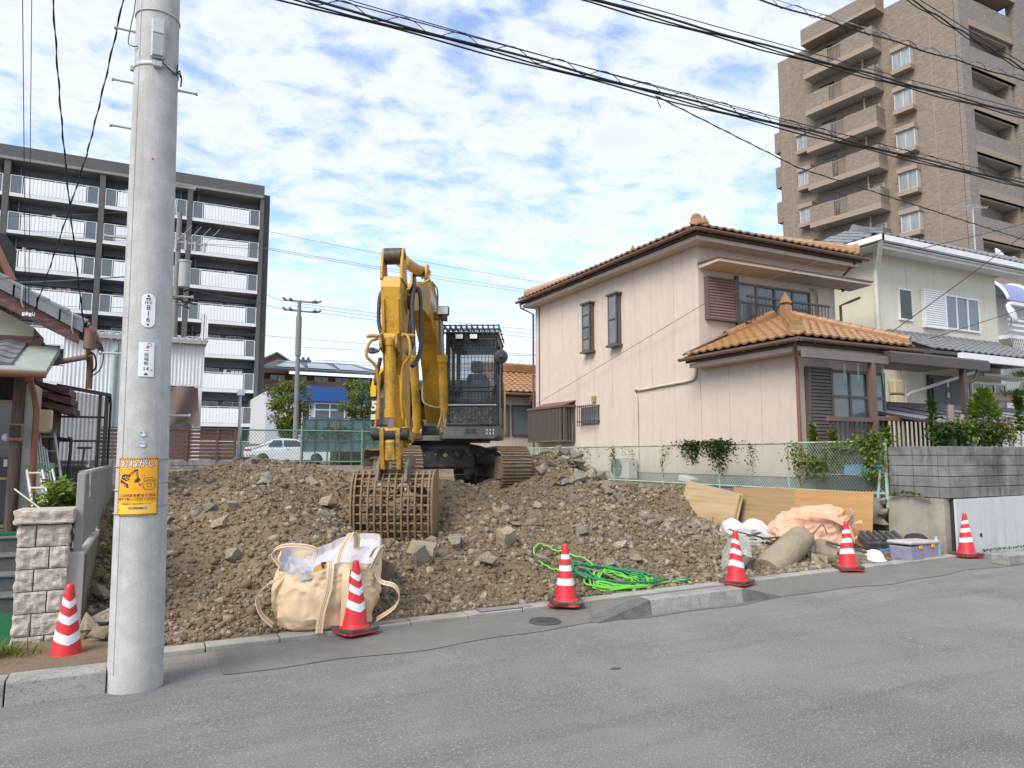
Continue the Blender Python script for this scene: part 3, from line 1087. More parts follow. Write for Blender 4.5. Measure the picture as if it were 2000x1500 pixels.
for p in ([(0.032, 0.022), (0.042, -0.018), (0.1, -0.022), (0.112, 0.018), (0.098, 0.036), (0.052, 0.04), (0.032, 0.022)], [(0.036, 0.048), (0.05, 0.062), (0.1, 0.06), (0.116, 0.042), (0.106, 0.034), (0.094, 0.046), (0.06, 0.048), (0.046, 0.038), (0.036, 0.048)],
   [(0.072 + 0.014 * math.cos(R(a)), 0.01 + 0.014 * math.sin(R(a))) for a in range(0, 361, 30)], [(0.032, 0.022), (0.012, 0.012), (0.026, 0.002), (0.004, 0.03)],
   [(0.03, 0.075), (0.036, 0.066)], [(0.04, 0.082), (0.043, 0.07)], [(0.112, 0.008), (0.122, 0.012)], [(0.11, -0.004), (0.12, -0.006)]):
 tl += stroke(p, 0.0028)
pole_shape(sg, tl, ph, z0, 0.0112, m_ink, "telephone_drawing")
for zz in (0.168, 0.0, -0.165):
 b = MB()
 b.tube([cyl_pt(a, z0 + zz + 0.03 * math.sin(a) + 0.004 * math.sin(3 * a), 0.004) for a in np.linspace(-math.pi, math.pi, 48)], 0.0045, 6)
 b.build("strap", mat("grey_strap", (0.36, 0.36, 0.34), 0.7), sg)

# ---------------------------------------------------------------- traffic cones
m_red = mat("cone_red", (0.62, 0.022, 0.03), 0.45, var=0.08, nscale=9, stain=(0.36, 0.05, 0.045), sscale=5, samt=0.6)
m_refl = mat("reflective_white", (0.70, 0.72, 0.74), 0.35, var=0.05, nscale=12, stain=(0.5, 0.48, 0.44), sscale=9, samt=0.5)
m_wt = mat("rubber_weight", (0.055, 0.053, 0.05), 0.85, var=0.2, nscale=15, bump=0.3, bscale=60, stain=(0.2, 0.18, 0.15), sscale=5, samt=0.5)

def cone_r(z):
 return 0.122 - (z - 0.06) * (0.122 - 0.03) / 0.61

def octo(h, c):
 return [(-h, -h + c), (-h + c, -h), (h - c, -h), (h, -h + c), (h, h - c), (h - c, h), (-h + c, h), (-h, h - c)]

def traffic_cone(label, loc, rz, chev, weight=True, vdepth=0.05, wtilt=0.0):
 t = thing("traffic_cone", label, "traffic cone", loc, rz, "red and white traffic cones along the plot edge")
 b = MB()
 b.prism(octo(0.18, 0.05), "z", 0.0, 0.022)
 b.build("base", m_red, t, bevel=0.005)
 b = MB()
 b.lathe([(0.147, 0.022), (0.147, 0.055), (0.138, 0.062), (0.124, 0.064), (cone_r(0.08), 0.08), (cone_r(0.66), 0.66), (0.029, 0.69), (0.02, 0.698), (0.0, 0.7)], n=40)
 b.build("cone_body", m_red, t)
 for zc_, hgt in ((0.265, 0.078), (0.42, 0.066), (0.55, 0.056)):
  b = MB()
  n = 48
  vs = []
  for j in range(n):
   a = 2 * math.pi * j / n
   tri = abs(((a / math.pi) % 1.0) * 2 - 1)            # 1 at 0 and pi, 0 at the sides
   dz = vdepth * (0.5 - tri) * (0.5 + zc_ * -0.4 + 0.5) if chev else 0.0
   for e in (-0.5, 0.5):
    z = zc_ + dz + e * hgt
    vs.append(((cone_r(z) + 0.0025) * math.sin(a), -(cone_r(z) + 0.0025) * math.cos(a), z))
  b.add(vs, [(2 * j, 2 * ((j + 1) % n), 2 * ((j + 1) % n) + 1, 2 * j + 1) for j in range(n)], True)
  b.build("reflective_band", m_refl, t)
 if weight:
  b = MB()
  o8 = octo(0.185, 0.035)
  n = 32
  ring = [(0.155 * math.cos(2 * math.pi * j / n), 0.155 * math.sin(2 * math.pi * j / n)) for j in range(n)]
  o32 = []
  for j in range(n):                                     # square outline sampled at the ring's angles
   a = 2 * math.pi * j / n
   k = 0.185 / max(abs(math.cos(a)), abs(math.sin(a)))
   k = min(k, 0.235)
   o32.append((k * math.cos(a), k * math.sin(a)))
  vs = [(*q, 0.026) for q in o32] + [(*q, 0.05) for q in o32] + [(*q, 0.05) for q in ring] + [(*q, 0.026) for q in ring]
  fs = []
  for j in range(n):
   k = (j + 1) % n
   fs += [(j, k, n + k, n + j), (n + j, n + k, 2 * n + k, 2 * n + j), (2 * n + j, 2 * n + k, 3 * n + k, 3 * n + j), (3 * n + j, 3 * n + k, k, j)]
  b.add(vs, fs)
  o = b.build("weight", m_wt, t)
  if wtilt:
   o.rotation_euler = (wtilt, wtilt * 0.6, 0.35)
   o.location = (0.0, -0.01, 0.012)
 t.scale = (0.95, 0.95, 0.9)
 return t

traffic_cone("cone without rubber weight in front of the pink stone gate pillar", (-0.52, 6.62, road_z(-0.5) + 0.015), R(10), True, weight=False, vdepth=0.062)
traffic_cone("cone standing in front of the apricot bulk bag", (1.72, 6.58, road_z(1.72) + 0.03), R(14), True, vdepth=0.062)
traffic_cone("cone with level bands and tilted rubber weight beside the green hose", (3.98, 6.62, road_z(3.98) + 0.03), R(-40), False, wtilt=0.07)
traffic_cone("cone standing behind the ramp kerb, left of the concrete post", (6.39, 6.62, road_z(6.4) + 0.03), R(20), True)
traffic_cone("cone in front of the crumpled apricot bag and plywood boards", (8.42, 6.66, road_z(8.4) + 0.03), R(58), True, vdepth=0.03)
traffic_cone("cone standing against the white panel wall", (10.93, 6.58, road_z(10.93) + 0.03), R(72), True, vdepth=0.025)

# ---------------------------------------------------------------- the open bulk bag
m_bag = mat("apricot_fabric", (0.74, 0.55, 0.35), 0.85, var=0.07, nscale=5, bump=0.25, bscale=220, stain=(0.64, 0.44, 0.25), sscale=2, samt=0.4)
m_bagp = mat("peach_fabric", (0.70, 0.41, 0.27), 0.85, var=0.07, nscale=5, bump=0.25, bscale=220, stain=(0.58, 0.34, 0.2), sscale=2, samt=0.4)
m_liner = mat("white_liner", (0.56, 0.535, 0.55), 0.7, var=0.05, nscale=6, bump=0.2, bscale=150)

def superell(a, hx, hy, p):
 c, s_ = math.cos(a), math.sin(a)
 k = (abs(c) ** p + abs(s_) ** p) ** (-1 / p)
 return c * k * hx, s_ * k * hy

def cloth_noise(v, amp):
 a = mnoise.noise(Vector((v.x * 4, v.y * 4, v.z * 9))) * 0.6
 r = 1 - abs(mnoise.noise(Vector((v.x * 5 + 3, v.y * 5, v.z * 6 + v.x * 4)))) * 2.2
 r2 = 1 - abs(mnoise.noise(Vector((v.x * 11 + 1, v.y * 11 + 8, v.z * 15 - v.x * 7)))) * 2.2
 return amp * (a + 0.7 * r + 0.4 * r2)

def crumple(q, s3):
 """Broad sags with sharp crossing folds."""
 k = mnoise.noise(q * 2.2 + s3) * 0.9
 w3 = Vector(mnoise.noise_vector(q * 3 + s3)) * 0.25
 for fr_, am in ((4.0, 0.9), (8.5, 0.5), (17, 0.22)):
  k += am * (0.45 - abs(mnoise.noise((q + w3) * fr_ + s3 * fr_)) * 1.6)
 return k

bag = thing("bulk_bag", "open apricot bulk bag with carrying straps leaning on the earth slope", "bulk bag", (1.56, 7.02, 0.15), R(-14))
na, nz_ = 150, 56

def bag_rim(a):
 x, y = superell(a, 1, 1, 3)
 return 0.645 + 0.085 * y + 0.05 * x + 0.10 * max(0, y) * max(0, x) + 0.025 * math.sin(5 * a + 1) + 0.03 * math.sin(3 * a)

def bag_pt(a, t, inset=0.0):
 rim = bag_rim(a)
 z = t * rim
 belly = 0.90 + 0.13 * math.sin(min(1, t * 1.15) * math.pi * 0.8) - 0.10 * max(0, t - 0.72) + (-0.25 * (1 - t / 0.1) ** 2 if t < 0.1 else 0)
 x, y = superell(a, 0.455 * belly - inset, 0.37 * belly - inset, 3.2)
 x += 0.035 * t * math.sin(2 * a) + 0.05 * t * t * (1 if math.cos(a) > 0.3 else 0) * math.cos(a)
 v = Vector((x, y, z))
 n = Vector((x, y, 0)).normalized()
 fold = mnoise.noise(Vector((x * 1.6, y * 1.6, z * 2.2 + 4))) * 0.055 * min(1, t * 3) + 0.03 * math.sin(z * 17 + x * 7 + 2 * mnoise.noise(Vector((x * 3, y * 3, 1)))) * max(0, 1 - abs(t - 0.25) * 3)
 return v + n * (crumple(v, Vector((2.0, 5.0, 1.0))) * 0.042 + fold * 0.5)

b = MB()
vs = [bag_pt(2 * math.pi * i / na, j / (nz_ - 1)) for j in range(nz_) for i in range(na)]
fs = [(j * na + i, j * na + (i + 1) % na, (j + 1) * na + (i + 1) % na, (j + 1) * na + i) for j in range(nz_ - 1) for i in range(na)]
b.add(vs, fs, True)
b.add([vs[i] for i in range(na)], [tuple(range(na))[::-1]])
b.build("bag_body", m_bag, bag)
b = MB()                                   # white liner folded over the rim and sagging inside
vs = []
nj = 18
for j in range(nj):
 t = j / (nj - 1)
 for i in range(na):
  a = 2 * math.pi * i / na
  p = bag_pt(a, 1.0)
  k = 1.0 - 0.012 - 0.75 * max(0, t - 0.25) ** 1.4
  dz = (0.006 if t < 0.12 else 0) - 0.24 * t ** 0.8
  q = Vector((p.x * k, p.y * k, p.z + dz))
  q += Vector((0, 0, 1)) * cloth_noise(Vector((q.x * 1.5, q.y * 1.5, t)), 0.035) * min(1, t * 4)
  vs.append(q)
b.add(vs, [(j * na + (i + 1) % na, j * na + i, (j + 1) * na + i, (j + 1) * na + (i + 1) % na) for j in range(nj - 1) for i in range(na)], True)
b.add(vs[-na:], [tuple(range(na))])
b.build("liner", m_liner, bag)

def strap(pts, wv, stripe=True):
 pp = sweep_pts(pts, 8)
 b_ = MB()
 b_.ribbon(pp, wv, 0.005)
 o = b_.build("strap", m_bag, bag)
 if stripe:
  W = wv if isinstance(wv, list) else [Vector(wv)] * len(pp)
  b_ = MB()
  for s in (-0.12, 0.12):
   b_.ribbon([p + Vector(W[0]) * s + Vector((0, -0.001, 0.0006)) for p in pp], Vector(W[0]) * 0.06, 0.0075)
  b_.build("strap_stripe", mat("grey_thread", (0.25, 0.2, 0.18), 0.8), o)

strap([(-0.05, -0.425, 0.02), (-0.03, -0.435, 0.2), (0.02, -0.43, 0.4), (0.035, -0.4, 0.57), (0.03, -0.33, 0.63)], (0.065, -0.004, 0))
strap([(0.16, -0.415, 0.03), (0.17, -0.425, 0.25), (0.17, -0.415, 0.45), (0.18, -0.36, 0.58)], (0.065, 0, 0), False)
strap([(-0.42, -0.15, 0.58), (-0.50, -0.12, 0.69), (-0.42, -0.1, 0.755), (-0.22, -0.08, 0.75), (-0.10, -0.06, 0.70), (-0.12, -0.08, 0.60)], (0.01, 0.05, 0.03))
strap([(0.27, 0.24, 0.68), (0.27, 0.16, 0.80), (0.22, 0.1, 0.845), (0.18, 0.02, 0.79), (0.12, -0.1, 0.69), (0.1, -0.2, 0.58)], (0.06, 0.012, 0.01))
strap([(-0.40, -0.28, 0.50), (-0.52, -0.30, 0.44), (-0.60, -0.30, 0.33), (-0.56, -0.31, 0.19), (-0.46, -0.30, 0.08)], (0.015, 0.06, 0.02))
strap([(0.44, -0.22, 0.50), (0.50, -0.24, 0.42), (0.62, -0.25, 0.38), (0.67, -0.26, 0.29), (0.62, -0.26, 0.18), (0.46, -0.26, 0.08)], (0.01, 0.055, 0.03))
strap([(0.40, -0.25, 0.55), (0.48, -0.2, 0.70), (0.5, -0.14, 0.74), (0.44, -0.05, 0.70), (0.4, -0.02, 0.62)], (0.03, 0.05, 0.0))
it = thing("yellow_fitting", "worn yellow metal fitting lying inside the open bulk bag", "metal fitting", (1.51, 6.96, 0.65), R(20))
b = MB()
b.lathe([(0.0, 0.075), (0.05, 0.07), (0.085, 0.045), (0.1, 0.0), (0.105, -0.1)], n=20)
b.build("shell", mat("rusty_yellow", (0.5, 0.25, 0.03), 0.6, var=0.25, nscale=20, stain=(0.06, 0.04, 0.03), sscale=14, samt=0.8), it)
b = MB()
b.tube([(0.03, -0.09, 0.06), (0.06, -0.02, 0.085), (0.03, 0.05, 0.075)], 0.012, 6)
b.tube([(-0.05, -0.07, 0.06), (-0.02, 0.0, 0.09)], 0.01, 6)
b.build("clip", m_black, it)

# ---------------------------------------------------------------- hoses
m_hl = mat("hose_lime", (0.16, 0.5, 0.06), 0.4, var=0.08)
m_hd = mat("hose_green", (0.01, 0.2, 0.09), 0.4, var=0.1)

def lay(pts, r, name, lab, m):
 pp = sweep_pts(pts, 10)
 out_ = []
 for p in pp:
  zt = heap_z(p.x, p.y) + r
  out_.append(Vector((p.x, p.y, max(zt, p.z) if p.z > 0 else zt + abs(p.z))))
 b_ = MB()
 b_.tube(out_, r, 8)
 return tag(b_.build(name, m), lab, "hose", "green hoses on the rubble")

rh = random.Random(3)
coil = []
for k in range(11):
 ox, oy = rh.uniform(-0.1, 0.1), rh.uniform(-0.07, 0.07)
 coil += [(4.62 + ox, 6.95 + oy, -rh.uniform(0, .09)), (4.72 + ox, 7.2 + oy, -rh.uniform(0, .09)), (5.0 + ox, 7.3 + oy, -rh.uniform(0, .1)), (5.3 + ox * 1.5, 7.06 + oy, -rh.uniform(0, .08)), (5.12 + ox * 2, 6.88 + oy * 0.6, -rh.uniform(0, .07))]
lay([(4.2, 6.86, -0.02), (4.42, 7.2, -0.02), (4.3, 7.52, -0.03), (4.3, 7.9, -0.05), (4.48, 8.1, -0.06), (4.7, 7.9, -0.04), (4.88, 7.65, -0.08), (4.9, 7.35, -0.06)] + coil + [(5.5, 6.95, -0.02), (5.72, 6.93, -0.03), (5.84, 7.03, -0.02), (5.92, 6.88, -0.01)],
 0.0115, "lime_hose", "bright lime green hose tangled in loops behind the ramp kerb", m_hl)
coil = []
for k in range(4):
 ox, oy = rh.uniform(-0.1, 0.1), rh.uniform(-0.08, 0.08)
 coil += [(4.62 + ox, 7.05 + oy, -0.1), (4.66 + ox, 7.45 + oy, -0.08), (5.0 + ox, 7.3 + oy, -0.12), (5.35 + ox, 7.04 + oy, -0.1), (5.2 + ox, 6.88 + oy * 0.5, -0.08)]
lay([(4.7, 7.75, -0.06), (4.52, 7.5, -0.05)] + coil + [(5.6, 6.97, -0.05), (5.84, 6.92, -0.03), (5.94, 6.95, -0.04)], 0.0115, "dark_green_hose", "dark green hose tangled together with the lime hose", m_hd)
b = MB()
b.tube([(4.62, 7.55, heap_z(4.62, 7.55) + 0.07), (4.85, 7.2, heap_z(4.85, 7.2) + 0.1), (4.95, 6.92, heap_z(4.95, 6.92) + 0.09)], 0.014, 7)
tag(b.build("wooden_stick", mat("stick_wood", (0.2, 0.155, 0.11), 0.9, var=0.2, nscale=20)), "thin brown stick lying across the tangled green hoses", "stick")

# ---------------------------------------------------------------- plywood boards and rubbish by the right wall
def plymat(name, c):
 return mat(name, c, 0.75, var=0.14, nscale=3, stretch=(1, 0.25, 5), bump=0.08, bscale=30, stain=(c[0] * 0.6, c[1] * 0.55, c[2] * 0.5), sscale=2.0, samt=0.4)

m_ply1 = plymat("plywood_pale", (0.48, 0.345, 0.2))
m_ply2 = plymat("plywood_tan", (0.40, 0.265, 0.135))
m_ply3 = plymat("plywood_orange", (0.50, 0.29, 0.115))

def board(pts, th, m, label, name="plywood_board"):
 """A board from its four corners (x, y, z), th thick towards the road side."""
 p = [Vector(q) for q in pts]
 n = (p[1] - p[0]).cross(p[3] - p[0]).normalized() * th
 t = thing(name, label, "plywood board", p[0], 0, "plywood boards along the bank")
 b_ = MB()
 v = [q - p[0] for q in p]
 b_.add(v + [q + n for q in v], [(0, 1, 2, 3), (7, 6, 5, 4), (0, 4, 5, 1), (1, 5, 6, 2), (2, 6, 7, 3), (3, 7, 4, 0)])
 b_.build("sheet", m, t)
 return t, v, n

ply, v, n = board([(10.42, 12.18, 1.22), (10.38, 10.5, 1.0), (10.22, 10.58, 0.3), (10.24, 12.34, 0.3)], 0.012, m_ply1, "pale plywood board leaning left of the other boards, with battens")
d1 = (v[2] - v[1])
for k, (fr, a0, a1) in enumerate(((0.97, 0.02, 1.0), (0.62, 0.62, 1.05))):
 b = MB()
 A = v[0] + (v[1] - v[0]) * fr + (v[3] - v[0]) * a0
 B = v[0] + (v[1] - v[0]) * fr + (v[3] - v[0]) * a1
 off = -n.normalized() * -0.0 + Vector((-0.02, 0, 0))
 b.tube([A + off, B + off], 0.022, 4)
 b.build("batten", mat("batten_wood", (0.33, 0.235, 0.14), 0.85, var=0.15, nscale=12), ply)
board([(10.52, 10.9, 1.12), (10.52, 9.32, 1.15), (10.44, 9.32, 0.28), (10.44, 10.9, 0.28)], 0.012, m_ply2, "tan plywood board in the middle, behind the white sheet")
ply, v, n = board([(10.50, 9.34, 1.145), (10.50, 7.76, 1.165), (10.42, 7.78, 0.28), (10.42, 9.36, 0.28)], 0.012, m_ply3, "orange plywood board at the right end beside the block wall")
b = MB()
b.tube([v[0] + (v[1] - v[0]) * 0.63 + (v[3] - v[0]) * 0.5 + Vector((-0.04, 0, 0)), v[0] + (v[1] - v[0]) * 0.68 + (v[3] - v[0]) * 1.0 + Vector((-0.16, 0, 0))], 0.028, 4)
b.build("prop_stake", mat("stake_wood", (0.5, 0.36, 0.2), 0.85, var=0.15, nscale=12), ply)

def cloth_blob(name, label, cat, c, hx, hy, h, m, amp, seed, p=2.8, rz=0.0, lump=None):
 """Crumpled bag or sheet: a flattened closed form with broad sags and sharp crossing folds."""
 t = thing(name, label, cat, c, rz)
 b_ = MB()
 na_, nt = 150, 60
 vs_ = []
 for j in range(nt):
  e = (j / (nt - 1)) * 1.75 - 0.18
  for i in range(na_):
   a = 2 * math.pi * i / na_
   ce, se = max(0.0, math.cos(e)) ** (2 / p), math.copysign(abs(math.sin(e)) ** (2 / p), math.sin(e))
   ux, uy = superell(a, 1, 1, p)
   q = Vector((ux * hx * ce, uy * hy * ce, h * se * (lump(ux * ce, uy * ce) if lump else 1)))
   n = Vector((q.x / hx, q.y / hy, q.z / h + 0.1)).normalized()
   s3 = Vector((seed, seed * 0.7, seed * 1.3))
   vs_.append(q + n * crumple(q, s3) * amp)
 b_.add(vs_, [(j * na_ + i, j * na_ + (i + 1) % na_, (j + 1) * na_ + (i + 1) % na_, (j + 1) * na_ + i) for j in range(nt - 1) for i in range(na_)], True)
 b_.build("sheet", m, t)
 return t

cb = cloth_blob("crumpled_bulk_bag", "collapsed peach bulk bag heaped in front of the orange plywood board", "bulk bag", (9.62, 8.3, 0.34), 0.62, 0.36, 0.64, m_bagp, 0.075, 4.0, 3.4, R(-24), lambda u, v_: 0.86 + 0.14 * u)
b = MB()
b.ribbon(sweep_pts([(-0.45, -0.36, 0.56), (-0.2, -0.42, 0.5), (0.15, -0.45, 0.44), (0.42, -0.44, 0.28), (0.5, -0.46, 0.08)]), (0.02, 0.02, 0.07), 0.006)
b.build("strap", m_bagp, cb)
b = MB()
b.ribbon(sweep_pts([(0.6, -0.2, 0.06), (0.72, -0.3, 0.2), (0.72, -0.3, 0.36), (0.6, -0.22, 0.32)]), (0.02, 0.05, 0.03), 0.006)
b.build("strap", m_bagp, cb)
b = MB()
lv = []
for j in range(24):
 for i in range(12):
  u, w_ = i / 11, j / 23
  q = Vector((0.46 + 0.16 * u + 0.04 * math.sin(w_ * 9), -0.36 + 0.2 * u, 0.6 - 0.6 * w_ - 0.08 * u))
  q += Vector((0.7, -0.7, 0)) * (0.05 * mnoise.noise(q * 7) + 0.03 * abs(mnoise.noise(q * 15)))
  lv.append(q)
b.add(lv, [(j * 12 + i, j * 12 + i + 1, (j + 1) * 12 + i + 1, (j + 1) * 12 + i) for j in range(23) for i in range(11)], True)
b.build("liner", m_liner, cb)
cloth_blob("white_sheet", "crumpled white plastic sheet lying left of the peach bulk bag", "plastic sheet", (8.8, 8.85, 0.42), 0.45, 0.26, 0.25, m_liner, 0.065, 9.0, 2.4, R(-22), lambda u, v_: 0.75 + 0.45 * abs(math.sin(u * 2.6 + 0.3)))

# broken concrete post and blocks
cp = thing("concrete_post", "broken length of round edged concrete post with bent steel bars, lying on rubble", "concrete post", (8.02, 7.32, 0.42))
ax = Vector((0.82, 0.22, 0.3)).normalized()
q = ax.to_track_quat("Z", "Y").to_matrix()
b = MB()
rings = []
for k, (tt, rr) in enumerate(((-0.62, 0.17), (-0.58, 0.195), (-0.3, 0.2), (0.0, 0.2), (0.3, 0.2), (0.46, 0.19), (0.52, 0.15), (0.54, 0.06))):
 ring = []
 for j in range(14):
  a = 2 * math.pi * j / 14
  rj = rr * (0.94 if 0.6 < a < 2.4 else 1.05) * (1 + (0.16 * mnoise.noise(Vector((j * 1.7, k * 2.1, 0))) if k > 4 else 0.02 * mnoise.noise(Vector((j, k, 5)))))
  ring.append(q @ Vector((rj * math.cos(a), rj * math.sin(a), tt + (0.07 * mnoise.noise(Vector((j * 0.9, k, 3))) if k > 4 else 0))))
 rings += ring
b.add(rings, [(k * 14 + j, k * 14 + (j + 1) % 14, (k + 1) * 14 + (j + 1) % 14, (k + 1) * 14 + j) for k in range(7) for j in range(14)], True)
b.add(rings[:14], [tuple(range(14))[::-1]])
b.add(rings[-14:], [tuple(range(14))])
m_oldc = mat("dirty_concrete", (0.31, 0.26, 0.18), 0.95, var=0.18, nscale=8, bump=0.8, bscale=50, stain=(0.17, 0.135, 0.085), sscale=4, samt=0.7, speck=(0.4, 0.37, 0.3), spscale=60, spamt=0.4)
m_palec = mat("pale_broken_concrete", (0.4, 0.375, 0.32), 0.95, var=0.2, nscale=9, bump=0.9, bscale=60, speck=(0.2, 0.18, 0.15), spscale=45, spamt=0.6)
b.build("shaft", m_oldc, cp)
b = MB()
e0 = ax * 0.5
b.tube(sweep_pts([e0, e0 + Vector((0.12, -0.02, -0.02)), e0 + Vector((0.26, -0.05, 0.1)), e0 + Vector((0.36, -0.06, 0.16)), e0 + Vector((0.42, -0.08, 0.02))]), 0.007, 6)
b.tube(sweep_pts([e0 + Vector((0, 0.05, 0.05)), e0 + Vector((0.1, 0.05, 0.06)), e0 + Vector((0.2, 0, -0.06))]), 0.007, 6)
b.build("steel_bar", mat("rusty_bar", (0.09, 0.06, 0.045), 0.8), cp)

def chunk(name, label, c, size, rot, m, seed, cat="concrete lump", rough=0.09):
 bm = bmesh.new()
 bmesh.ops.create_cube(bm, size=1.0)
 bmesh.ops.subdivide_edges(bm, edges=list(bm.edges), cuts=3, use_grid_fill=True)
 for v_ in bm.verts:
  d = Vector(mnoise.noise_vector(v_.co * 2.3 + Vector((seed, seed * 2, 0)))) * rough + Vector(mnoise.noise_vector(v_.co * 6 + Vector((seed, 0, 3)))) * rough * 0.4
  v_.co = Vector(((v_.co.x + d.x) * size[0], (v_.co.y + d.y) * size[1], (v_.co.z + d.z) * size[2]))
 me = bpy.data.meshes.new(name)
 bm.to_mesh(me)
 bm.free()
 me.materials.append(m)
 o = bpy.data.objects.new(name, me)
 COL.objects.link(o)
 o.location = c
 o.rotation_euler = rot
 return tag(o, label, cat)

chunk("concrete_slab", "pale speckled concrete slab tilted behind the fourth cone, beside the post", (7.05, 7.3, 0.44), (0.2, 0.5, 0.36), (0.5, 0.5, -0.5), m_palec, 2.0)
chunk("concrete_slab", "flat pale concrete slab lying below the white sheet", (7.85, 7.95, 0.46), (0.42, 0.22, 0.11), (0.05, 0.1, -0.3), m_palec, 5.0)
chunk("concrete_lump", "brown concrete lump under the raised end of the broken post", (8.45, 7.1, 0.27), (0.26, 0.2, 0.18), (0.1, 0.2, 0.4), m_oldc, 7.0)
chunk("concrete_lump", "large brown lump right of the broken post behind the fifth cone", (8.95, 7.5, 0.34), (0.36, 0.3, 0.26), (0.2, 0.3, 1.0), m_oldc, 9.0)
chunk("concrete_block", "grey brown rectangular concrete block right of the fifth cone", (8.98, 6.98, 0.3), (0.26, 0.16, 0.15), (0.05, 0.1, -0.25), m_oldc, 11.0, rough=0.03)
chunk("stone_slab", "smooth tan stone slab on the slope right of the skeleton bucket", (2.86, 8.0, heap_z(2.86, 8.0) + 0.06), (0.3, 0.24, 0.13), (0.55, 0.1, -0.55), mat("tan_stone", (0.27, 0.215, 0.14), 0.9, var=0.1, nscale=8, bump=0.3), 13.0, "stone slab", rough=0.06)
chunk("stone_slab", "tall pale stone standing on the slope below the right track", (4.1, 8.3, heap_z(4.1, 8.3) + 0.08), (0.19, 0.16, 0.28), (0.3, -0.2, 0.3), mat("pale_stone", (0.33, 0.265, 0.19), 0.9, var=0.12, nscale=8, bump=0.4), 15.0, "stone slab", rough=0.1)
chunk("stone_slab", "dark brown slab leaning behind the open bulk bag", (2.2, 7.55, 0.52), (0.2, 0.34, 0.3), (0.2, 0.4, 0.2), mat("brown_stone", (0.15, 0.115, 0.08), 0.95, var=0.2, nscale=8, bump=0.6), 17.0, "stone slab", rough=0.1)
for i, (x, y, s) in enumerate(((-0.33, 7.2, 0.34), (-0.3, 6.95, 0.24), (-0.12, 7.05, 0.2), (-0.36, 7.6, 0.22))):
 stone(x, y, s, (1, 0.9, 0.85), None, "rounded brown boulder between the low wall and the utility pole", "boulders behind the pole", sink=-0.05)
# dark broken timber under the white sheet
for i in range(7):
 b = MB()
 x0, y0 = 8.1 + 0.17 * i, 8.3 + rh.uniform(-0.15, 0.15)
 z0 = heap_z(x0, y0) + 0.06 + 0.03 * (i % 3)
 a = rh.uniform(-0.9, 0.4)
 b.cbox((x0, y0, z0), (rh.uniform(0.35, 0.7), 0.07, 0.02), rotm("Z", a) @ rotm("Y", rh.uniform(-0.2, 0.3)))
 tag(b.build("timber_offcut", mat("dark_timber", (0.085, 0.07, 0.055), 0.9, var=0.3, nscale=20, stretch=(1, 6, 6))), "dark broken timber offcut under the white sheet", "timber", "timber offcuts under the white sheet")
# tool box, helmet, bottle, black scraps
tb = thing("tool_box", "grey purple plastic tool box with a pale lid against the wall foot", "tool box", (10.12, 6.86, 0.25), R(6))
m_tb = mat("tool_box_grey", (0.26, 0.25, 0.33), 0.6, var=0.1, nscale=10)
b = MB()
b.prism([(-0.36, 0.0), (0.36, 0.0), (0.39, 0.2), (-0.39, 0.2)], "y", -0.16, 0.16)
b.build("box", m_tb, tb, bevel=0.015)
b = MB()
b.cbox((0, 0, 0.235), (0.82, 0.36, 0.05), rotm("Y", 0.04), ch=0.015)
b.build("lid", mat("tool_box_lid", (0.46, 0.43, 0.42), 0.7, var=0.15, nscale=8, stain=(0.3, 0.25, 0.2), sscale=5, samt=0.6), tb)
for s in (-0.14, 0.2):
 b = MB()
 b.cbox((s, -0.172, 0.18), (0.09, 0.02, 0.05), ch=0.006)
 b.build("latch", mat("latch_orange", (0.7, 0.35, 0.05), 0.5), tb)
he = thing("safety_helmet", "white safety helmet lying on its side among the debris", "helmet", (9.32, 6.93, 0.27), R(30))
b = MB()
b.lathe([(0.145, 0.0), (0.14, 0.02), (0.125, 0.07), (0.09, 0.115), (0.04, 0.138), (0.0, 0.142)], n=28)
b.build("shell", mat("helmet_white", (0.75, 0.76, 0.78), 0.35), he)
b = MB()
b.lathe([(0.135, 0.0), (0.165, -0.012), (0.165, -0.004), (0.135, 0.01)], n=28)
b.build("brim", mat("helmet_white", ()), he)
bo = thing("water_bottle", "clear plastic bottle with a pale blue cap standing behind the tool box", "bottle", (10.56, 6.8, 0.26))
b = MB()
b.lathe([(0.0, 0.0), (0.05, 0.0), (0.055, 0.02), (0.055, 0.17), (0.045, 0.22), (0.02, 0.25), (0.018, 0.265)], n=20)
b.build("bottle_body", glassmat("bottle_plastic", (0.55, 0.68, 0.74), 0.1, 0.55), bo)
b = MB()
b.cyl((0, 0, 0.26), (0, 0, 0.285), 0.021, n=16)
b.build("cap", mat("cap_blue", (0.2, 0.55, 0.65), 0.5), bo)
b = MB()
b.lathe([(0.0562, 0.06), (0.0566, 0.13)], n=20)
b.build("bottle_label", mat("label_blue", (0.2, 0.4, 0.6), 0.6), bo)
tp = thing("rubber_track_pad", "dirty black rubber track pad lying against the concrete wall", "track pad", (10.15, 7.4, 0.37), R(-25))
b = MB()
b.cbox((0, 0, 0.06), (0.62, 0.34, 0.16), rotm("X", 0.35), ch=0.03)
b.build("pad", m_wt, tp)
b = MB()
for i in range(6):
 b.cbox((-0.26 + 0.1 * i, -0.03, 0.15), (0.06, 0.3, 0.05), rotm("X", 0.35), ch=0.01)
b.build("tread", m_wt, tp)
bb = thing("black_bag", "round black bag with a white patch behind the tool box", "bag", (10.62, 7.16, 0.3))
b = MB()
vs = []
for j in range(13):
 for i in range(24):
  th_, a = math.pi * j / 12, 2 * math.pi * i / 24
  v = Vector((math.sin(th_) * math.cos(a) * 0.2, math.sin(th_) * math.sin(a) * 0.16, math.cos(th_) * 0.13 + 0.12))
  vs.append(v + v.normalized() * cloth_noise(v * 3, 0.015))
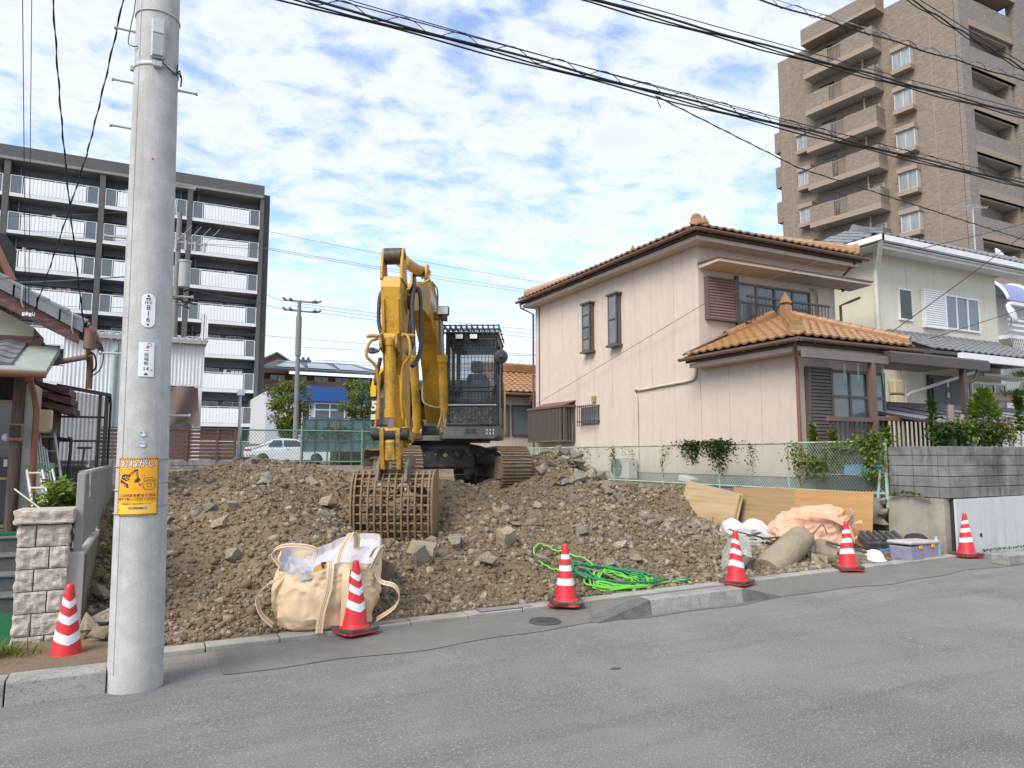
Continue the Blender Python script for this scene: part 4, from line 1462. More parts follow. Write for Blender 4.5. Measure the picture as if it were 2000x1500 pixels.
b.add(vs, [(j * 24 + i, (j + 1) * 24 + i, (j + 1) * 24 + (i + 1) % 24, j * 24 + (i + 1) % 24) for j in range(12) for i in range(24)], True)
b.build("sack", m_black, bb)
b = MB()
b.lathe([(0.0, 0.012), (0.05, 0.008), (0.062, 0.0)], n=16, M=rotm("X", R(75)), c=(0.0, -0.17, 0.11))
b.build("patch", m_white, bb)
b = MB()
b.tube([(8.85, 7.35, 0.5), (9.25, 6.95, 0.36)], 0.016, 6)
tag(b.build("dark_pole", m_iron), "dark thin pole slanting down onto the white helmet", "pole")
b = MB()
b.tube([(9.5, 6.98, 0.36), (9.95, 7.02, 0.4)], 0.018, 7)
tag(b.build("blue_tool_handle", mat("tool_blue", (0.03, 0.2, 0.6), 0.5)), "blue tool handle between the helmet and the tool box", "tool")
chunk("brick_piece", "red brown broken brick behind the white helmet", (9.55, 6.95, 0.29), (0.2, 0.1, 0.08), (0, 0.1, 0.2), mat("brick_red", (0.26, 0.1, 0.06), 0.9, var=0.2, nscale=15), 21.0, "brick", 0.06)

# ---------------------------------------------------------------- the excavator (x forward, y its left, z up)
m_yel = mat("machine_yellow", (0.55, 0.30, 0.022), 0.5, var=0.16, nscale=2.5, bump=0.06, bscale=40, stain=(0.2, 0.115, 0.03), sscale=3.4, samt=0.8, streak=((0.2, 0.12, 0.04), 0.55), speck=(0.12, 0.08, 0.04), spscale=48, spamt=0.5)
m_yelc = mat("machine_yellow_clean", (0.68, 0.40, 0.015), 0.4, var=0.05, nscale=3)
m_yeld = mat("machine_yellow_worn", (0.46, 0.26, 0.03), 0.6, var=0.2, nscale=8, bump=0.15, bscale=50, stain=(0.06, 0.045, 0.035), sscale=7, samt=0.85, speck=(0.14, 0.1, 0.06), spscale=30, spamt=0.7)
m_ink2 = mat("machine_black", (0.032, 0.034, 0.038), 0.55, var=0.2, nscale=4, stain=(0.15, 0.125, 0.095), sscale=3.0, samt=0.45)
m_dk = mat("machine_dark_grey", (0.085, 0.085, 0.085), 0.6, var=0.15, nscale=4, stain=(0.19, 0.16, 0.12), sscale=2.2, samt=0.6)
m_mudst = mat("muddy_steel", (0.20, 0.16, 0.115), 0.9, var=0.25, nscale=5, bump=0.7, bscale=25, stain=(0.06, 0.05, 0.042), sscale=4, samt=0.7, speck=(0.25, 0.2, 0.14), spscale=30, spamt=0.5)
m_shoe = mat("track_shoe_mud", (0.20, 0.16, 0.115), 0.95, var=0.3, nscale=6, bump=0.9, bscale=28, stain=(0.05, 0.043, 0.038), sscale=5, samt=0.75)
m_rustb = mat("grouser_rust", (0.24, 0.15, 0.08), 0.8, var=0.25, nscale=14, bump=0.3, stain=(0.13, 0.09, 0.06), sscale=9, samt=0.6)
m_rust = mat("bucket_rust", (0.23, 0.145, 0.075), 0.85, var=0.22, nscale=9, bump=0.5, bscale=45, stain=(0.22, 0.17, 0.11), sscale=6, samt=0.85, speck=(0.08, 0.055, 0.035), spscale=30, spamt=0.4)
m_chrome = mat("chrome_rod", (0.45, 0.44, 0.42), 0.3, metal=0.85, var=0.1, nscale=10)
m_hose = mat("hydraulic_hose", (0.03, 0.03, 0.032), 0.6, var=0.2, nscale=30)
m_cabgl = glassmat("cab_glass", (0.10, 0.14, 0.15), 0.05, 0.42)
m_seat = mat("seat_grey", (0.17, 0.19, 0.21), 0.8, var=0.1)
m_lens = glassmat("lamp_lens", (0.75, 0.76, 0.74), 0.15)
m_wht2 = mat("decal_white", (0.6, 0.6, 0.58), 0.5, var=0.05, stain=(0.3, 0.28, 0.24), sscale=5, samt=0.4)

EX = thing("excavator", "yellow and black tracked excavator with a rusty skeleton bucket parked on the earth heap", "excavator", (5.08, 13.18, 1.12), R(240.7))
YB = -0.03
TURN = R(22)

# tracks: frame, wheels and every shoe
sh = MB()
sh.m = 0
sh.cbox((0, 0, 0), (0.17, 0.56, 0.022))
sh.m = 1
for e in (-0.06, 0.0, 0.06):
 sh.cbox((e, 0, 0.02), (0.014, 0.56, 0.024 if e else 0.034))
shoe_me = sh.mesh("track_shoe", [m_shoe, m_rustb])
TL, TR_, TZ = 1.32, 0.375, 0.40
per = 4 * TL + 2 * math.pi * TR_
NS = 42

def track_at(s):
 """Point, and angle of the outward normal, at distance s round the track."""
 s %= per
 if s < 2 * TL:
  return TL - s, TZ + TR_ - 0.035 * math.sin(s / (2 * TL) * math.pi), math.pi / 2
 s -= 2 * TL
 if s < math.pi * TR_:
  a = math.pi / 2 + s / TR_
  return -TL + TR_ * math.cos(a), TZ + TR_ * math.sin(a), a
 s -= math.pi * TR_
 if s < 2 * TL:
  return -TL + s, TZ - TR_, -math.pi / 2
 s -= 2 * TL
 a = -math.pi / 2 + s / TR_
 return TL + TR_ * math.cos(a), TZ + TR_ * math.sin(a), a

for side in (1, -1):
 tr = bpy.data.objects.new("track", None)
 COL.objects.link(tr)
 tr.parent = EX
 tr.location = (math.cos(TURN + math.pi / 2) * side * 0.995, math.sin(TURN + math.pi / 2) * side * 0.995, 0)
 tr.rotation_euler = (0, 0, TURN)
 for k in range(NS):
  x, z, a = track_at((k + 0.3) * per / NS)
  o = link("track_shoe", shoe_me, tr, (x, 0, z), rot=(0, math.pi / 2 - a, 0))
 b = MB()
 b.prism([(-1.3, 0.22), (-1.35, 0.42), (-1.2, 0.58), (1.0, 0.60), (1.25, 0.52), (1.3, 0.28), (1.1, 0.2)], "y", -0.13, 0.13)
 b.build("track_frame", m_mudst, tr, bevel=0.02)
 for s2 in (-1, 1):
  b = MB()
  b.prism([(0.98, 0.20), (1.34, 0.20), (1.5, 0.34), (1.5, 0.5), (1.3, 0.62), (0.98, 0.62)], "y", s2 * 0.13, s2 * 0.2)
  b.build("idler_plate", m_mudst, tr, bevel=0.015)
 for e, r_ in ((TL, 0.30), (-TL, 0.29)):
  b = MB()
  b.lathe([(0.06, -0.09), (r_ - 0.03, -0.085), (r_, -0.06), (r_, 0.06), (r_ - 0.03, 0.085), (0.06, 0.09)], n=28, M=rotm("X", R(90)), c=(e, 0, TZ))
  b.build("idler" if e > 0 else "sprocket", m_mudst, tr)
 for k in range(6):
  b = MB()
  b.lathe([(0.03, -0.11), (0.09, -0.1), (0.09, 0.1), (0.03, 0.11)], n=16, M=rotm("X", R(90)), c=(-0.95 + 0.38 * k, 0, 0.13))
  b.build("roller", m_mudst, tr)
 b = MB()                                   # caked mud lying in the frame and on the lower run
 rgm = random.Random(side + 7)
 for k in range(70):
  v, f = PROTO[rgm.randrange(12)]
  s_ = rgm.uniform(0.06, 0.2)
  xx = rgm.uniform(-1.3, 1.45)
  zz_ = 0.09 if rgm.random() < 0.35 else 0.6
  b.add([tuple(np.array(q) * s_ + np.array([xx, rgm.uniform(-0.22, 0.22), zz_])) for q in v], [tuple(int(i) for i in q) for q in f])
 b.build("caked_mud", m_soil, tr)

cbm = MB()
Rz = rotm("Z", TURN)
cbm.cbox((0, 0, 0.56), (1.25, 1.1, 0.36), Rz, ch=0.04)
for sx in (-1, 1):
 for sy in (-1, 1):
  c = Rz @ Vector((sx * 0.62, sy * 0.58, 0))
  p = [Rz @ Vector(q) for q in ((sx * 0.25, sy * 0.35, 0.70), (sx * 0.78, sy * 0.92, 0.56))]
  cbm.tube([p[0], (p[0] + p[1]) / 2 + Vector((0, 0, 0.03)), p[1]], [0.2, 0.17, 0.15], 4, smooth=False)
cbm.build("car_body", mat("dusty_black", (0.07, 0.064, 0.056), 0.8, var=0.25, nscale=4, bump=0.3, stain=(0.19, 0.155, 0.11), sscale=3, samt=0.8), EX, bevel=0.01)
b = MB()
rgm = random.Random(4)
for k in range(80):
 v, f = PROTO[rgm.randrange(12)]
 s_ = rgm.uniform(0.05, 0.17)
 q = Rz @ Vector((rgm.uniform(0.2, 0.85), rgm.uniform(-0.75, 0.85), 0.72 - rgm.uniform(0, 0.1)))
 b.add([tuple(np.array(t) * s_ + np.array(q)) for t in v], [tuple(int(i) for i in t) for t in f])
b.build("caked_mud", m_soil, EX)
b = MB()
b.lathe([(0.60, 0.72), (0.66, 0.74), (0.66, 0.83), (0.58, 0.84), (0.58, 0.93)], n=48)
b.build("swing_ring", m_dk, EX)

# upper structure: deck, centre frame, side bodies, counterweight
up_ = MB()
up_.prism([(1.02, -0.55), (1.02, 0.2), (-1.2, 0.9), (-1.2, -0.9)], "z", 0.9, 1.0)
up_.build("deck", m_dk, EX, bevel=0.015)
b = MB()
b.prism([(0.75, 1.0), (0.88, 1.02), (0.9, 1.3), (0.7, 1.55), (0.1, 1.6), (-0.6, 1.4), (-0.6, 1.0)], "y", -0.42, -0.36)
b.prism([(0.75, 1.0), (0.88, 1.02), (0.9, 1.3), (0.7, 1.55), (0.1, 1.6), (-0.6, 1.4), (-0.6, 1.0)], "y", 0.14, 0.2)
b.cbox((0.35, -0.1, 1.12), (0.8, 0.5, 0.22))
b.build("boom_bracket", m_dk, EX, bevel=0.01)
b = MB()
b.cbox((0.86, -0.1, 1.13), (0.04, 0.26, 0.1))
b.build("tow_opening", m_black, EX)
# right-hand (image-left) body: black lower panel, dark box, yellow curved fairing with the model digit
b = MB()
b.prism([(-1.25, 0.93), (0.55, 0.93), (0.72, 1.02), (0.74, 1.18), (-1.28, 1.18)], "y", -1.24, -0.45)
b.build("lower_skirt", m_dk, EX, bevel=0.03)
b = MB()
b.prism([(-1.28, 1.19), (0.68, 1.19), (0.70, 1.72), (0.55, 1.98), (-1.28, 2.0)], "y", -1.22, -0.5)
b.build("side_body", m_ink2, EX, bevel=0.02)
b = MB()
b.prism([(-0.2, 2.0), (0.50, 2.0), (0.44, 2.28), (-0.2, 2.3)], "y", -1.0, -0.5)
b.build("tank_box", m_dk, EX, bevel=0.03)
b = MB()
pr = [(-1.235, 1.74), (-1.24, 1.9), (-1.2, 2.08), (-1.1, 2.24), (-1.0, 2.3), (-0.98, 2.26), (-1.06, 2.16), (-1.12, 2.0), (-1.13, 1.74)]
b.prism(pr, "x", -1.0, 0.74)
b.build("yellow_fairing", m_yelc, EX, bevel=0.008)
me = text_mesh("5", 0.24, bold=0.012)
for v in me.vertices:
 v.co = Vector((-v.co.x * 1.0 + 0.0, v.co.y, 0))
me.materials.clear()
me.materials.append(m_wht2)
o = link("lettering", me, EX, (0.705, -1.165, 1.56))
for v in me.vertices:
 v.co = Vector((0.003, -v.co.x, v.co.y))
b = MB()
b.cbox((0.704, -1.165, 1.36), (0.004, 0.13, 0.1))
b.build("decal_bar", m_wht2, EX)
b = MB()
b.prism([(0.74, -0.96), (0.74, -0.62), (0.74 - 0.03, -0.55), (0.72 - 0.03, -1.0)], "z", 1.2, 2.02)
b.build("door_panel", m_dk, EX, bevel=0.02)
b = MB()
arc = [(-1.25 - 0.28 * math.cos(R(a)), 1.2 * math.sin(R(a))) for a in range(-90, 91, 12)]
b.prism([(-0.9, -1.2)] + arc + [(-0.9, 1.2)], "z", 0.95, 1.95)
b.build("counterweight", m_yelc, EX, bevel=0.04)
b = MB()
b.prism([(-1.3, 1.955), (-0.6, 1.955), (-0.62, 2.2), (-1.1, 2.22), (-1.28, 2.1)], "y", -0.9, 0.9)
b.build("engine_hood", m_ink2, EX, bevel=0.04)
b = MB()
b.cbox((-0.82, 1.215, 1.6), (0.5, 0.02, 1.05), ch=0.005)
b.build("yellow_side_panel", m_yelc, EX)
b = MB()
b.cbox((-0.62, 1.2, 1.62), (0.16, 0.03, 0.14))
b.build("latch_plate", m_black, EX)

# cab
CX0, CX1, CY0, CY1, CZ0, CZ1 = -0.58, 1.12, 0.24, 1.20, 1.17, 2.86
b = MB()
b.prism([(CY0 - 0.04, 0.93), (CY1 - 0.06, 0.93), (CY1 + 0.02, 1.0), (CY1 + 0.03, CZ0), (CY0 - 0.04, CZ0)], "x", CX0, CX1 + 0.03)
b.build("cab_skirt", m_dk, EX, bevel=0.02)
b = MB()
for k in range(6):
 b.cbox((CX1 + 0.032, 0.66, 1.03 + 0.017 * k), (0.006, 0.09, 0.006))
 b.cbox((CX1 + 0.032, 0.77, 1.03 + 0.017 * k), (0.006, 0.09, 0.006))
b.build("vent_slots", m_black, EX)
b = MB()
for k, (y_, z_) in enumerate(((1.0, 1.1), (1.06, 1.1), (1.12, 1.1), (1.0, 1.04), (1.06, 1.04), (1.12, 1.04))):
 b.cbox((CX1 + 0.032, y_, z_), (0.005, 0.03, 0.012))
 b.cbox((CX1 + 0.032, y_ + 0.008, z_ - 0.016), (0.005, 0.012, 0.022))
b.build("maker_mark", m_wht2, EX)
cab = bpy.data.objects.new("cab", None)
COL.objects.link(cab)
cab.parent = EX
b = MB()
pw = 0.075
for y_ in (CY0, CY1 - pw):
 b.box(CX1 - 0.07, y_, CZ0, CX1, y_ + pw, CZ1)            # front posts
 b.box(CX0, y_, CZ0, CX0 + 0.09, y_ + pw, CZ1)
 b.box(0.25, y_ + 0.01, CZ0, 0.33, y_ + pw - 0.01, CZ1)
 b.box(CX0, y_ + 0.012, CZ0 + 0.001, CX1 - 0.072, y_ + pw - 0.012, CZ0 + 0.42)
 b.box(CX0, y_ + 0.002, CZ1 - 0.16, CX1 - 0.072, y_ + pw - 0.002, CZ1 - 0.001)
b.box(CX1 - 0.068, CY0 + pw, CZ1 - 0.19, CX1 - 0.002, CY1 - pw, CZ1 - 0.002)
b.box(CX1 - 0.068, CY0 + pw, CZ0 + 0.002, CX1 - 0.002, CY1 - pw, CZ0 + 0.05)
b.box(CX1 - 0.066, CY0 + pw, CZ0 + 0.36, CX1 - 0.004, CY1 - pw, CZ0 + 0.42)
b.box(CX0 + 0.001, CY0 + pw, CZ0 + 0.002, CX0 + 0.088, CY1 - pw, CZ0 + 0.55)
b.box(CX0 + 0.001, CY0 + pw, CZ1 - 0.15, CX0 + 0.088, CY1 - pw, CZ1 - 0.002)
b.box(CX0 - 0.01, CY0 - 0.015, CZ1, CX1 + 0.02, CY1 + 0.015, CZ1 + 0.045)
b.build("cab_frame", m_ink2, cab, bevel=0.012)
b = MB()
b.quad((CX1 - 0.03, CY0 + pw, CZ0 + 0.43), (CX1 - 0.03, CY1 - pw, CZ0 + 0.43), (CX1 - 0.03, CY1 - pw, CZ1 - 0.19), (CX1 - 0.03, CY0 + pw, CZ1 - 0.19))
b.build("front_window", m_cabgl, cab)
b = MB()
b.quad((CX1 - 0.03, CY0 + pw, CZ0 + 0.05), (CX1 - 0.03, CY1 - pw, CZ0 + 0.05), (CX1 - 0.03, CY1 - pw, CZ0 + 0.36), (CX1 - 0.03, CY0 + pw, CZ0 + 0.36))
m_dirtgl = mat("dirty_glass", (0.05, 0.06, 0.06), 0.25, var=0.3, nscale=9, speck=(0.24, 0.2, 0.14), spscale=28, spamt=0.8)
b.build("lower_window", m_dirtgl, cab)
b = MB()
b.quad((CX0 + 0.045, CY0 + pw, CZ0 + 0.55), (CX0 + 0.045, CY1 - pw, CZ0 + 0.55), (CX0 + 0.045, CY1 - pw, CZ1 - 0.15), (CX0 + 0.045, CY0 + pw, CZ1 - 0.15))
for y_ in (CY0 + 0.03, CY1 - 0.03):
 b.quad((CX0 + 0.09, y_, CZ0 + 0.42), (CX1 - 0.07, y_, CZ0 + 0.42), (CX1 - 0.07, y_, CZ1 - 0.16), (CX0 + 0.09, y_, CZ1 - 0.16))
b.build("side_window", m_cabgl, cab)
b = MB()
b.box(CX0 + 0.1, CY0 + 0.08, CZ0 + 0.0, CX1 - 0.08, CY1 - 0.08, CZ0 + 0.03)
b.build("floor", m_black, cab)
seat = bpy.data.objects.new("seat", None)
COL.objects.link(seat)
seat.parent = cab
b = MB()
b.prism([(0.46, 1.75), (0.96, 1.75), (0.98, 2.05), (0.88, 2.26), (0.54, 2.26), (0.44, 2.05)], "x", -0.2, -0.06)
b.cbox((0.1, 0.71, 1.68), (0.5, 0.5, 0.16), ch=0.04)
b.build("seat_cushion", m_seat, seat, bevel=0.03)
b = MB()
b.prism([(0.60, 2.28), (0.82, 2.28), (0.84, 2.42), (0.79, 2.52), (0.63, 2.52), (0.58, 2.42)], "x", -0.19, -0.08)
b.build("headrest", m_seat, seat, bevel=0.03)
b = MB()
b.cbox((0.55, 0.42, 1.6), (0.3, 0.14, 0.5), ch=0.02)
b.cbox((0.55, 1.02, 1.55), (0.3, 0.14, 0.4), ch=0.02)
b.build("console", m_black, cab)
# front guard: bars each on their own
gd = bpy.data.objects.new("front_guard", None)
COL.objects.link(gd)
gd.parent = EX
gx = CX1 + 0.045
for k in range(15):
 y_ = CY0 + 0.04 + (CY1 - CY0 - 0.08) * k / 14
 b = MB()
 b.cyl((gx, y_, CZ0 + 0.03), (gx, y_, CZ1 - 0.11), 0.0055 if k not in (0, 14) else 0.012, n=6)
 b.build("guard_bar", m_ink2, gd)
for k, z_ in enumerate((1.2, 1.29, 1.39, 1.545, 1.65, 1.80, 1.88, 2.03, 2.18, 2.30, 2.42, 2.54, 2.66, 2.75)):
 b = MB()
 b.cyl((gx + 0.012, CY0 + 0.02, z_), (gx + 0.012, CY1 - 0.02, z_), 0.013 if k in (3, 5, 6, 13, 0) else 0.005, n=6)
 b.build("guard_bar", m_ink2 if k != 3 else m_galv, gd)
rgd = bpy.data.objects.new("roof_guard", None)
COL.objects.link(rgd)
rgd.parent = EX
rz0, rz1 = CZ1 + 0.045, CZ1 + 0.14
for k in range(11):
 y_ = CY0 - 0.02 + (CY1 - CY0 + 0.04) * k / 10
 b = MB()
 b.cbox(((CX0 + CX1) / 2 + 0.06, y_, rz1 - 0.02), (CX1 - CX0 + 0.1, 0.014, 0.05), rotm("Y", -0.02))
 b.cbox((CX1 + 0.10, y_, rz0 - 0.0), (0.014, 0.014, 0.16))
 b.build("guard_slat", m_ink2, rgd)
for dx, z_ in ((0.105, rz1 - 0.0), (0.112, rz1 - 0.065), (0.10, rz1 - 0.13), (-0.4, rz1 + 0.002), (-0.9, rz1 + 0.002), (-1.5, rz1 + 0.002)):
 b = MB()
 b.cbox((CX1 + dx, (CY0 + CY1) / 2, z_), (0.02, CY1 - CY0 + 0.08, 0.02))
 b.build("guard_slat", m_ink2, rgd)
for y_ in (0.50, 0.76):
 lp = bpy.data.objects.new("cab_lamp", None)
 COL.objects.link(lp)
 lp.parent = EX
 lp.location = (CX1 + 0.07, y_, CZ1 - 0.065)
 b = MB()
 b.cbox((0, 0, 0), (0.08, 0.15, 0.1), ch=0.012)
 b.build("lamp_housing", m_black, lp)
 b = MB()
 b.cbox((0.042, 0, 0), (0.006, 0.13, 0.08), ch=0.002)
 b.build("lamp_lens", m_lens, lp)
# mirrors
for (c, arm, Mx) in (((CX1 + 0.1, CY1 + 0.06, 2.42), [(CX1 - 0.02, CY1 - 0.02, 2.62), (CX1 + 0.05, CY1 + 0.05, 2.6), (CX1 + 0.07, CY1 + 0.06, 2.42)], rotm("Z", 0.3) @ rotm("Y", R(92))),
      ((0.75, -1.22, 2.62), [(0.72, -0.98, 2.0), (0.72, -0.96, 2.3), (0.72, -0.98, 2.75), (0.74, -1.05, 2.7), (0.75, -1.1, 2.58)], rotm("X", -0.2) @ rotm("Y", R(25)))):
 mi = bpy.data.objects.new("mirror", None)
 COL.objects.link(mi)
 mi.parent = EX
 b = MB()
 b.lathe([(0.0, -0.05), (0.07, -0.045), (0.125, -0.01), (0.13, 0.01), (0.12, 0.018), (0.0, 0.02)], n=28, M=Mx, c=c)
 b.lathe([(0.0, 0.06), (0.03, 0.055), (0.035, 0.02)], n=12, M=Mx, c=c)
 b.build("mirror_head", m_ink2, mi)
 b = MB()
 b.tube(sweep_pts(arm), 0.014, 7)
 b.build("mirror_arm", m_ink2, mi)
# side face of the cab towards its left: grey pillar and grab rail
b = MB()
b.box(0.45, CY1 + 0.001, CZ0 + 0.03, CX1 - 0.1, CY1 + 0.02, CZ0 + 0.95)
b.box(0.45, CY1 + 0.001, CZ0 + 0.95, 0.75, CY1 + 0.02, CZ1 - 0.2)
b.build("cab_door", m_dk, cab, bevel=0.008)
b = MB()
b.tube(sweep_pts([(CX1 + 0.02, CY1 - 0.01, 2.1), (CX1 + 0.09, CY1 + 0.0, 2.05), (CX1 + 0.08, CY1 - 0.02, 1.85), (CX1 + 0.02, CY1 - 0.06, 1.7)]), 0.016, 6)
b.tube(sweep_pts([(CX1 + 0.02, CY1 + 0.0, 1.95), (CX1 + 0.1, CY1 - 0.05, 1.9), (CX1 + 0.06, CY1 - 0.08, 1.75)]), 0.022, 6)
b.build("grab_rail", m_ink2, cab)

# boom
low = [(0.52, 1.08), (0.86, 1.55), (1.18, 2.15), (1.52, 2.62), (2.05, 2.92), (2.9, 2.94), (3.7, 2.76), (4.22, 2.6)]
hi_ = [(4.36, 2.78), (4.3, 2.95), (3.6, 3.12), (2.8, 3.4), (2.2, 3.58), (1.8, 3.6), (1.42, 3.42), (1.05, 2.85), (0.6, 1.95), (0.24, 1.4), (0.22, 1.18), (0.32, 1.06)]
boom = bpy.data.objects.new("boom", None)
COL.objects.link(boom)
boom.parent = EX
b = MB()
b.prism(low + hi_, "y", YB - 0.16, YB + 0.16)
b.build("boom_beam", m_yel, boom, bevel=0.012)
b = MB()
b.cyl((1.72, YB - 0.3, 3.08), (1.72, YB + 0.3, 3.08), 0.07, n=18)
b.cyl((0.4, YB - 0.26, 1.22), (0.4, YB + 0.26, 1.22), 0.1, n=18)
b.build("boom_pin", m_yeld, boom)
b = MB()                                            # pale decal with dark stripe on the side
for s_ in (1, -1):
 yy = YB + s_ * 0.1625
 for x0, x1, z0, z1, dz in ((1.62, 2.3, 3.12, 3.38, 0.06),):
  b.add([(x0, yy, z0), (x1, yy, z0 + dz), (x1, yy, z1 + dz * 1.2), (x0, yy, z1)], [(0, 1, 2, 3) if s_ < 0 else (3, 2, 1, 0)])
b.build("boom_decal", mat("decal_pale", (0.55, 0.52, 0.42), 0.5, var=0.05), boom)
b = MB()
yy = YB + 0.164
b.add([(1.7, yy, 3.2), (2.2, yy, 3.25), (2.2, yy, 3.14), (1.95, yy, 3.14)], [(3, 2, 1, 0)])
b.build("decal_stripe", mat("decal_blue_grey", (0.2, 0.24, 0.28), 0.5), boom)

def cylinder(name, A, B, r_, frac, y_, rod=None):
 """Hydraulic cylinder: barrel from A, chrome rod to B."""
 o_ = bpy.data.objects.new(name, None)
 COL.objects.link(o_)
 o_.parent = EX
 A, B = Vector((A[0], y_, A[1])), Vector((B[0], y_, B[1]))
 M_ = A + (B - A) * frac
 b_ = MB()
 b_.cyl(A, M_, r_, n=20)
 b_.cyl(M_ - (B - A).normalized() * 0.09, M_ + (B - A).normalized() * 0.015, r_ * 1.22, n=20)
 b_.cyl(A - (B - A).normalized() * 0.02, A + (B - A).normalized() * 0.09, r_ * 1.12, n=20)
 b_.build("barrel", m_yel, o_)
 b_ = MB()
 b_.cyl(M_, B, r_ * 0.56, n=16)
 b_.build("rod", m_chrome, o_)
 for q in (A, B):
  b_ = MB()
  b_.cyl(q + Vector((0, -r_ * 1.1, 0)), q + Vector((0, r_ * 1.1, 0)), r_ * 1.05, n=18)
  b_.build("eye", m_yeld, o_)
 return o_

for y_ in (YB - 0.255, YB + 0.255):
 cylinder("boom_cylinder", (0.98, 1.08), (1.72, 3.08), 0.078, 0.66, y_)
for y_ in (YB - 0.255, YB + 0.255):
 b = MB()
 b.cbox((0.96, y_, 1.1), (0.16, 0.2, 0.36), ch=0.02)
 b.build("cylinder_foot", mat("greasy_steel", (0.06, 0.045, 0.035), 0.6, var=0.3, nscale=10), EX)
cylinder("arm_cylinder", (2.35, 3.72), (4.48, 3.37), 0.085, 0.72, YB)
b = MB()
for s_ in (-1, 1):
 b.prism([(2.1, 3.5), (2.6, 3.42), (2.45, 3.82), (2.28, 3.84)], "y", YB + s_ * 0.1, YB + s_ * 0.13)
b.build("cylinder_lug", m_yel, boom)
wl = bpy.data.objects.new("boom_lamp", None)
COL.objects.link(wl)
wl.parent = EX
wl.location = (1.86, YB + 0.32, 3.12)
b = MB()
b.cbox((0, 0, 0.02), (0.1, 0.21, 0.16), ch=0.015)
b.cbox((-0.02, 0.02, -0.1), (0.12, 0.1, 0.1), ch=0.01)
b.build("lamp_housing", m_ink2, wl)
b = MB()
b.cbox((0.053, 0, 0.02), (0.008, 0.18, 0.13), ch=0.002)
b.build("lamp_lens", m_lens, wl)

# arm
arm = bpy.data.objects.new("arm", None)
COL.objects.link(arm)
arm.parent = EX
b = MB()
b.prism([(4.28, 3.02), (4.6, 3.06), (4.66, 2.9), (4.5, 2.1), (4.06, 0.86), (3.96, 0.74), (3.8, 0.76), (3.76, 0.9), (3.88, 2.0), (3.98, 2.6), (4.1, 2.92)], "y", YB - 0.135, YB + 0.135)
b.build("arm_beam", m_yel, arm, bevel=0.01)
for s_ in (-1, 1):
 b = MB()
 b.prism([(4.22, 2.98), (4.64, 3.02), (4.62, 3.2), (4.56, 3.44), (4.48, 3.49), (4.4, 3.44), (4.32, 3.18)], "y", YB + s_ * 0.118, YB + s_ * 0.155)
 b.build("arm_lug", m_yel, arm, bevel=0.006)
b = MB()
b.cyl((4.48, YB - 0.165, 3.37), (4.48, YB + 0.165, 3.37), 0.05, n=16)
b.cyl((4.48, YB - 0.115, 3.37), (4.48, YB + 0.115, 3.37), 0.115, n=22)
b.cyl((4.2, YB - 0.2, 2.78), (4.2, YB + 0.2, 2.78), 0.1, n=20)
b.build("arm_pin", mat("greasy_pin", (0.045, 0.035, 0.028), 0.55, var=0.4, nscale=20, stain=(0.2, 0.11, 0.03), sscale=12, samt=0.5), arm)
b = MB()                                          # weld outline plate on the front face and two ribs
for s_ in (-1, 1):
 b.cbox((4.56, YB + s_ * 0.10, 2.35), (0.05, 0.035, 0.8), rotm("Y", 0.19), ch=0.008)
b.build("arm_rib", m_yel, arm)
cylinder("bucket_cylinder", (4.62, 2.2), (4.46, 0.94), 0.072, 0.82, YB)
b = MB()
for s_ in (-1, 1):
 b.prism([(4.5, 2.32), (4.74, 2.24), (4.74, 2.06), (4.48, 2.0)], "y", YB + s_ * 0.09, YB + s_ * 0.12)
b.build("cylinder_lug", m_yeld, arm)
pipes = MB()
for s_, dz in ((-1, 0), (1, 0.06)):
 y_ = YB + s_ * 0.16
 pipes.tube(sweep_pts([(4.62, y_, 2.2 + dz), (4.68, y_ + s_ * 0.1, 2.14 + dz), (4.72, y_ + s_ * 0.13, 1.95), (4.62, y_ + s_ * 0.02, 1.8), (4.56, y_ - s_ * 0.01, 1.4), (4.5, y_ + s_ * 0.01, 1.12)]), 0.021, 7)
 pipes.tube(sweep_pts([(4.58, y_ + s_ * 0.16, 2.24), (4.62, y_ + s_ * 0.05, 2.24), (4.64, y_, 2.22)]), 0.026, 7)
 pipes.tube(sweep_pts([(4.6, y_ - s_ * 0.03, 1.7), (4.5, y_ + s_ * 0.03, 1.2), (4.46, y_ + s_ * 0.06, 0.98)]), 0.016, 7)
pipes.build("steel_pipe", m_yel, arm)
for pts in ([(4.2, YB + 0.19, 2.92), (4.35, YB + 0.27, 3.0), (4.5, YB + 0.27, 2.7), (4.55, YB + 0.30, 2.3), (4.6, YB + 0.30, 2.12), (4.62, YB + 0.22, 1.98)],
   [(3.9, YB + 0.19, 3.0), (4.15, YB + 0.3, 2.98), (4.3, YB + 0.36, 2.6), (4.42, YB + 0.38, 2.1), (4.5, YB + 0.34, 1.9), (4.6, YB + 0.3, 1.82)],
   [(4.0, YB + 0.17, 3.02), (4.3, YB + 0.24, 2.9), (4.42, YB + 0.24, 2.5), (4.45, YB + 0.22, 2.2)],
   [(4.1, YB - 0.18, 3.0), (4.3, YB - 0.22, 2.86), (4.36, YB - 0.22, 2.5), (4.4, YB - 0.17, 2.3)],
   [(4.3, YB - 0.2, 1.98), (4.36, YB - 0.24, 1.7), (4.45, YB - 0.22, 1.6)]):
 pp = sweep_pts(pts, 10)
 b = MB()
 b.tube(pp, [0.027 + 0.004 * (i % 2) for i in range(len(pp))], 8)
 b.build("hydraulic_hose", m_hose, EX)
b = MB()
b.tube(sweep_pts([(1.25, YB - 0.13, 1.95), (1.3, YB - 0.1, 1.6), (1.2, YB + 0.1, 1.5), (1.12, YB + 0.26, 1.5), (1.12, YB + 0.28, 1.2), (1.05, YB + 0.2, 1.05)]), 0.018, 7)
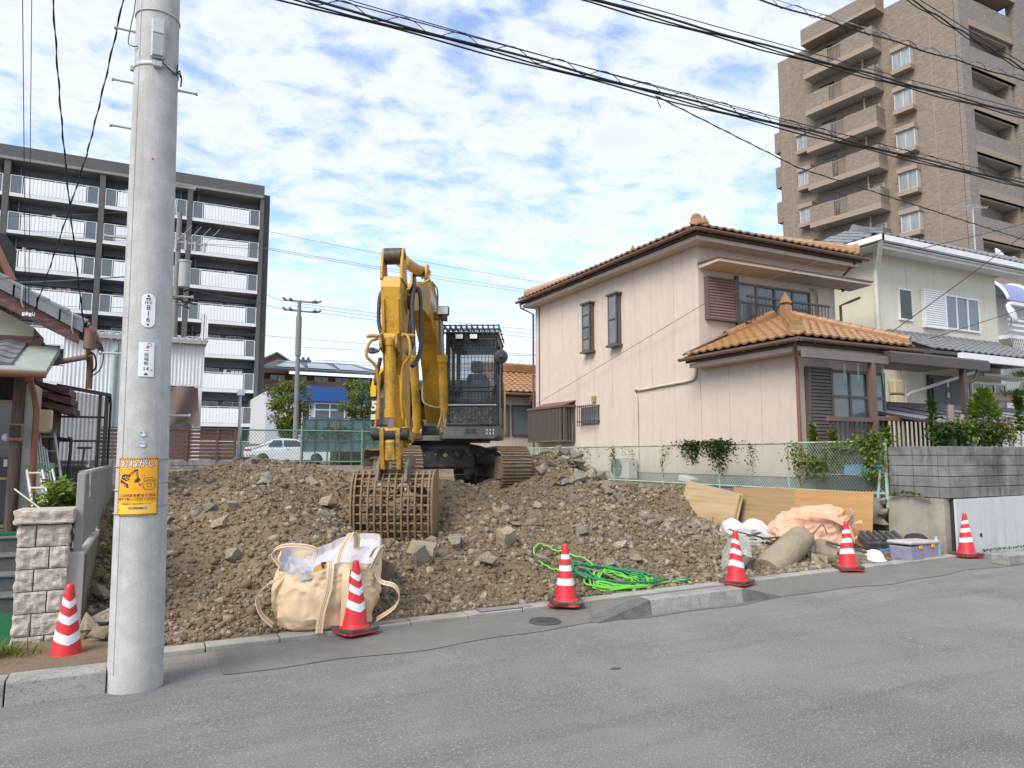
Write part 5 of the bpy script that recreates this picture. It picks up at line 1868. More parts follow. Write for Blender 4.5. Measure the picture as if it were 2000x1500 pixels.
b.tube(sweep_pts([(1.15, YB + 0.3, 1.75), (1.2, YB + 0.22, 1.66), (1.16, YB + 0.24, 1.5), (1.15, YB + 0.15, 1.15)]), 0.018, 7)
b.build("hydraulic_hose", mat("dusty_hose", (0.25, 0.23, 0.19), 0.8, var=0.2), EX)
b = MB()
b.tube(sweep_pts([(1.12, YB + 0.34, 1.8), (1.16, YB + 0.22, 1.78), (1.16, YB + 0.2, 1.62), (1.12, YB + 0.22, 1.52)]), 0.026, 7)
b.cbox((1.14, YB + 0.22, 1.58), (0.06, 0.09, 0.12), ch=0.01)
b.build("pipe_fitting", m_yelc, EX)
b = MB()
b.tube(sweep_pts([(2.0, YB + 0.12, 3.62), (2.3, YB + 0.14, 3.6), (2.6, YB + 0.16, 3.5), (3.2, YB + 0.17, 3.3)]), 0.018, 7)
b.tube(sweep_pts([(2.1, YB - 0.02, 3.66), (2.2, YB + 0.1, 3.78), (2.3, YB + 0.15, 3.68), (2.5, YB + 0.1, 3.56)]), 0.022, 7)
b.tube(sweep_pts([(1.5, YB + 0.17, 3.3), (1.7, YB + 0.19, 3.55), (2.1, YB + 0.16, 3.6)]), 0.016, 7)
b.build("steel_pipe", m_yelc, boom)

# linkage and skeleton bucket
lk = bpy.data.objects.new("bucket_link", None)
COL.objects.link(lk)
lk.parent = EX
lk.location = (-0.4, 0, 0.02)
b = MB()
b.cyl((4.86, YB - 0.235, 0.90), (4.86, YB + 0.235, 0.90), 0.085, n=20)
b.build("link_pin", m_black, lk)
for s_ in (-1, 1):
 b = MB()
 b.prism([(4.76, 0.98), (4.96, 0.98), (4.94, 0.75), (4.84, 0.42), (4.7, 0.42), (4.72, 0.75)], "y", YB + s_ * 0.08, YB + s_ * 0.14)
 b.prism([(4.86, 1.0), (4.94, 0.92), (4.3, 0.78), (4.22, 0.92)], "y", YB + s_ * 0.15, YB + s_ * 0.2)
 b.build("link_plate", m_yeld, lk, bevel=0.01)
b = MB()
b.cbox((4.86, YB, 0.68), (0.1, 0.17, 0.3), rotm("Y", 0.15), ch=0.03)
b.build("link_web", m_yeld, lk)
bk = bpy.data.objects.new("bucket", None)
COL.objects.link(bk)
bk.parent = EX
bk.location = (-0.42, 0.02, 0.02)
prof = [(4.36, 0.42), (4.6, 0.42), (4.77, 0.36), (4.86, 0.22), (4.90, 0.0), (4.89, -0.22), (4.84, -0.42), (4.75, -0.6)]
pf = [Vector((q[0], 0, q[1])) for q in prof]
pf = [(v.x, v.z) for v in sweep_pts(pf, 4)]
HW = 0.53
for k in range(12):
 y_ = YB - HW + 0.03 + (2 * HW - 0.06) * k / 11
 b = MB()
 b.ribbon([(x, y_, z) for x, z in pf[6:]], (0, 0.024, 0), 0.036)
 b.build("grid_bar", m_rust, bk)
L_ = 0
for k in range(10):
 t = 8 + (len(pf) - 9) * k / 9.0
 i = min(int(t), len(pf) - 2)
 x = pf[i][0] + (pf[i + 1][0] - pf[i][0]) * (t - i)
 z = pf[i][1] + (pf[i + 1][1] - pf[i][1]) * (t - i)
 b = MB()
 b.cyl((x - 0.012, YB - HW, z), (x - 0.012, YB + HW, z), 0.0155, n=7)
 b.build("grid_bar", m_rust, bk)
for s_ in (-1, 1):
 b = MB()
 b.prism([(x + 0.02 * (x > 4.7), z) for x, z in pf] + [(4.52, -0.66), (4.40, -0.25), (4.30, 0.2)], "y", YB + s_ * HW, YB + s_ * (HW + 0.03))
 b.build("side_plate", m_rust, bk, bevel=0.006)
b = MB()
b.cbox((4.68, YB, -0.66), (0.24, 2 * HW + 0.07, 0.032), rotm("Y", -0.5))
b.build("cutting_edge", m_rust, bk)
b = MB()
b.prism([(x, z) for x, z in pf[:7]] + [(4.75, 0.31), (4.6, 0.36), (4.36, 0.385)], "y", YB - HW, YB + HW)
b.build("top_plate", mat("bucket_top", (0.19, 0.13, 0.11), 0.8, var=0.2, nscale=8, bump=0.3, stain=(0.16, 0.12, 0.085), sscale=4, samt=0.7), bk)
for s_ in (-1, 1):
 b = MB()
 b.prism([(4.32, 0.4), (4.95, 0.27), (4.86, 0.5), (4.72, 0.62), (4.4, 0.62), (4.25, 0.55)], "y", YB + s_ * 0.17, YB + s_ * 0.215)
 b.build("bucket_ear", m_mudst, bk, bevel=0.01)
b = MB()
for y_ in (-0.46, -0.2, 0.06, 0.32):
 b.prism([(4.70, -0.63), (4.62, -0.7), (4.42, -0.8), (4.5, -0.66)], "y", y_ - 0.05, y_ + 0.05)
b.build("bucket_tooth", m_rust, bk)
b = MB()
rgm = random.Random(8)
for k in range(90):                                 # earth still lying in the bucket
 v, f = PROTO[rgm.randrange(12)]
 s_ = rgm.uniform(0.06, 0.2)
 c_ = np.array([rgm.uniform(4.03, 4.38), YB + rgm.uniform(-HW + 0.08, HW - 0.08), rgm.uniform(-0.5, 0.2)])
 b.add([tuple(np.array(t) * s_ + c_) for t in v], [tuple(int(i) for i in t) for t in f])
tag(b.build("bucket_earth", m_rubble), "brown earth and stones held inside the skeleton bucket", "earth")
bpy.data.objects["bucket_earth"].location = EX.location
bpy.data.objects["bucket_earth"].rotation_euler = EX.rotation_euler

# ---------------------------------------------------------------- helpers for things built in world coordinates
def W(b_, name, mats, parent, bevel=0.0):
 """Link a mesh given in world coordinates under parent."""
 off = Vector((0, 0, 0))
 p = parent
 while p is not None:
  off += Vector(p.location)
  p = p.parent
 return b_.build(name, mats, parent, -off, bevel)

def fb(b_, face, a0, a1, p0, p1, z0, z1):
 """Box on a wall face: a along the wall, p out of the wall (along the face's own axis)."""
 return b_.box(a0, p0, z0, a1, p1, z1) if face == "y" else b_.box(p0, a0, z0, p1, a1, z1)

def window(parent, face, a0, a1, z0, z1, plane, m_frame, m_glass, panes=2, fw=0.05, depth=0.06, name="window", transom=None, curtain=None):
 """Frame as a part with each pane a sub-part; the face looks towards -x or -y."""
 b_ = MB()
 p0, p1 = plane - depth, plane + 0.02
 fb(b_, face, a0, a1, p0, p1, z0, z0 + fw)
 fb(b_, face, a0, a1, p0, p1, z1 - fw, z1)
 a = [a0 + (a1 - a0 - fw) * i / panes for i in range(panes + 1)]
 for q in a:
  fb(b_, face, q, q + fw, p0 + 0.003, p1 - 0.003, z0 + fw, z1 - fw)
 if transom:
  fb(b_, face, a0 + fw, a1 - fw, p0 + 0.006, p1 - 0.006, transom, transom + fw)
 o = W(b_, name, m_frame, parent)
 for i in range(panes):
  b_ = MB()
  fb(b_, face, a[i] + fw, a[i + 1], plane - depth * (0.3 if i % 2 else 0.55), plane - depth * (0.3 if i % 2 else 0.55) + 0.006, z0 + fw, z1 - fw)
  W(b_, "pane", m_glass, o)
 if curtain:
  b_ = MB()
  n = 40
  pp = [(a0 + fw + (a1 - a0 - 2 * fw) * i / n, plane + 0.0 + 0.012 * (i % 2)) for i in range(n + 1)]
  for (q0, r0), (q1, r1) in zip(pp[:-1], pp[1:]):
   if face == "y":
    b_.quad((q0, r0, z0 + fw), (q1, r1, z0 + fw), (q1, r1, z1 - fw), (q0, r0, z1 - fw))
   else:
    b_.quad((r0, q0, z0 + fw), (r1, q1, z0 + fw), (r1, q1, z1 - fw), (r0, q0, z1 - fw))
  W(b_, "curtain", curtain, o)
 return o

def leaves(b_, centre, rad, n, size, rg_, flat=0.6, droop=0.3):
 """n folded leaf faces through an ellipsoid, denser towards its skin."""
 cx, cy, cz = centre
 for _ in range(n):
  z = rg_.uniform(-1, 1)
  a = rg_.uniform(0, 6.283)
  q = math.sqrt(1 - z * z)
  k = rg_.random() ** 0.4
  p = Vector((cx + rad[0] * q * math.cos(a) * k, cy + rad[1] * q * math.sin(a) * k, cz + rad[2] * z * k))
  leaf(b_, p, size * rg_.uniform(0.6, 1.3), rg_, flat, droop)

def leaf(b_, p, s, rg_, flat=0.6, droop=0.3, d=None):
 d = d or Vector((rg_.gauss(0, 1), rg_.gauss(0, 1), rg_.gauss(-droop, 0.6)))
 d.normalize()
 side = d.cross(Vector((rg_.gauss(0, 0.5), rg_.gauss(0, 0.5), 1)))
 if side.length < 1e-3:
  side = Vector((1, 0, 0))
 side.normalize()
 w_ = s * 0.26
 up = side.cross(d) * w_ * 0.35
 b_.add([p, p + d * s * 0.5 + side * w_ + up, p + d * s, p + d * s * 0.5 - side * w_ + up], [(0, 1, 2), (0, 2, 3)])

def clumps(b_, centre, rad, nclump, per, size, rg_, crad=0.3):
 """Leaf clumps spread through a crown, leaving gaps between them."""
 for _ in range(nclump):
  z = rg_.uniform(-1, 1)
  a = rg_.uniform(0, 6.283)
  q = math.sqrt(1 - z * z)
  k = rg_.random() ** 0.5
  c = (centre[0] + rad[0] * q * math.cos(a) * k, centre[1] + rad[1] * q * math.sin(a) * k, centre[2] + rad[2] * z * k)
  r_ = crad * rg_.uniform(0.5, 1.2)
  leaves(b_, c, (r_, r_, r_ * 0.7), per, size, rg_)

m_green = leafmat("leaf_green", (0.055, 0.115, 0.018))
m_green2 = leafmat("leaf_bright", (0.11, 0.19, 0.025))
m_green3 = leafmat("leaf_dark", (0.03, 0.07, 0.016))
m_olive = leafmat("leaf_olive", (0.13, 0.19, 0.04))
m_reddish = leafmat("leaf_reddish", (0.16, 0.11, 0.04))
m_bark = mat("bark", (0.13, 0.105, 0.08), 0.95, var=0.25, nscale=12, bump=0.6, bscale=30)
m_glassd = glassmat("window_glass_dark", (0.035, 0.045, 0.055), 0.04)
m_glassb = glassmat("window_glass_grey", (0.14, 0.17, 0.19), 0.06)
m_alu = mat("aluminium", (0.5, 0.5, 0.5), 0.4, metal=0.5, var=0.05)
m_bronze = mat("bronze_frame", (0.105, 0.085, 0.07), 0.45, var=0.1, nscale=6)

# ================================================================ left property
m_pblock = mat("pink_split_stone", (0.52, 0.45, 0.39), 0.95, var=0.14, nscale=9, bump=0.8, bscale=45, stain=(0.34, 0.28, 0.25), sscale=5, samt=0.6)
gp = thing("gate_pillar", "pinkish split-faced stone gate pillar with a cap block behind the first cone", "gate pillar", (-0.78, 7.3, 0.12))

def split_block(name, parent, x0, x1, y0, y1, z0, z1, seed, faces=(-1, 1), amp=0.017, m=m_pblock):
 """Stone with a broken face: a fine box pushed in and out by noise."""
 bm = bmesh.new()
 bmesh.ops.create_cube(bm, size=1.0)
 bmesh.ops.subdivide_edges(bm, edges=list(bm.edges), cuts=9, use_grid_fill=True)
 for v in bm.verts:
  c = v.co.copy()
  edge = min(0.5 - abs(c.x), 0.5 - abs(c.z)) if abs(abs(c.y) - 0.5) < 1e-4 else min(0.5 - abs(c.y), 0.5 - abs(c.z)) if abs(abs(c.x) - 0.5) < 1e-4 else 0
  p = Vector((x0 + (c.x + 0.5) * (x1 - x0), y0 + (c.y + 0.5) * (y1 - y0), z0 + (c.z + 0.5) * (z1 - z0)))
  k = amp * (0.45 + 0.55 * min(1, edge * 16)) * (0.5 + 1.1 * abs(mnoise.noise(p * 9 + Vector((seed, 0, 0)))) + 0.8 * mnoise.noise(p * 22 + Vector((seed, 3, 0))))
  if abs(abs(c.y) - 0.5) < 1e-4:
   p.y += k * (1 if c.y > 0 else -1)
  if abs(abs(c.x) - 0.5) < 1e-4:
   p.x += k * (1 if c.x > 0 else -1)
  p.x = max(x0 - (0.03 if x0 < -0.93 else -0.0005), min(x1 + (0.03 if x1 > -0.61 else -0.0005), p.x))
  v.co = p - Vector(parent.location)
 me = bpy.data.meshes.new(name)
 bm.to_mesh(me)
 bm.free()
 me.materials.append(m)
 return link(name, me, parent)

h = 0.172
for r in range(6):
 z0 = 0.10 + r * (h + 0.008)
 xm = -0.94 + (0.115 if r % 2 else 0.215)
 split_block("stone_block", gp, -0.945, xm - 0.004, 7.14, 7.46, z0, z0 + h, r * 3.1)
 split_block("stone_block", gp, xm + 0.004, -0.60, 7.14, 7.46, z0, z0 + h, r * 5.7 + 1)
split_block("cap_stone", gp, -0.975, -0.575, 7.11, 7.49, 1.186, 1.30, 40, amp=0.02)
b = MB()
b.box(-0.935, 7.15, 0.0, -0.61, 7.45, 1.185)
W(b, "mortar_core", mat("mortar_dark", (0.12, 0.1, 0.09), 0.95), gp)

m_stucco = mat("pink_stucco", (0.47, 0.41, 0.385), 0.92, var=0.06, nscale=6, bump=0.4, bscale=120, stain=(0.3, 0.26, 0.23), sscale=2, samt=0.5, streak=((0.25, 0.21, 0.18), 0.4))
lw = thing("low_wall", "low pinkish stucco wall beside the stone gate pillar, under the grey panel fence", "low wall", (-0.53, 7.2, 0.1))
b = MB()
b.box(-0.60, 7.2, 0.0, -0.475, 12.3, 0.93)
W(b, "wall", m_stucco, lw, 0.006)
b = MB()
b.box(-0.474, 7.25, 0.0, -0.462, 12.3, 0.9)
W(b, "back_face", mat("mossy_concrete", (0.17, 0.15, 0.1), 0.95, var=0.3, nscale=5, bump=0.5), lw)
m_fg = mat("fence_grey", (0.30, 0.295, 0.28), 0.6, var=0.06, nscale=3, streak=((0.2, 0.19, 0.17), 0.4))
pf_ = thing("panel_fence", "low grey metal panel fence on top of the pink stucco wall", "fence", (-0.53, 7.25, 0.93))
b = MB()
b.box(-0.565, 7.26, 0.9, -0.505, 7.32, 1.60)
W(b, "fence_post", m_fg, pf_, 0.005)
for y in (9.0, 10.7, 12.2):
 b = MB()
 b.box(-0.565, y, 0.9, -0.505, y + 0.06, 1.62)
 W(b, "fence_post", m_fg, pf_)
y = 7.33
i = 0
while y < 12.18:
 b = MB()
 b.prism([(-0.515, y), (-0.515, y + 0.05), (-0.54, y + 0.075), (-0.54, y + 0.13), (-0.53, y + 0.13), (-0.53, y + 0.08), (-0.505, y + 0.055), (-0.505, y)], "z", 0.97, 1.585)
 W(b, "fence_panel", m_fg, pf_)
 y += 0.134
b = MB()
b.box(-0.56, 7.33, 1.587, -0.50, 12.2, 1.615)
W(b, "top_rail", m_fg, pf_)
b = MB()
b.tube(sweep_pts([(-0.5, 7.5, 1.62), (-0.49, 7.52, 1.5), (-0.485, 7.58, 1.42), (-0.488, 7.55, 1.38), (-0.49, 7.6, 1.5), (-0.5, 7.75, 1.62)]), 0.004, 5)
tag(b.build("cord_loop", m_white), "thin pale cord looped over the grey panel fence", "cord")

# steps with green matting
m_slate = mat("slate", (0.14, 0.155, 0.15), 0.6, var=0.2, nscale=9, bump=0.3, bscale=40)
m_dstone = mat("dark_stone", (0.10, 0.10, 0.095), 0.85, var=0.2, nscale=9, bump=0.5, bscale=50)
m_mat = mat("green_matting", (0.01, 0.17, 0.055), 0.95, var=0.15, nscale=30, bump=0.9, bscale=400)
st = thing("entrance_steps", "dark stone steps with slate treads rising behind the gate pillar", "steps", (-1.6, 9.05, 0.12))
for k in range(4):
 b = MB()
 b.box(-2.6, 9.05 + 0.28 * k, 0.05, -0.98, 9.05 + 0.28 * (k + 1) + 0.6, 0.14 + 0.175 * (k + 1) - 0.03)
 W(b, "riser", m_dstone, st)
 b = MB()
 b.box(-2.6, 9.03 + 0.28 * k, 0.14 + 0.175 * (k + 1) - 0.03, -0.98, 9.05 + 0.28 * (k + 1) - 0.002, 0.14 + 0.175 * (k + 1))
 W(b, "tread", m_slate, st, 0.008)
b = MB()
b.box(-2.7, 7.1, 0.0, -0.985, 9.04, 0.125)
tag(b.build("entrance_path", m_conc), kind="structure")
gm = thing("green_mat", "green artificial turf mats laid in strips before the dark steps", "mat", (-1.6, 8.2, 0.126))
for k in range(4):
 b = MB()
 b.box(-2.2, 7.25 + 0.44 * k, 0.126, -1.0, 7.25 + 0.44 * k + 0.432, 0.145)
 W(b, "mat_strip", m_mat, gm)
b = MB()
b.box(-2.2, 9.95, 0.842, -1.02, 10.4, 0.862)
tag(b.build("green_mat", m_mat), "green turf mat at the top of the dark steps", "mat")
gt = MB()
rq = random.Random(21)
for _ in range(520):
 a, r_ = rq.uniform(0, 6.28), abs(rq.gauss(0, 0.13))
 p = Vector((-1.1 + r_ * math.cos(a) * 1.6, 6.78 + r_ * math.sin(a), 0.2))
 d = Vector((rq.gauss(0, 0.5) + 0.8 * math.cos(a) * r_ * 4, rq.gauss(0, 0.4) - 0.25, 1.0)).normalized()
 L_ = rq.uniform(0.1, 0.26)
 s_ = Vector((-d.y, d.x, 0)).normalized() * 0.004
 q = p + d * L_ * 0.6
 e = q + (d + Vector((d.x, d.y, -0.7))).normalized() * L_ * 0.5
 gt.add([p - s_, p + s_, q + s_ * 0.8, q - s_ * 0.8, e], [(0, 1, 2, 3), (3, 2, 4)])
tag(gt.build("grass_tuft", m_green2), kind="stuff")
# dry weeds on the bank behind the pole
gt = MB()
for _ in range(420):
 p = Vector((rq.uniform(-0.45, -0.05), rq.uniform(7.2, 9.6), 0))
 p.z = heap_z(p.x, p.y) - 0.01
 d = Vector((rq.gauss(0, 0.7), rq.gauss(-0.4, 0.6), 0.6)).normalized()
 s_ = Vector((-d.y, d.x, 0)).normalized() * 0.003
 L_ = rq.uniform(0.06, 0.22)
 e = p + d * L_ + Vector((0, 0, -0.05))
 gt.add([p - s_, p + s_, e], [(0, 1, 2)])
tag(gt.build("dry_weeds", leafmat("dry_grass", (0.2, 0.15, 0.075))), kind="stuff")
gt = MB()
for _ in range(34):
 x, y = rq.uniform(-0.42, -0.1), rq.uniform(7.7, 9.8)
 leaves(gt, (x, y, heap_z(x, y) + 0.03), (0.05, 0.05, 0.03), 6, 0.05, rq)
tag(gt.build("small_weeds", m_green2), kind="stuff")

# the house
m_cream = mat("cream_plaster", (0.60, 0.55, 0.41), 0.9, var=0.05, nscale=4, bump=0.6, bscale=45, stain=(0.42, 0.38, 0.28), sscale=1.6, samt=0.4)
m_redb = mat("oxblood_wood", (0.10, 0.035, 0.027), 0.6, var=0.2, nscale=9, stretch=(1, 1, 4), stain=(0.2, 0.16, 0.14), sscale=8, samt=0.6)
m_gtile = mat("grey_roof_tile", (0.19, 0.195, 0.205), 0.55, var=0.16, nscale=5, bump=0.15, bscale=60, stain=(0.1, 0.1, 0.1), sscale=4, samt=0.5)
m_copper = mat("brown_gutter", (0.24, 0.105, 0.06), 0.45, var=0.1, nscale=6)
m_oldwood = mat("weathered_wood", (0.10, 0.068, 0.052), 0.85, var=0.35, nscale=5, stretch=(6, 6, 0.6), bump=0.4, bscale=30)
m_darkw = mat("dark_wall", (0.035, 0.03, 0.028), 0.9, var=0.2)
m_goldf = mat("gold_aluminium", (0.36, 0.27, 0.13), 0.45, metal=0.3, var=0.08)
m_palew = mat("pale_trim", (0.47, 0.45, 0.40), 0.8, var=0.1, nscale=8, streak=((0.3, 0.27, 0.22), 0.5))
hs = thing("old_house", "old house with dark red barge boards, cream plaster gable and grey tiled porch", "house", (-3.2, 11, 0.85))
b = MB()
b.prism([(-7.0, 0.8), (-1.45, 0.8), (-1.45, 3.42), (-3.4, 4.5), (-7.0, 4.5)], "y", 11.02, 12.0)
W(b, "wall", m_cream, hs)
b = MB()                                        # roof slab, gable end to the road
sl_ = 0.53
b.prism([(-0.86, 3.36), (-0.86, 3.42), (-3.6, 3.42 + 2.74 * sl_), (-3.6, 3.36 + 2.74 * sl_)], "y", 10.62, 11.95)
W(b, "roof_boards", m_darkw, hs)
b = MB()
b.prism([(-0.90, 3.18), (-0.90, 3.40), (-3.6, 3.40 + 2.70 * sl_), (-3.6, 3.10 + 2.70 * sl_)], "y", 10.57, 10.615)
W(b, "barge_board", m_redb, hs)
b = MB()
b.prism([(-0.9, 3.41), (-0.9, 3.45), (-3.6, 3.45 + 2.7 * sl_), (-3.6, 3.41 + 2.7 * sl_)], "y", 10.54, 10.62)
W(b, "barge_cap", m_redb, hs)

def wave_tile(w_, l_, t=0.02, rise=0.036, n=6, lip=0.02):
 """One pan-and-roll clay tile: u across, v up the slope, its lower edge thick and rounded."""
 top, bot = [], []
 for i in range(n + 1):
  u = i / n
  z = rise * (math.sin(u * math.pi * 2 - 0.9) * 0.5 + 0.5) ** 1.5
  top.append((u * w_, z))
  bot.append((u * w_, z - t))
 vs_ = []
 for (v_, up) in ((0.0, lip), (l_, 0.0)):
  vs_ += [(u, v_, z + up) for u, z in top] + [(u, v_, z + up - t - (lip if v_ == 0 else 0)) for u, z in top]
 m_ = n + 1
 fs_ = []
 for i in range(n):
  fs_ += [(i, i + 1, 2 * m_ + i + 1, 2 * m_ + i), (i + 1, i, m_ + i, m_ + i + 1)]
 fs_ += [(0, 2 * m_, 3 * m_, m_), (m_ - 1, 2 * m_ - 1, 4 * m_ - 1, 3 * m_ - 1)]
 b_ = MB()
 b_.add(vs_, fs_)
 return b_

def tile_face(parent, name, origin, udir, vdir, ulen, vlen, trim, m, tw=0.30, tl=0.27, mode="join", limit=300, first_rows=None):
 """Courses of tiles on a sloping face. trim(v) -> (u0, u1) limits at height v up the slope. mode: join into one mesh, or each its own object."""
 origin, udir, vdir = Vector(origin), Vector(udir).normalized(), Vector(vdir).normalized()
 nrm = udir.cross(vdir).normalized()
 M3 = Matrix((udir, vdir, nrm)).transposed()
 proto_b = wave_tile(tw * 0.995, tl * 1.12)
 me = proto_b.mesh(name, m) if mode == "each" else None
 allb = MB()
 cnt_ = 0
 v_ = 0.0
 off = Vector((0, 0, 0))
 p = parent
 while p is not None:
  off += Vector(p.location)
  p = p.parent
 rg_ = random.Random(int(abs(origin.x * 100) + abs(origin.y * 10)))
 while v_ < vlen - 0.05:
  u0, u1 = trim(v_ + tl * 0.5)
  k = math.floor(u0 / tw + 0.5)
  while (k + 0.6) * tw < u1:
   pos = origin + udir * (k * tw) + vdir * v_ + nrm * (0.012 + rg_.uniform(-0.004, 0.004))
   if mode == "each" and cnt_ < limit:
    o = link(name, me, parent, pos - off)
    o.rotation_euler = M3.to_euler()
   else:
    allb.add([M3 @ Vector(q) + pos for q in proto_b.v], proto_b.f)
   cnt_ += 1
   k += 1
  v_ += tl
 if allb.v:
  o = W(allb, name, m, parent)
  tag(o, kind="stuff")
 return cnt_

th = math.atan(sl_)
rf = bpy.data.objects.new("roof", None)
COL.objects.link(rf)
rf.parent = hs
tile_face(rf, "roof_tile", (-0.84, 10.56, 3.46), (0, 1, 0), (-1, 0, sl_), 1.4, 3.0, lambda v: (0, 1.4), m_gtile, 0.28, 0.25, "each")
y0 = 10.52
for k in range(11):
 xa = -0.86 - 0.25 * k
 za = 3.455 + 0.25 * k * sl_
 b = MB()
 b.prism([(xa, za), (xa - 0.27, za + 0.27 * sl_), (xa - 0.27, za + 0.27 * sl_ - 0.13), (xa, za - 0.13)], "y", y0, y0 + 0.025)
 b.prism([(xa, za + 0.025), (xa - 0.27, za + 0.27 * sl_ + 0.01), (xa - 0.27, za + 0.27 * sl_ - 0.01), (xa, za)], "y", y0, y0 + 0.2)
 W(b, "verge_tile", m_gtile, rf)
b = MB()
for k in range(3):
 xa = -0.98 - 0.55 * k
 b.tube([(xa, 10.5, 3.47 + (-0.86 - xa) * sl_ + 0.04), (xa, 10.5, 3.3 + (-0.86 - xa) * sl_), (xa + 0.02, 10.54, 3.24 + (-0.86 - xa) * sl_)], 0.009, 5)
W(b, "tile_clip", m_alu, rf)
b = MB()
b.prism([(-0.78 + 0.065 * math.cos(R(a)), 3.38 + 0.065 * math.sin(R(a))) for a in range(170, 371, 20)] + [(-0.725, 3.39), (-0.835, 3.39)], "y", 10.5, 12)
W(b, "eave_gutter", m_copper, hs)
b = MB()
b.cyl((-0.78, 10.56, 3.36), (-0.78, 10.56, 3.12), 0.07, n=16)
b.tube([(-0.78, 10.56, 3.14), (-0.80, 10.58, 3.02), (-1.36, 10.86, 2.9)], 0.036, 10)
b.tube([(-0.78, 10.57, 3.05), (-0.77, 10.7, 2.95), (-0.77, 10.72, 2.62)], 0.04, 10)
W(b, "downpipe", mat("old_pipe", (0.16, 0.09, 0.065), 0.6, var=0.2), hs)
b = MB()
b.tube(sweep_pts([(-0.8, 10.6, 3.1), (-0.72, 10.6, 3.05), (-0.70, 10.65, 2.9), (-0.78, 10.7, 2.8)]), 0.012, 6)
b.tube(sweep_pts([(-0.85, 10.66, 3.25), (-0.66, 10.6, 3.2), (-0.62, 10.6, 3.02), (-0.66, 10.62, 2.85), (-0.8, 10.7, 2.75)]), 0.008, 6)
b.cbox((-0.66, 10.6, 3.12), (0.05, 0.05, 0.07))
W(b, "service_cable", m_cable, hs)
# upper storey eave showing at the frame edge
b = MB()
b.prism([(-1.78, 4.2), (-3.5, 5.3), (-3.5, 5.22), (-1.78, 4.1)], "y", 11.6, 13)
W(b, "upper_roof", m_darkw, hs)
b = MB()
b.tube([(-1.80, 11.55, 4.12), (-2.06, 11.55, 4.68), (-2.6, 11.55, 5.2)], 0.05, 10)
W(b, "upper_gutter", m_copper, hs)
b = MB()
b.box(-6, 12.05, 3.9, -2.0, 13, 4.9)
W(b, "upper_wall", m_darkw, hs)
# side wall darkened in colour for the eave's shade, window box with red slatted hoods
b = MB()
b.box(-1.448, 11.3, 0.85, -1.43, 12.0, 3.35)
W(b, "side_wall", mat("shaded_brown_boards", (0.085, 0.055, 0.045), 0.9, var=0.25, nscale=6, stretch=(1, 8, 1)), hs)  # dark sheet over the cream wall carries the shade under the eave
wb = bpy.data.objects.new("window_box", None)
COL.objects.link(wb)
wb.parent = hs
b = MB()
b.box(-1.43, 11.25, 1.6, -1.18, 12.0, 2.6)
W(b, "box", m_redb, wb)
for k in range(3):
 b = MB()
 zt = 2.72 - 0.13 * k
 b.prism([(-1.43, zt + 0.02), (-1.02 + 0.03 * k, zt - 0.06), (-1.02 + 0.03 * k, zt - 0.16), (-1.06 + 0.03 * k, zt - 0.16), (-1.43, zt - 0.03)], "y", 11.15, 12.1)
 W(b, "hood", m_redb, wb, 0.004)
# porch
pc = bpy.data.objects.new("porch", None)
COL.objects.link(pc)
pc.parent = hs
b = MB()
b.prism([(9.78, 2.66), (9.78, 2.74), (11.0, 3.2), (11.0, 3.1)], "x", -3.4, -1.14)
W(b, "porch_roof", mat("verdigris_sheet", (0.29, 0.33, 0.29), 0.6, var=0.12, nscale=4), pc)
tile_face(pc, "porch_tile", (-3.3, 9.92, 2.80), (1, 0, 0), (0, 1, 0.377), 3, 1.1, lambda v: (0, 1.9), m_gtile, 0.30, 0.24, "each")
b = MB()
b.prism([(10.9, 3.16), (11.02, 3.16), (11.02, 3.3), (10.9, 3.28)], "x", -3.4, -1.34)
W(b, "porch_ridge", m_redb, pc)
b = MB()
b.prism([(9.72 + 0.055 * math.cos(R(a)), 2.70 + 0.06 * math.sin(R(a))) for a in range(170, 371, 20)] + [(9.775, 2.71), (9.665, 2.71)], "x", -3.4, -1.13)
W(b, "porch_gutter", m_copper, pc)
b = MB()
b.tube([(-1.3, 9.74, 2.66), (-1.3, 10.2, 2.5), (-1.27, 10.3, 2.3), (-1.27, 10.3, 0.86)], 0.035, 12)
W(b, "porch_downpipe", m_copper, pc)
b = MB()
b.cyl((-1.46, 10.3, 0.85), (-1.46, 10.3, 2.7), 0.062, n=14)
W(b, "porch_post", m_oldwood, pc)
b = MB()
b.box(-1.40, 10.35, 0.85, -1.31, 11.0, 2.62)
W(b, "corner_trim", m_palew, pc)
b = MB()
b.box(-2.6, 10.93, 0.85, -1.42, 11.015, 3.0)
W(b, "porch_back_wall", m_darkw, pc)
b = MB()
for k in range(2):
 b.box(-1.95, 10.90, 2.36 + 0.045 * k, -1.66, 10.925, 2.375 + 0.045 * k)
W(b, "vent_grille", m_goldf, pc)
dr = window(hs, "y", -2.6, -1.54, 0.86, 2.45, 10.92, m_goldf, m_glassd, 3, 0.035, 0.05, "sliding_door", transom=1.45)
ic = thing("intercom", "black intercom with a copper frame on the weathered porch post", "intercom", (-1.46, 10.22, 2.0))
b = MB()
b.cbox((0, 0, 0.03), (0.15, 0.02, 0.2))
b.build("frame", m_copper, ic)
b = MB()
b.cbox((0, -0.02, 0.04), (0.11, 0.03, 0.14), ch=0.006)
b.build("unit", m_black, ic)
for i, (x, z, lab, m) in enumerate(((-1.64, 1.98, "round pale sticker on the sliding door glass", m_platew), (-1.63, 1.66, "small white sticker low on the sliding door", m_platew))):
 b = MB()
 if i == 0:
  b.lathe([(0.0, 0.003), (0.05, 0.002), (0.05, 0.0)], n=20, M=rotm("X", R(90)), c=(x, 10.868, z))
 else:
  b.box(x - 0.02, 10.864, z - 0.045, x + 0.02, 10.868, z + 0.045)
 tag(b.build("door_sticker", m), lab, "sticker")
b = MB()
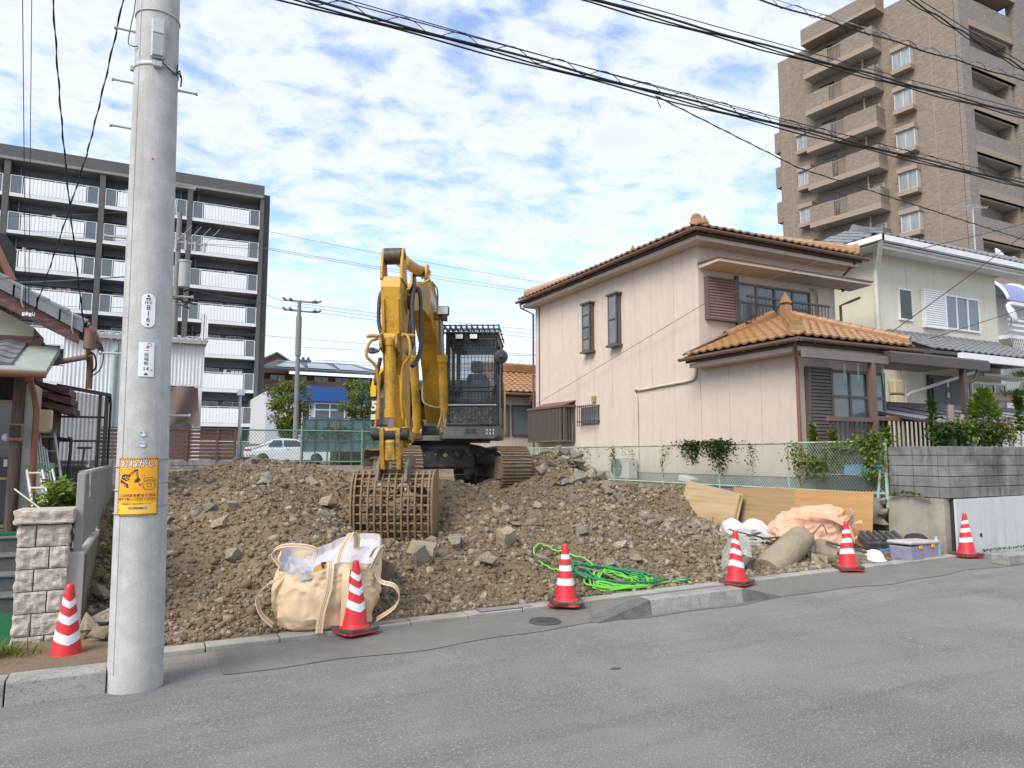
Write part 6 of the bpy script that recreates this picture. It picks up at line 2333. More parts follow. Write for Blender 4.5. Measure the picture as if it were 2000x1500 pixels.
b.cbox((-1.24, 10.86, 2.19), (0.16, 0.1, 0.3), ch=0.02)
tag(b.build("meter_box", mat("meter_beige", (0.55, 0.44, 0.28), 0.6, var=0.05)), "beige meter box on the house wall above the ladders", "meter box")

def ladder(label, foot, top, width, rungs, m, r=0.017, wv=(0.8, -0.6, 0)):
 t = thing("ladder", label, "ladder", foot, 0, "ladders leaning by the old house")
 wv = Vector(wv).normalized() * width / 2
 T = Vector(top) - Vector(foot)
 for s_ in (-1, 1):
  b_ = MB()
  b_.tube([wv * s_, wv * s_ * 0.85 + T], r, 4)
  b_.build("rail", m, t)
 for k in range(rungs):
  q = T * ((k + 0.7) / rungs)
  b_ = MB()
  b_.tube([q - wv * 0.95, q + wv * 0.95], r * 0.8, 6)
  b_.build("rung", m, t)
 b_ = MB()
 for s_ in (-1, 1):
  b_.cbox(T + wv * s_ * 0.85, (0.05, 0.05, 0.09))
 b_.build("end_cap", mat("cap_green", (0.06, 0.14, 0.07), 0.7), t)
 return t

m_lad = mat("dull_aluminium", (0.44, 0.44, 0.43), 0.5, metal=0.3, var=0.12, nscale=10)
ladder("tallest silver ladder, leaning behind the others beside the wall", (-0.95, 10.1, 0.93), (-1.22, 10.9, 2.05), 0.26, 6, m_lad)
ladder("short silver stepladder in front of the pale pole bundle", (-1.0, 9.4, 0.93), (-1.21, 9.95, 1.6), 0.24, 4, m_lad, 0.02)
ladder("middle silver ladder leaning right of the short stepladder", (-0.92, 9.55, 0.93), (-1.1, 9.95, 1.62), 0.2, 4, m_lad, 0.016)
for i in range(5):
 b = MB()
 b.tube([(-1.05 + 0.025 * i, 9.9 + 0.02 * i, 0.93), (-1.3 + 0.03 * i, 10.6, 1.95 - 0.03 * i)], 0.012, 6)
 tag(b.build("pole_bundle", m_lad), "thin pale metal pole in the bundle between the ladders", "pole", "poles leaning by the old house")
b = MB()
b.tube(sweep_pts([(-1.18, 11.0, 0.95), (-1.18, 11.0, 1.9), (-1.15, 11.0, 1.97), (-1.0, 10.95, 1.96), (-0.95, 10.95, 1.9), (-0.98, 10.9, 0.95)], 6), 0.02, 8)
b.tube([(-1.18, 11.0, 1.5), (-0.96, 10.94, 1.5)], 0.014, 7)
tag(b.build("tube_frame", mat("dark_blue_tube", (0.02, 0.03, 0.045), 0.5)), "dark bent tube frame standing right of the ladders", "frame")
b = MB()
b.tube([(-0.93, 11.6, 1.86), (-0.75, 11.6, 1.86)], 0.016, 7)
b.tube([(-0.84, 11.6, 1.86), (-0.9, 11.5, 0.95)], 0.014, 7)
tag(b.build("long_handled_tool", mat("tool_brown", (0.16, 0.1, 0.06), 0.7)), "long handled tool leaning before the corrugated screen", "tool")
b = MB()
b.tube([(-1.2, 8.6, 1.42), (-0.9, 8.2, 1.22)], 0.009, 7)
tag(b.build("pale_rod", m_galv), "thin pale rod leaning behind the gate pillar", "rod")
bn = thing("storage_bin", "grey lidded plastic bin behind the corrugated screen", "bin", (-1.08, 12.6, 0.93))
b = MB()
b.prism([(-0.15, 0.0), (0.15, 0.0), (0.19, 0.68), (-0.19, 0.68)], "y", -0.17, 0.17)
b.build("tub", mat("bin_grey", (0.3, 0.31, 0.33), 0.6), bn, bevel=0.01)
b = MB()
b.cbox((0, 0, 0.72), (0.44, 0.4, 0.06), ch=0.015)
b.build("lid", mat("bin_lid", (0.4, 0.41, 0.42), 0.6), bn)
# corrugated clear screen
cs = thing("corrugated_screen", "smoky clear corrugated screen in a brown frame beside the old house", "screen", (-0.9, 12.1, 0.93))
b = MB()
n = 64
pp = [(-1.24 + 0.6 * i / n, 12.1 + 0.012 * math.sin(i * math.pi / 2)) for i in range(n + 1)]
for (x0, y0), (x1, y1) in zip(pp[:-1], pp[1:]):
 zt0, zt1 = 2.71 - (x0 + 1.24) * 0.16, 2.71 - (x1 + 1.24) * 0.16
 b.quad((x0, y0, 0.95), (x1, y1, 0.95), (x1, y1, zt1), (x0, y0, zt0))
ms_ = glassmat("smoky_sheet", (0.20, 0.17, 0.145), 0.3, 0.62)
W(b, "sheet", ms_, cs)
for nm, args in (("post", (-0.655, 12.11, 0.93, -0.60, 12.17, 2.64)), ("post", (-1.27, 12.11, 0.93, -1.23, 12.17, 2.74))):
 b = MB()
 b.box(*args)
 W(b, nm, m_bronze, cs)
for z in (1.05, 1.55, 1.95, 2.3):
 b = MB()
 b.box(-1.24, 12.12, z, -0.64, 12.15, z + 0.03)
 W(b, "rail", m_bronze, cs)
b = MB()
b.prism([(-1.27, 2.74), (-0.58, 2.62), (-0.58, 2.67), (-1.27, 2.79)], "y", 12.07, 12.18)
W(b, "top_rail", m_bronze, cs)
b = MB()
b.box(-0.74, 12.2, 0.9, -0.70, 12.24, 2.66)
b.tube([(-0.575, 12.1, 0.95), (-0.575, 12.1, 2.5), (-0.59, 12.1, 2.66)], 0.018, 7)
W(b, "corner_post", mat("navy_post", (0.015, 0.02, 0.03), 0.5), cs)
# bush behind the pillar
bu = thing("leafy_bush", "bright green leafy bush between the gate pillar and the grey fence", "bush", (-0.8, 8.6, 0.9))
b = MB()
b.tube([(0, 0, 0), (0.02, 0, 0.3)], 0.012, 6)
b.tube([(0, 0, 0), (-0.12, 0.1, 0.35)], 0.01, 6)
b.tube([(0, 0, 0.05), (0.14, -0.1, 0.3)], 0.01, 6)
b.build("stem", m_bark, bu)
b = MB()
rq = random.Random(31)
clumps(b, (-0.02, 0, 0.36), (0.2, 0.3, 0.3), 80, 11, 0.085, rq, 0.09)
b.build("foliage", m_green2, bu)
b = MB()
b.box(-0.97, 7.48, 0.1, -0.605, 10.2, 0.90)
tag(b.build("planting_bed", m_yard), kind="structure")

# ================================================================ behind the plot
m_block = mat("grey_block", (0.27, 0.265, 0.25), 0.95, var=0.14, nscale=6, bump=0.5, bscale=70, stain=(0.12, 0.115, 0.105), sscale=2.5, samt=0.7)
m_slat = mat("brown_slat", (0.125, 0.06, 0.042), 0.75, var=0.3, nscale=5, stretch=(1, 4, 6), bump=0.2, stain=(0.07, 0.04, 0.03), sscale=3, samt=0.5)
bwl = thing("block_wall", "low grey concrete block wall under the brown slat fence", "wall", (0.5, 24, 1.0))
for r in range(4):
 x = -1.6 + (0.2 if r % 2 else 0)
 while x < 2.38:
  e = min(x + 0.4, 2.38)
  b = MB()
  b.cbox(((x + e) / 2, 24.08, 0.97 + 0.19 * r), (e - x - 0.01, 0.12, 0.18), ch=0.006)
  W(b, "concrete_block", m_block, bwl)
  x = e
b = MB()
b.box(-1.6, 24.04, 0.8, 2.37, 24.12, 1.62)
W(b, "mortar", mat("mortar_grey", (0.17, 0.165, 0.155), 0.95), bwl)
sf = thing("slat_fence", "brown wooden slat fence on the grey block wall", "fence", (0.5, 24, 1.64))
for k in range(8):
 b = MB()
 b.box(-1.4, 24.02, 1.66 + 0.113 * k, 2.33, 24.045, 1.66 + 0.113 * k + 0.078 + 0.004 * (k % 3))
 W(b, "slat", m_slat, sf)
for x in (-0.9, 0.0, 0.9, 1.78, 2.30):
 b = MB()
 b.box(x, 23.985, 1.62, x + 0.075, 24.018, 2.56)
 W(b, "fence_post", m_slat, sf)
b = MB()
b.box(-1.4, 23.98, 2.57, 2.37, 24.06, 2.60)
W(b, "top_rail", m_slat, sf)

def chain_link(b_, A, B, z0, z1, pitch, r_):
 """Diagonal wires both ways between two ground points, as thin three-sided rods."""
 A, B = Vector((*A, 0)), Vector((*B, 0))
 L_ = (B - A).length
 d = (B - A) / L_
 nn = Vector((-d.y, d.x, 0))
 H = z1 - z0
 slope = 1.25
 run = H / slope
 for sgn in (1, -1):
  k = -run if sgn > 0 else 0.0
  while k < L_ + (run if sgn < 0 else 0):
   pts = []
   for t in (0.0, 1.0):
    pts.append((k + sgn * run * t, z0 + H * t))
   (a0, h0), (a1, h1) = pts
   def clip(a, a0=a0, h0=h0, a1=a1, h1=h1):
    return h0 + (h1 - h0) * (a - a0) / (a1 - a0)
   lo_, hi2 = min(a0, a1), max(a0, a1)
   lo2, hi3 = max(lo_, 0), min(hi2, L_)
   if hi3 - lo2 > 0.01:
    p = A + d * lo2 + Vector((0, 0, clip(lo2))) + nn * (0.003 * sgn)
    q = A + d * hi3 + Vector((0, 0, clip(hi3))) + nn * (0.003 * sgn)
    b_.cyl(p, q, r_, n=3, caps=False)
   k += pitch

m_mint = mat("mint_paint", (0.33, 0.45, 0.36), 0.6, var=0.1, nscale=6, stain=(0.2, 0.09, 0.04), sscale=3, samt=0.75)
m_wire = mat("fence_wire", (0.42, 0.52, 0.46), 0.55, var=0.1)
m_wired = mat("fence_wire_dark", (0.13, 0.22, 0.18), 0.6)
m_greenp = mat("green_post", (0.12, 0.26, 0.2), 0.6, var=0.1, stain=(0.08, 0.07, 0.05), sscale=4, samt=0.4)
cf = thing("chain_link_fence", "green chain link fence at the back of the plot, before the parked cars", "fence", (4.6, 24.2, 1.0))
b = MB()
chain_link(b, (2.5, 24.2), (11.0, 24.2), 1.55, 2.58, 0.10, 0.005)
tag(W(b, "chain_link", m_wired, cf), kind="stuff")
for x in (2.53, 4.42, 6.45, 8.4, 10.4):
 b = MB()
 b.cyl((x, 24.2, 1.0), (x, 24.2, 2.66), 0.035 if x > 3 else 0.03, n=8)
 W(b, "fence_post", m_greenp, cf)
b = MB()
b.cyl((5.55, 24.24, 1.2), (5.55, 24.24, 2.95), 0.035, n=8)
W(b, "dark_post", m_bronze, cf)
for z in (1.55, 2.58):
 b = MB()
 b.cyl((2.5, 24.2, z), (11.0, 24.2, z), 0.025, n=8)
 W(b, "rail", m_greenp, cf)
b = MB()
b.box(2.4, 24.1, 0.6, 11, 24.3, 1.42)
tag(b.build("back_kerb_wall", m_conc), kind="structure")

# clods, tilted slabs and roots on the crest of the heap
for i, (x, y, s, c3, rt, lab) in enumerate(((2.0, 15.2, 0.62, (1, 0.22, 0.75), (0.25, 0.1, 0.1), "upright grey slab at the crest of the earth heap"),
           (1.55, 14.6, 0.55, (1, 0.16, 0.5), (0.5, 0.7, 0.2), "dark tilted slab left of the upright slab on the crest"),
           (1.35, 14.3, 0.5, (1, 0.2, 0.4), (0.6, -0.4, 0.5), "dark broken slab lying lowest on the left of the crest"))):
 chunk("stone_slab", lab, (x, y, heap_z(x, y) + 0.05), (s * 0.65 * c3[0], s * 0.65 * c3[1], s * 0.65 * c3[2]), rt, m_dstone if i else m_oldc, 31.0 + i, "slab", 0.06)
b = MB()
rq = random.Random(77)
for k in range(9):
 x, y = 2.75 + rq.uniform(-0.3, 0.35), 10.4 + rq.uniform(-0.4, 0.5)
 p = Vector((x, y, heap_z(x, y)))
 pts = [p]
 for j in range(4):
  p = p + Vector((rq.uniform(-0.12, 0.12), rq.uniform(-0.16, 0.08), rq.uniform(-0.03, 0.1)))
  p.z = max(p.z, heap_z(p.x, p.y) - 0.01)
  pts.append(p)
 b.tube(sweep_pts(pts, 5), rq.uniform(0.008, 0.02), 6)
tag(b.build("tree_roots", mat("root_brown", (0.2, 0.155, 0.11), 0.95, var=0.2)), "tangle of torn brown tree roots in the heap left of the bucket", "roots")

# white corrugated shed
m_corr = mat("white_corrugated", (0.72, 0.73, 0.74), 0.5, var=0.04, nscale=2, streak=((0.45, 0.46, 0.46), 0.4))
sd = thing("corrugated_shed", "white corrugated metal shed behind the utility pole, with a brown tarpaulin", "shed", (-0.4, 26, 1.22))

def corrugated(x0, x1, z0, z1, y, pitch, amp, parent, name, m):
 b_ = MB()
 n_ = int((x1 - x0) / pitch * 4)
 pr_ = [(x0 + (x1 - x0) * i / n_, y + amp * (0, 1, 1, 0)[i % 4]) for i in range(n_ + 1)]
 for (a0, c0), (a1, c1) in zip(pr_[:-1], pr_[1:]):
  b_.quad((a0, c0, z0), (a1, c1, z0), (a1, c1, z1), (a0, c0, z1))
 return W(b_, name, m, parent)

corrugated(-2.6, 1.45, 4.1, 5.5, 25.96, 0.11, 0.03, sd, "upper_cladding", m_corr)
corrugated(-2.6, -0.75, 1.2, 4.1, 25.96, 0.11, 0.03, sd, "lower_cladding", m_corr)
b = MB()
b.box(-2.6, 26.0, 1.2, -0.7, 32, 5.45)
b.box(1.2, 25.98, 1.2, 1.42, 32, 5.45)
b.box(-0.7, 28.5, 1.2, 1.2, 28.6, 5.45)
b.box(-0.7, 25.97, 4.06, 1.45, 26.05, 4.14)
W(b, "walls", m_corr, sd)
b = MB()
b.prism([(25.7, 5.47), (25.7, 5.6), (32, 6.6), (32, 6.45)], "x", -2.7, 1.5)
W(b, "roof", mat("shed_roof_grey", (0.3, 0.31, 0.32), 0.6), sd)
b = MB()
for k in range(20):
 x = -2.6 + 0.21 * k
 b.prism([(x, 5.6), (x + 0.05, 5.7), (x + 0.1, 5.7), (x + 0.15, 5.6)], "y", 25.75, 31)
W(b, "roof_ribs", m_gray, sd)
b = MB()
b.prism([(25.95, 5.6), (25.95, 6.55), (26.1, 6.55), (29.2, 5.75), (29.2, 5.6)], "x", 1.38, 1.46)
W(b, "gable_fin", m_corr, sd)
corrugated(1.30, 1.52, 5.6, 6.56, 25.93, 0.07, 0.02, sd, "fin_cladding", m_corr)
b = MB()
b.cyl((-1.2, 25.85, 1.2), (-1.2, 25.85, 5.1), 0.09, n=12)
b.cbox((-1.2, 25.9, 5.2), (0.16, 0.2, 0.3))
W(b, "green_pipe", mat("pale_green_pipe", (0.33, 0.43, 0.37), 0.6), sd)
b = MB()
vs = []
for j in range(16):
 for i in range(16):
  u, v = i / 15, j / 15
  vs.append((0.28 + 1.0 * u + 0.1 * u * v, 25.7 + 0.08 * math.sin(u * 7 + v * 3) + 0.1 * v, 4.02 - 1.22 * v - 0.03 * math.sin(u * 9)))
b.add(vs, [(j * 16 + i, j * 16 + i + 1, (j + 1) * 16 + i + 1, (j + 1) * 16 + i) for j in range(15) for i in range(15)], True)
tag(b.build("tarpaulin", mat("brown_tarp", (0.17, 0.115, 0.1), 0.85, var=0.12, nscale=3)), "brown tarpaulin hung on the corrugated shed above the slat fence", "tarpaulin")

# dark apartment block with white balconies
m_apd = mat("apartment_dark", (0.105, 0.10, 0.097), 0.85, var=0.06, nscale=1.5)
m_apw = mat("apartment_wall_blue_grey", (0.18, 0.195, 0.22), 0.85, var=0.06)
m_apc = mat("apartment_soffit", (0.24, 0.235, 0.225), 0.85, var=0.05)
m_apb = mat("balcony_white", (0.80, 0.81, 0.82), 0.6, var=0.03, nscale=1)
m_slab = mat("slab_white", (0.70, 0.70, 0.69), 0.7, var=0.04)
m_divg = mat("divider_glass", (0.13, 0.15, 0.165), 0.2)
apt = thing("apartment_building", "dark grey apartment block with rows of white ribbed balconies behind the utility pole", "apartment building", (-8, 68, 1.2))
AX0, AXR = -25.5, 8.0
b = MB()
b.box(AX0, 70.0, 1.0, 8.5, 80, 26.2)
W(b, "wall", m_apw, apt)
b = MB()
b.box(AX0, 67.75, 25.85, AXR + 0.32, 80, 26.85)
W(b, "roof_parapet", m_apd, apt)
b = MB()
b.box(AX0, 67.6, 25.62, AXR + 0.2, 69.95, 25.84)
W(b, "eave_soffit", m_apc, apt)
b = MB()
b.box(AXR, 67.7, 1.0, AXR + 0.32, 69.99, 25.84)
b.box(AXR + 0.33, 68.6, 1.0, AXR + 0.95, 79, 26.3)
W(b, "end_pier", m_apd, apt)
cols = [AX0, -18.4, -11.65, -4.95, 1.85, AXR]
for x in cols[1:5]:
 b = MB()
 b.box(x, 67.72, 1.0, x + 0.42, 69.98, 25.83)
 W(b, "column", m_apd, apt)
rib = MB()
proto = None
ra = random.Random(9)
for fl in range(8):
 z0 = 22.95 - 3.05 * fl
 if z0 < 1.2:
  continue
 for bi in range(5):
  xa, xb = cols[bi] + (0.42 if bi else 0), cols[bi + 1]
  b = MB()
  b.box(xa + 0.01, 67.75, z0 - 0.32, xb - 0.01, 69.97, z0 - 0.02)
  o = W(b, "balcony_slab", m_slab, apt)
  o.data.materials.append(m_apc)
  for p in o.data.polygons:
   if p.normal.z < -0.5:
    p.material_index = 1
  b = MB()
  pa, pb_ = xa + 0.95, xb - 0.95
  n = int((pb_ - pa) / 0.13)
  for i in range(n):
   q = pa + (pb_ - pa) * i / n
   b.box(q, 67.74 + 0.02 * (i % 2), z0 + 0.0, q + (pb_ - pa) / n, 67.80, z0 + 1.30)
  W(b, "balcony_panel", m_apb, apt)
  b = MB()
  b.box(xa + 0.05, 67.76, z0 + 1.40, xb - 0.05, 67.80, z0 + 1.45)
  for i in range(5):
   q = xa + 0.95 + (xb - xa - 1.9) * i / 4
   b.box(q - 0.02, 67.765, z0 + 1.28, q + 0.02, 67.795, z0 + 1.40)
  W(b, "hand_rail", m_slab, apt)
  for q0, q1 in ((xa + 0.06, xa + 0.85), (xb - 0.85, xb - 0.06)):
   b = MB()
   b.box(q0, 67.78, z0 + 0.02, q1, 67.80, z0 + 1.36)
   dv = W(b, "end_divider", m_divg, apt)
   for q in (q0, q1):
    b = MB()
    b.box(q - 0.03, 67.755, z0, q + 0.03, 67.775, z0 + 1.4)
    W(b, "divider_post", m_slab, dv)
  # inner beam, windows, drain pipe
  b = MB()
  b.box(xa, 69.5, z0 + 2.1, xb, 69.96, z0 + 2.72)
  b.cyl((xa + 1.5, 69.49, z0 + 2.45), (xa + 1.5, 69.40, z0 + 2.45), 0.11, n=10)
  b.cyl((xb - 1.5, 69.49, z0 + 2.45), (xb - 1.5, 69.40, z0 + 2.45), 0.11, n=10)
  W(b, "beam", m_apw, apt)
  b = MB()
  q = xb - 0.5 if bi % 2 else xa + 0.5
  b.cyl((q, 69.2, z0), (q, 69.2, z0 + 2.7), 0.06, n=8)
  W(b, "drain_pipe", m_gray, apt)
  for q0, q1 in ((xa + 0.9, xa + 2.9), (xa + 3.4, xb - 0.8)):
   window(apt, "y", q0, q1, z0 + 0.05, z0 + 2.05, 69.96, m_alu, m_glassb if ra.random() < 0.4 else m_glassd, 2, 0.06, 0.06)
  if ra.random() < 0.6:
   b = MB()
   q = ra.uniform(xa + 1, xb - 2.5)
   for i in range(ra.randint(2, 5)):
    b.box(q + 0.32 * i, 68.2, z0 + 1.0, q + 0.32 * i + 0.26, 68.22, z0 + 1.62 + ra.uniform(-0.1, 0.15))
   kc = ra.randint(0, 3)
   tag(b.build("laundry", mat("laundry_%d" % kc, ((0.5, 0.5, 0.52), (0.06, 0.07, 0.1), (0.42, 0.2, 0.22), (0.55, 0.56, 0.5))[kc], 0.9)),
    "%s laundry on the %s balcony row from the top, %s bay from the right" % (("pale grey", "dark", "pink", "cream")[kc], ("first", "second", "third", "fourth", "fifth", "sixth", "seventh", "eighth")[fl], ("fifth", "fourth", "third", "second", "first")[bi]), "laundry", "laundry on the apartment balconies")

# brown apartment building far off, blue banded building before it
m_brick = mat("brown_tile_far", (0.215, 0.115, 0.085), 0.85, var=0.3, nscale=9, speck=(0.34, 0.2, 0.15), spscale=25, spamt=0.5)
br_ = thing("brown_building", "long brown tiled building with a low solar roof beyond the blue banded building", "building", (17, 82, 1.2))
b = MB()
b.box(10.2, 82, 1, 24, 92, 10.9)
W(b, "wall", m_brick, br_)
b = MB()
b.box(10.4, 79.9, 8.6, 24, 81.98, 8.75)
b.box(10.4, 79.9, 8.75, 24, 80.05, 10.0)
W(b, "balcony_front", m_brick, br_)
b = MB()
b.box(9.4, 80.1, 1, 10.39, 92, 10.5)
W(b, "pink_end_wall", mat("pink_far", (0.42, 0.28, 0.23), 0.9), br_)
b = MB()
b.add([(9.6, 79.6, 11.2), (24.5, 79.6, 11.2), (22, 88, 13.2), (13, 88, 13.2), (9.6, 79.6, 10.95), (24.5, 79.6, 10.95)], [(0, 1, 2, 3), (4, 5, 1, 0), (0, 3, 4), (1, 5, 2)])
W(b, "roof", mat("far_roof", (0.16, 0.15, 0.145), 0.7), br_)
b = MB()
for i in range(3):
 b.add([(11.6 + 3.6 * i, 80.6, 11.52), (14.9 + 3.6 * i, 80.6, 11.52), (14.9 + 3.1 * i + 0.2, 86.5, 12.93), (13 + 3.1 * i, 86.5, 12.93)], [(0, 1, 2, 3)])
W(b, "solar_panel", mat("solar_glass", (0.22, 0.25, 0.3), 0.12), br_)
for k in range(5):
 window(br_, "y", 11.3 + 2.4 * k, 13.0 + 2.4 * k, 8.8, 10.8, 82.0, m_bronze, m_glassb, 2, 0.08, 0.05)
b = MB()
b.prism([(11.3, 11.5), (11.3, 13.1), (12.9, 14.0), (14.4, 13.0), (14.4, 11.5)], "y", 88.2, 92)
W(b, "stair_tower", m_brick, br_)
b = MB()
b.prism([(11.1, 13.0), (11.1, 13.2), (12.9, 14.2), (14.6, 13.15), (14.6, 12.95), (12.9, 14.0)], "y", 88.0, 92)
W(b, "tower_roof", m_apc, br_)
bl_ = thing("blue_band_building", "low white building with a wide blue band above its windows", "building", (13, 58, 1.2))
b = MB()
b.box(7.8, 58.06, 1, 17.5, 70, 6.8)
W(b, "wall", mat("far_white_wall", (0.52, 0.53, 0.55), 0.8, var=0.04), bl_)
b = MB()
b.box(9.7, 57.6, 6.1, 17.5, 58.05, 7.3)
W(b, "blue_band", mat("blue_band", (0.018, 0.085, 0.30), 0.6, var=0.06), bl_)
for q0, q1 in ((9.9, 11.2), (11.5, 14.0), (15.0 + 0.6, 17.4)):
 window(bl_, "y", q0, q1, 3.3, 6.0, 58.05, m_white, m_glassd if q0 < 11 else m_glassb, 2, 0.09, 0.06, transom=5.4)
b = MB()
for z in (3.9, 4.1, 4.3, 4.5, 4.7):
 b.cyl((11.2, 57.55, z), (17.4, 57.55, z), 0.025, n=6)
for x in (11.3, 12.6, 14.0, 15.4, 16.8):
 b.cyl((x, 57.55, 3.4), (x, 57.55, 4.75), 0.03, n=6)
b.cyl((14.7, 57.9, 3), (14.7, 57.9, 6.1), 0.07, n=8)
W(b, "blue_railing", mat("rail_blue", (0.1, 0.2, 0.28), 0.5), bl_)
# teal sheet fence
m_teal = mat("teal_sheet", (0.10, 0.20, 0.205), 0.6, var=0.12, nscale=2, streak=((0.16, 0.13, 0.1), 0.5))
tf = thing("teal_sheet_fence", "tall teal corrugated sheet fence in a brown frame behind the parked cars", "fence", (9, 37, 1.25))
for k in range(9):
 for r in range(3):
  b = MB()
  x0 = 6.85 + 0.62 * k
  z0 = 2.0 + 0.56 * r
  n = 10
  for i in range(n):
   b.box(x0 + 0.56 * i / n, 37.0 + 0.015 * (i % 2), z0, x0 + 0.56 * (i + 1) / n, 37.03, z0 + 0.5)
  W(b, "teal_panel", m_teal, tf)
for k in range(10):
 b = MB()
 b.box(6.78 + 0.62 * k, 36.95, 1.2, 6.84 + 0.62 * k, 37.02, 3.72)
 W(b, "frame_post", m_bronze, tf)
for z in (1.95, 2.51, 3.07, 3.66):
 b = MB()
 b.box(6.78, 36.94, z, 12.4, 36.99, z + 0.045)
 W(b, "frame_rail", m_bronze, tf)
b = MB()
for k in range(44):
 x = rq.uniform(6.8, 11)
 for j in range(rq.randint(1, 4)):
  leaves(b, (x + rq.uniform(-.06, .06), 36.9, 3.1 + 0.15 * j - rq.random() * 0.6), (0.1, 0.04, 0.1), 6, 0.12, rq)
tag(b.build("creeper", m_olive), "thin creeper climbing over the teal sheet fence", "creeper")

def hedge(label, x0, x1, y, z0, z1, d, m):
 t = thing("hedge", label, "hedge", ((x0 + x1) / 2, y, z0))
 b_ = MB()
 n_ = int((x1 - x0) * 130)
 for _ in range(n_):
  p = Vector((rq.uniform(x0, x1), y + rq.uniform(-d, d), rq.uniform(z0, z1)))
  if rq.random() < 0.6:
   p.z = z1 + rq.gauss(0, 0.025)
  else:
   p.y = y - d + rq.gauss(0, 0.03)
  leaf(b_, p, rq.uniform(0.06, 0.12), rq)
 W(b_, "foliage", m, t)
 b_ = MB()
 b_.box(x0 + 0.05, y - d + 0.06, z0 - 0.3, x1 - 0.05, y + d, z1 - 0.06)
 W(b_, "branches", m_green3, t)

hedge("clipped green hedge left of the white parked sedan", 2.6, 5.3, 39.0, 1.25, 1.75, 0.35, m_green2)
hedge("clipped green hedge in front of the grey parked car", 8.6, 11.2, 38.6, 1.25, 2.05, 0.4, m_green2)

def tree(label, x, y, z0, h, rx, seed, m, nclump=170, per=34, size=0.2, crad=0.4, low=0.28):
 t = thing("street_tree", label, "tree", (x, y, z0), 0, "trees behind the back fence")
 r_ = random.Random(seed)
 b_ = MB()
 b_.tube([(0, 0, 0), (0.05, 0, h * 0.3), (-0.03, 0.05, h * 0.6), (0, 0, h * 0.9)], [0.12, 0.09, 0.05, 0.02], 8)
 for k in range(7):
  a, z = r_.uniform(0, 6.28), h * r_.uniform(0.25, 0.7)
  b_.tube([(0, 0, z), (math.cos(a) * rx * 0.4, math.sin(a) * rx * 0.4, z + h * 0.12), (math.cos(a) * rx * 0.75, math.sin(a) * rx * 0.75, z + h * 0.22)], [0.04, 0.025, 0.01], 6)
 b_.build("trunk", m_bark, t)
 b_ = MB()
 for k in range(nclump):
  f = r_.random()
  zz_ = h * (low + (1 - low) * f)
  w_ = rx * math.sin(math.pi * min(1, 0.18 + 0.82 * (1 - f) ** 0.8)) * r_.uniform(0.3, 1.05)
  a = r_.uniform(0, 6.28)
  c = crad * r_.uniform(0.5, 1.1)
  leaves(b_, (w_ * math.cos(a), w_ * math.sin(a), zz_), (c, c, c * 0.8), per, size, r_)
 b_.build("crown", m, t)

tree("slender green tree standing behind the white sedan, left of the blue band", 7.45, 45.5, 1.25, 5.0, 1.35, 5, m_olive)
tree("green tree at the right end of the blue band, half behind the excavator", 11.9, 45.0, 1.25, 5.2, 1.3, 8, m_olive)

# parked cars
m_carw = mat("car_white", (0.72, 0.73, 0.75), 0.25, var=0.02)
m_cars = mat("car_silver", (0.40, 0.42, 0.44), 0.3, metal=0.3, var=0.03)
m_tyre = mat("tyre", (0.02, 0.02, 0.02), 0.8)
m_tail = mat("tail_lamp_red", (0.45, 0.02, 0.03), 0.3)

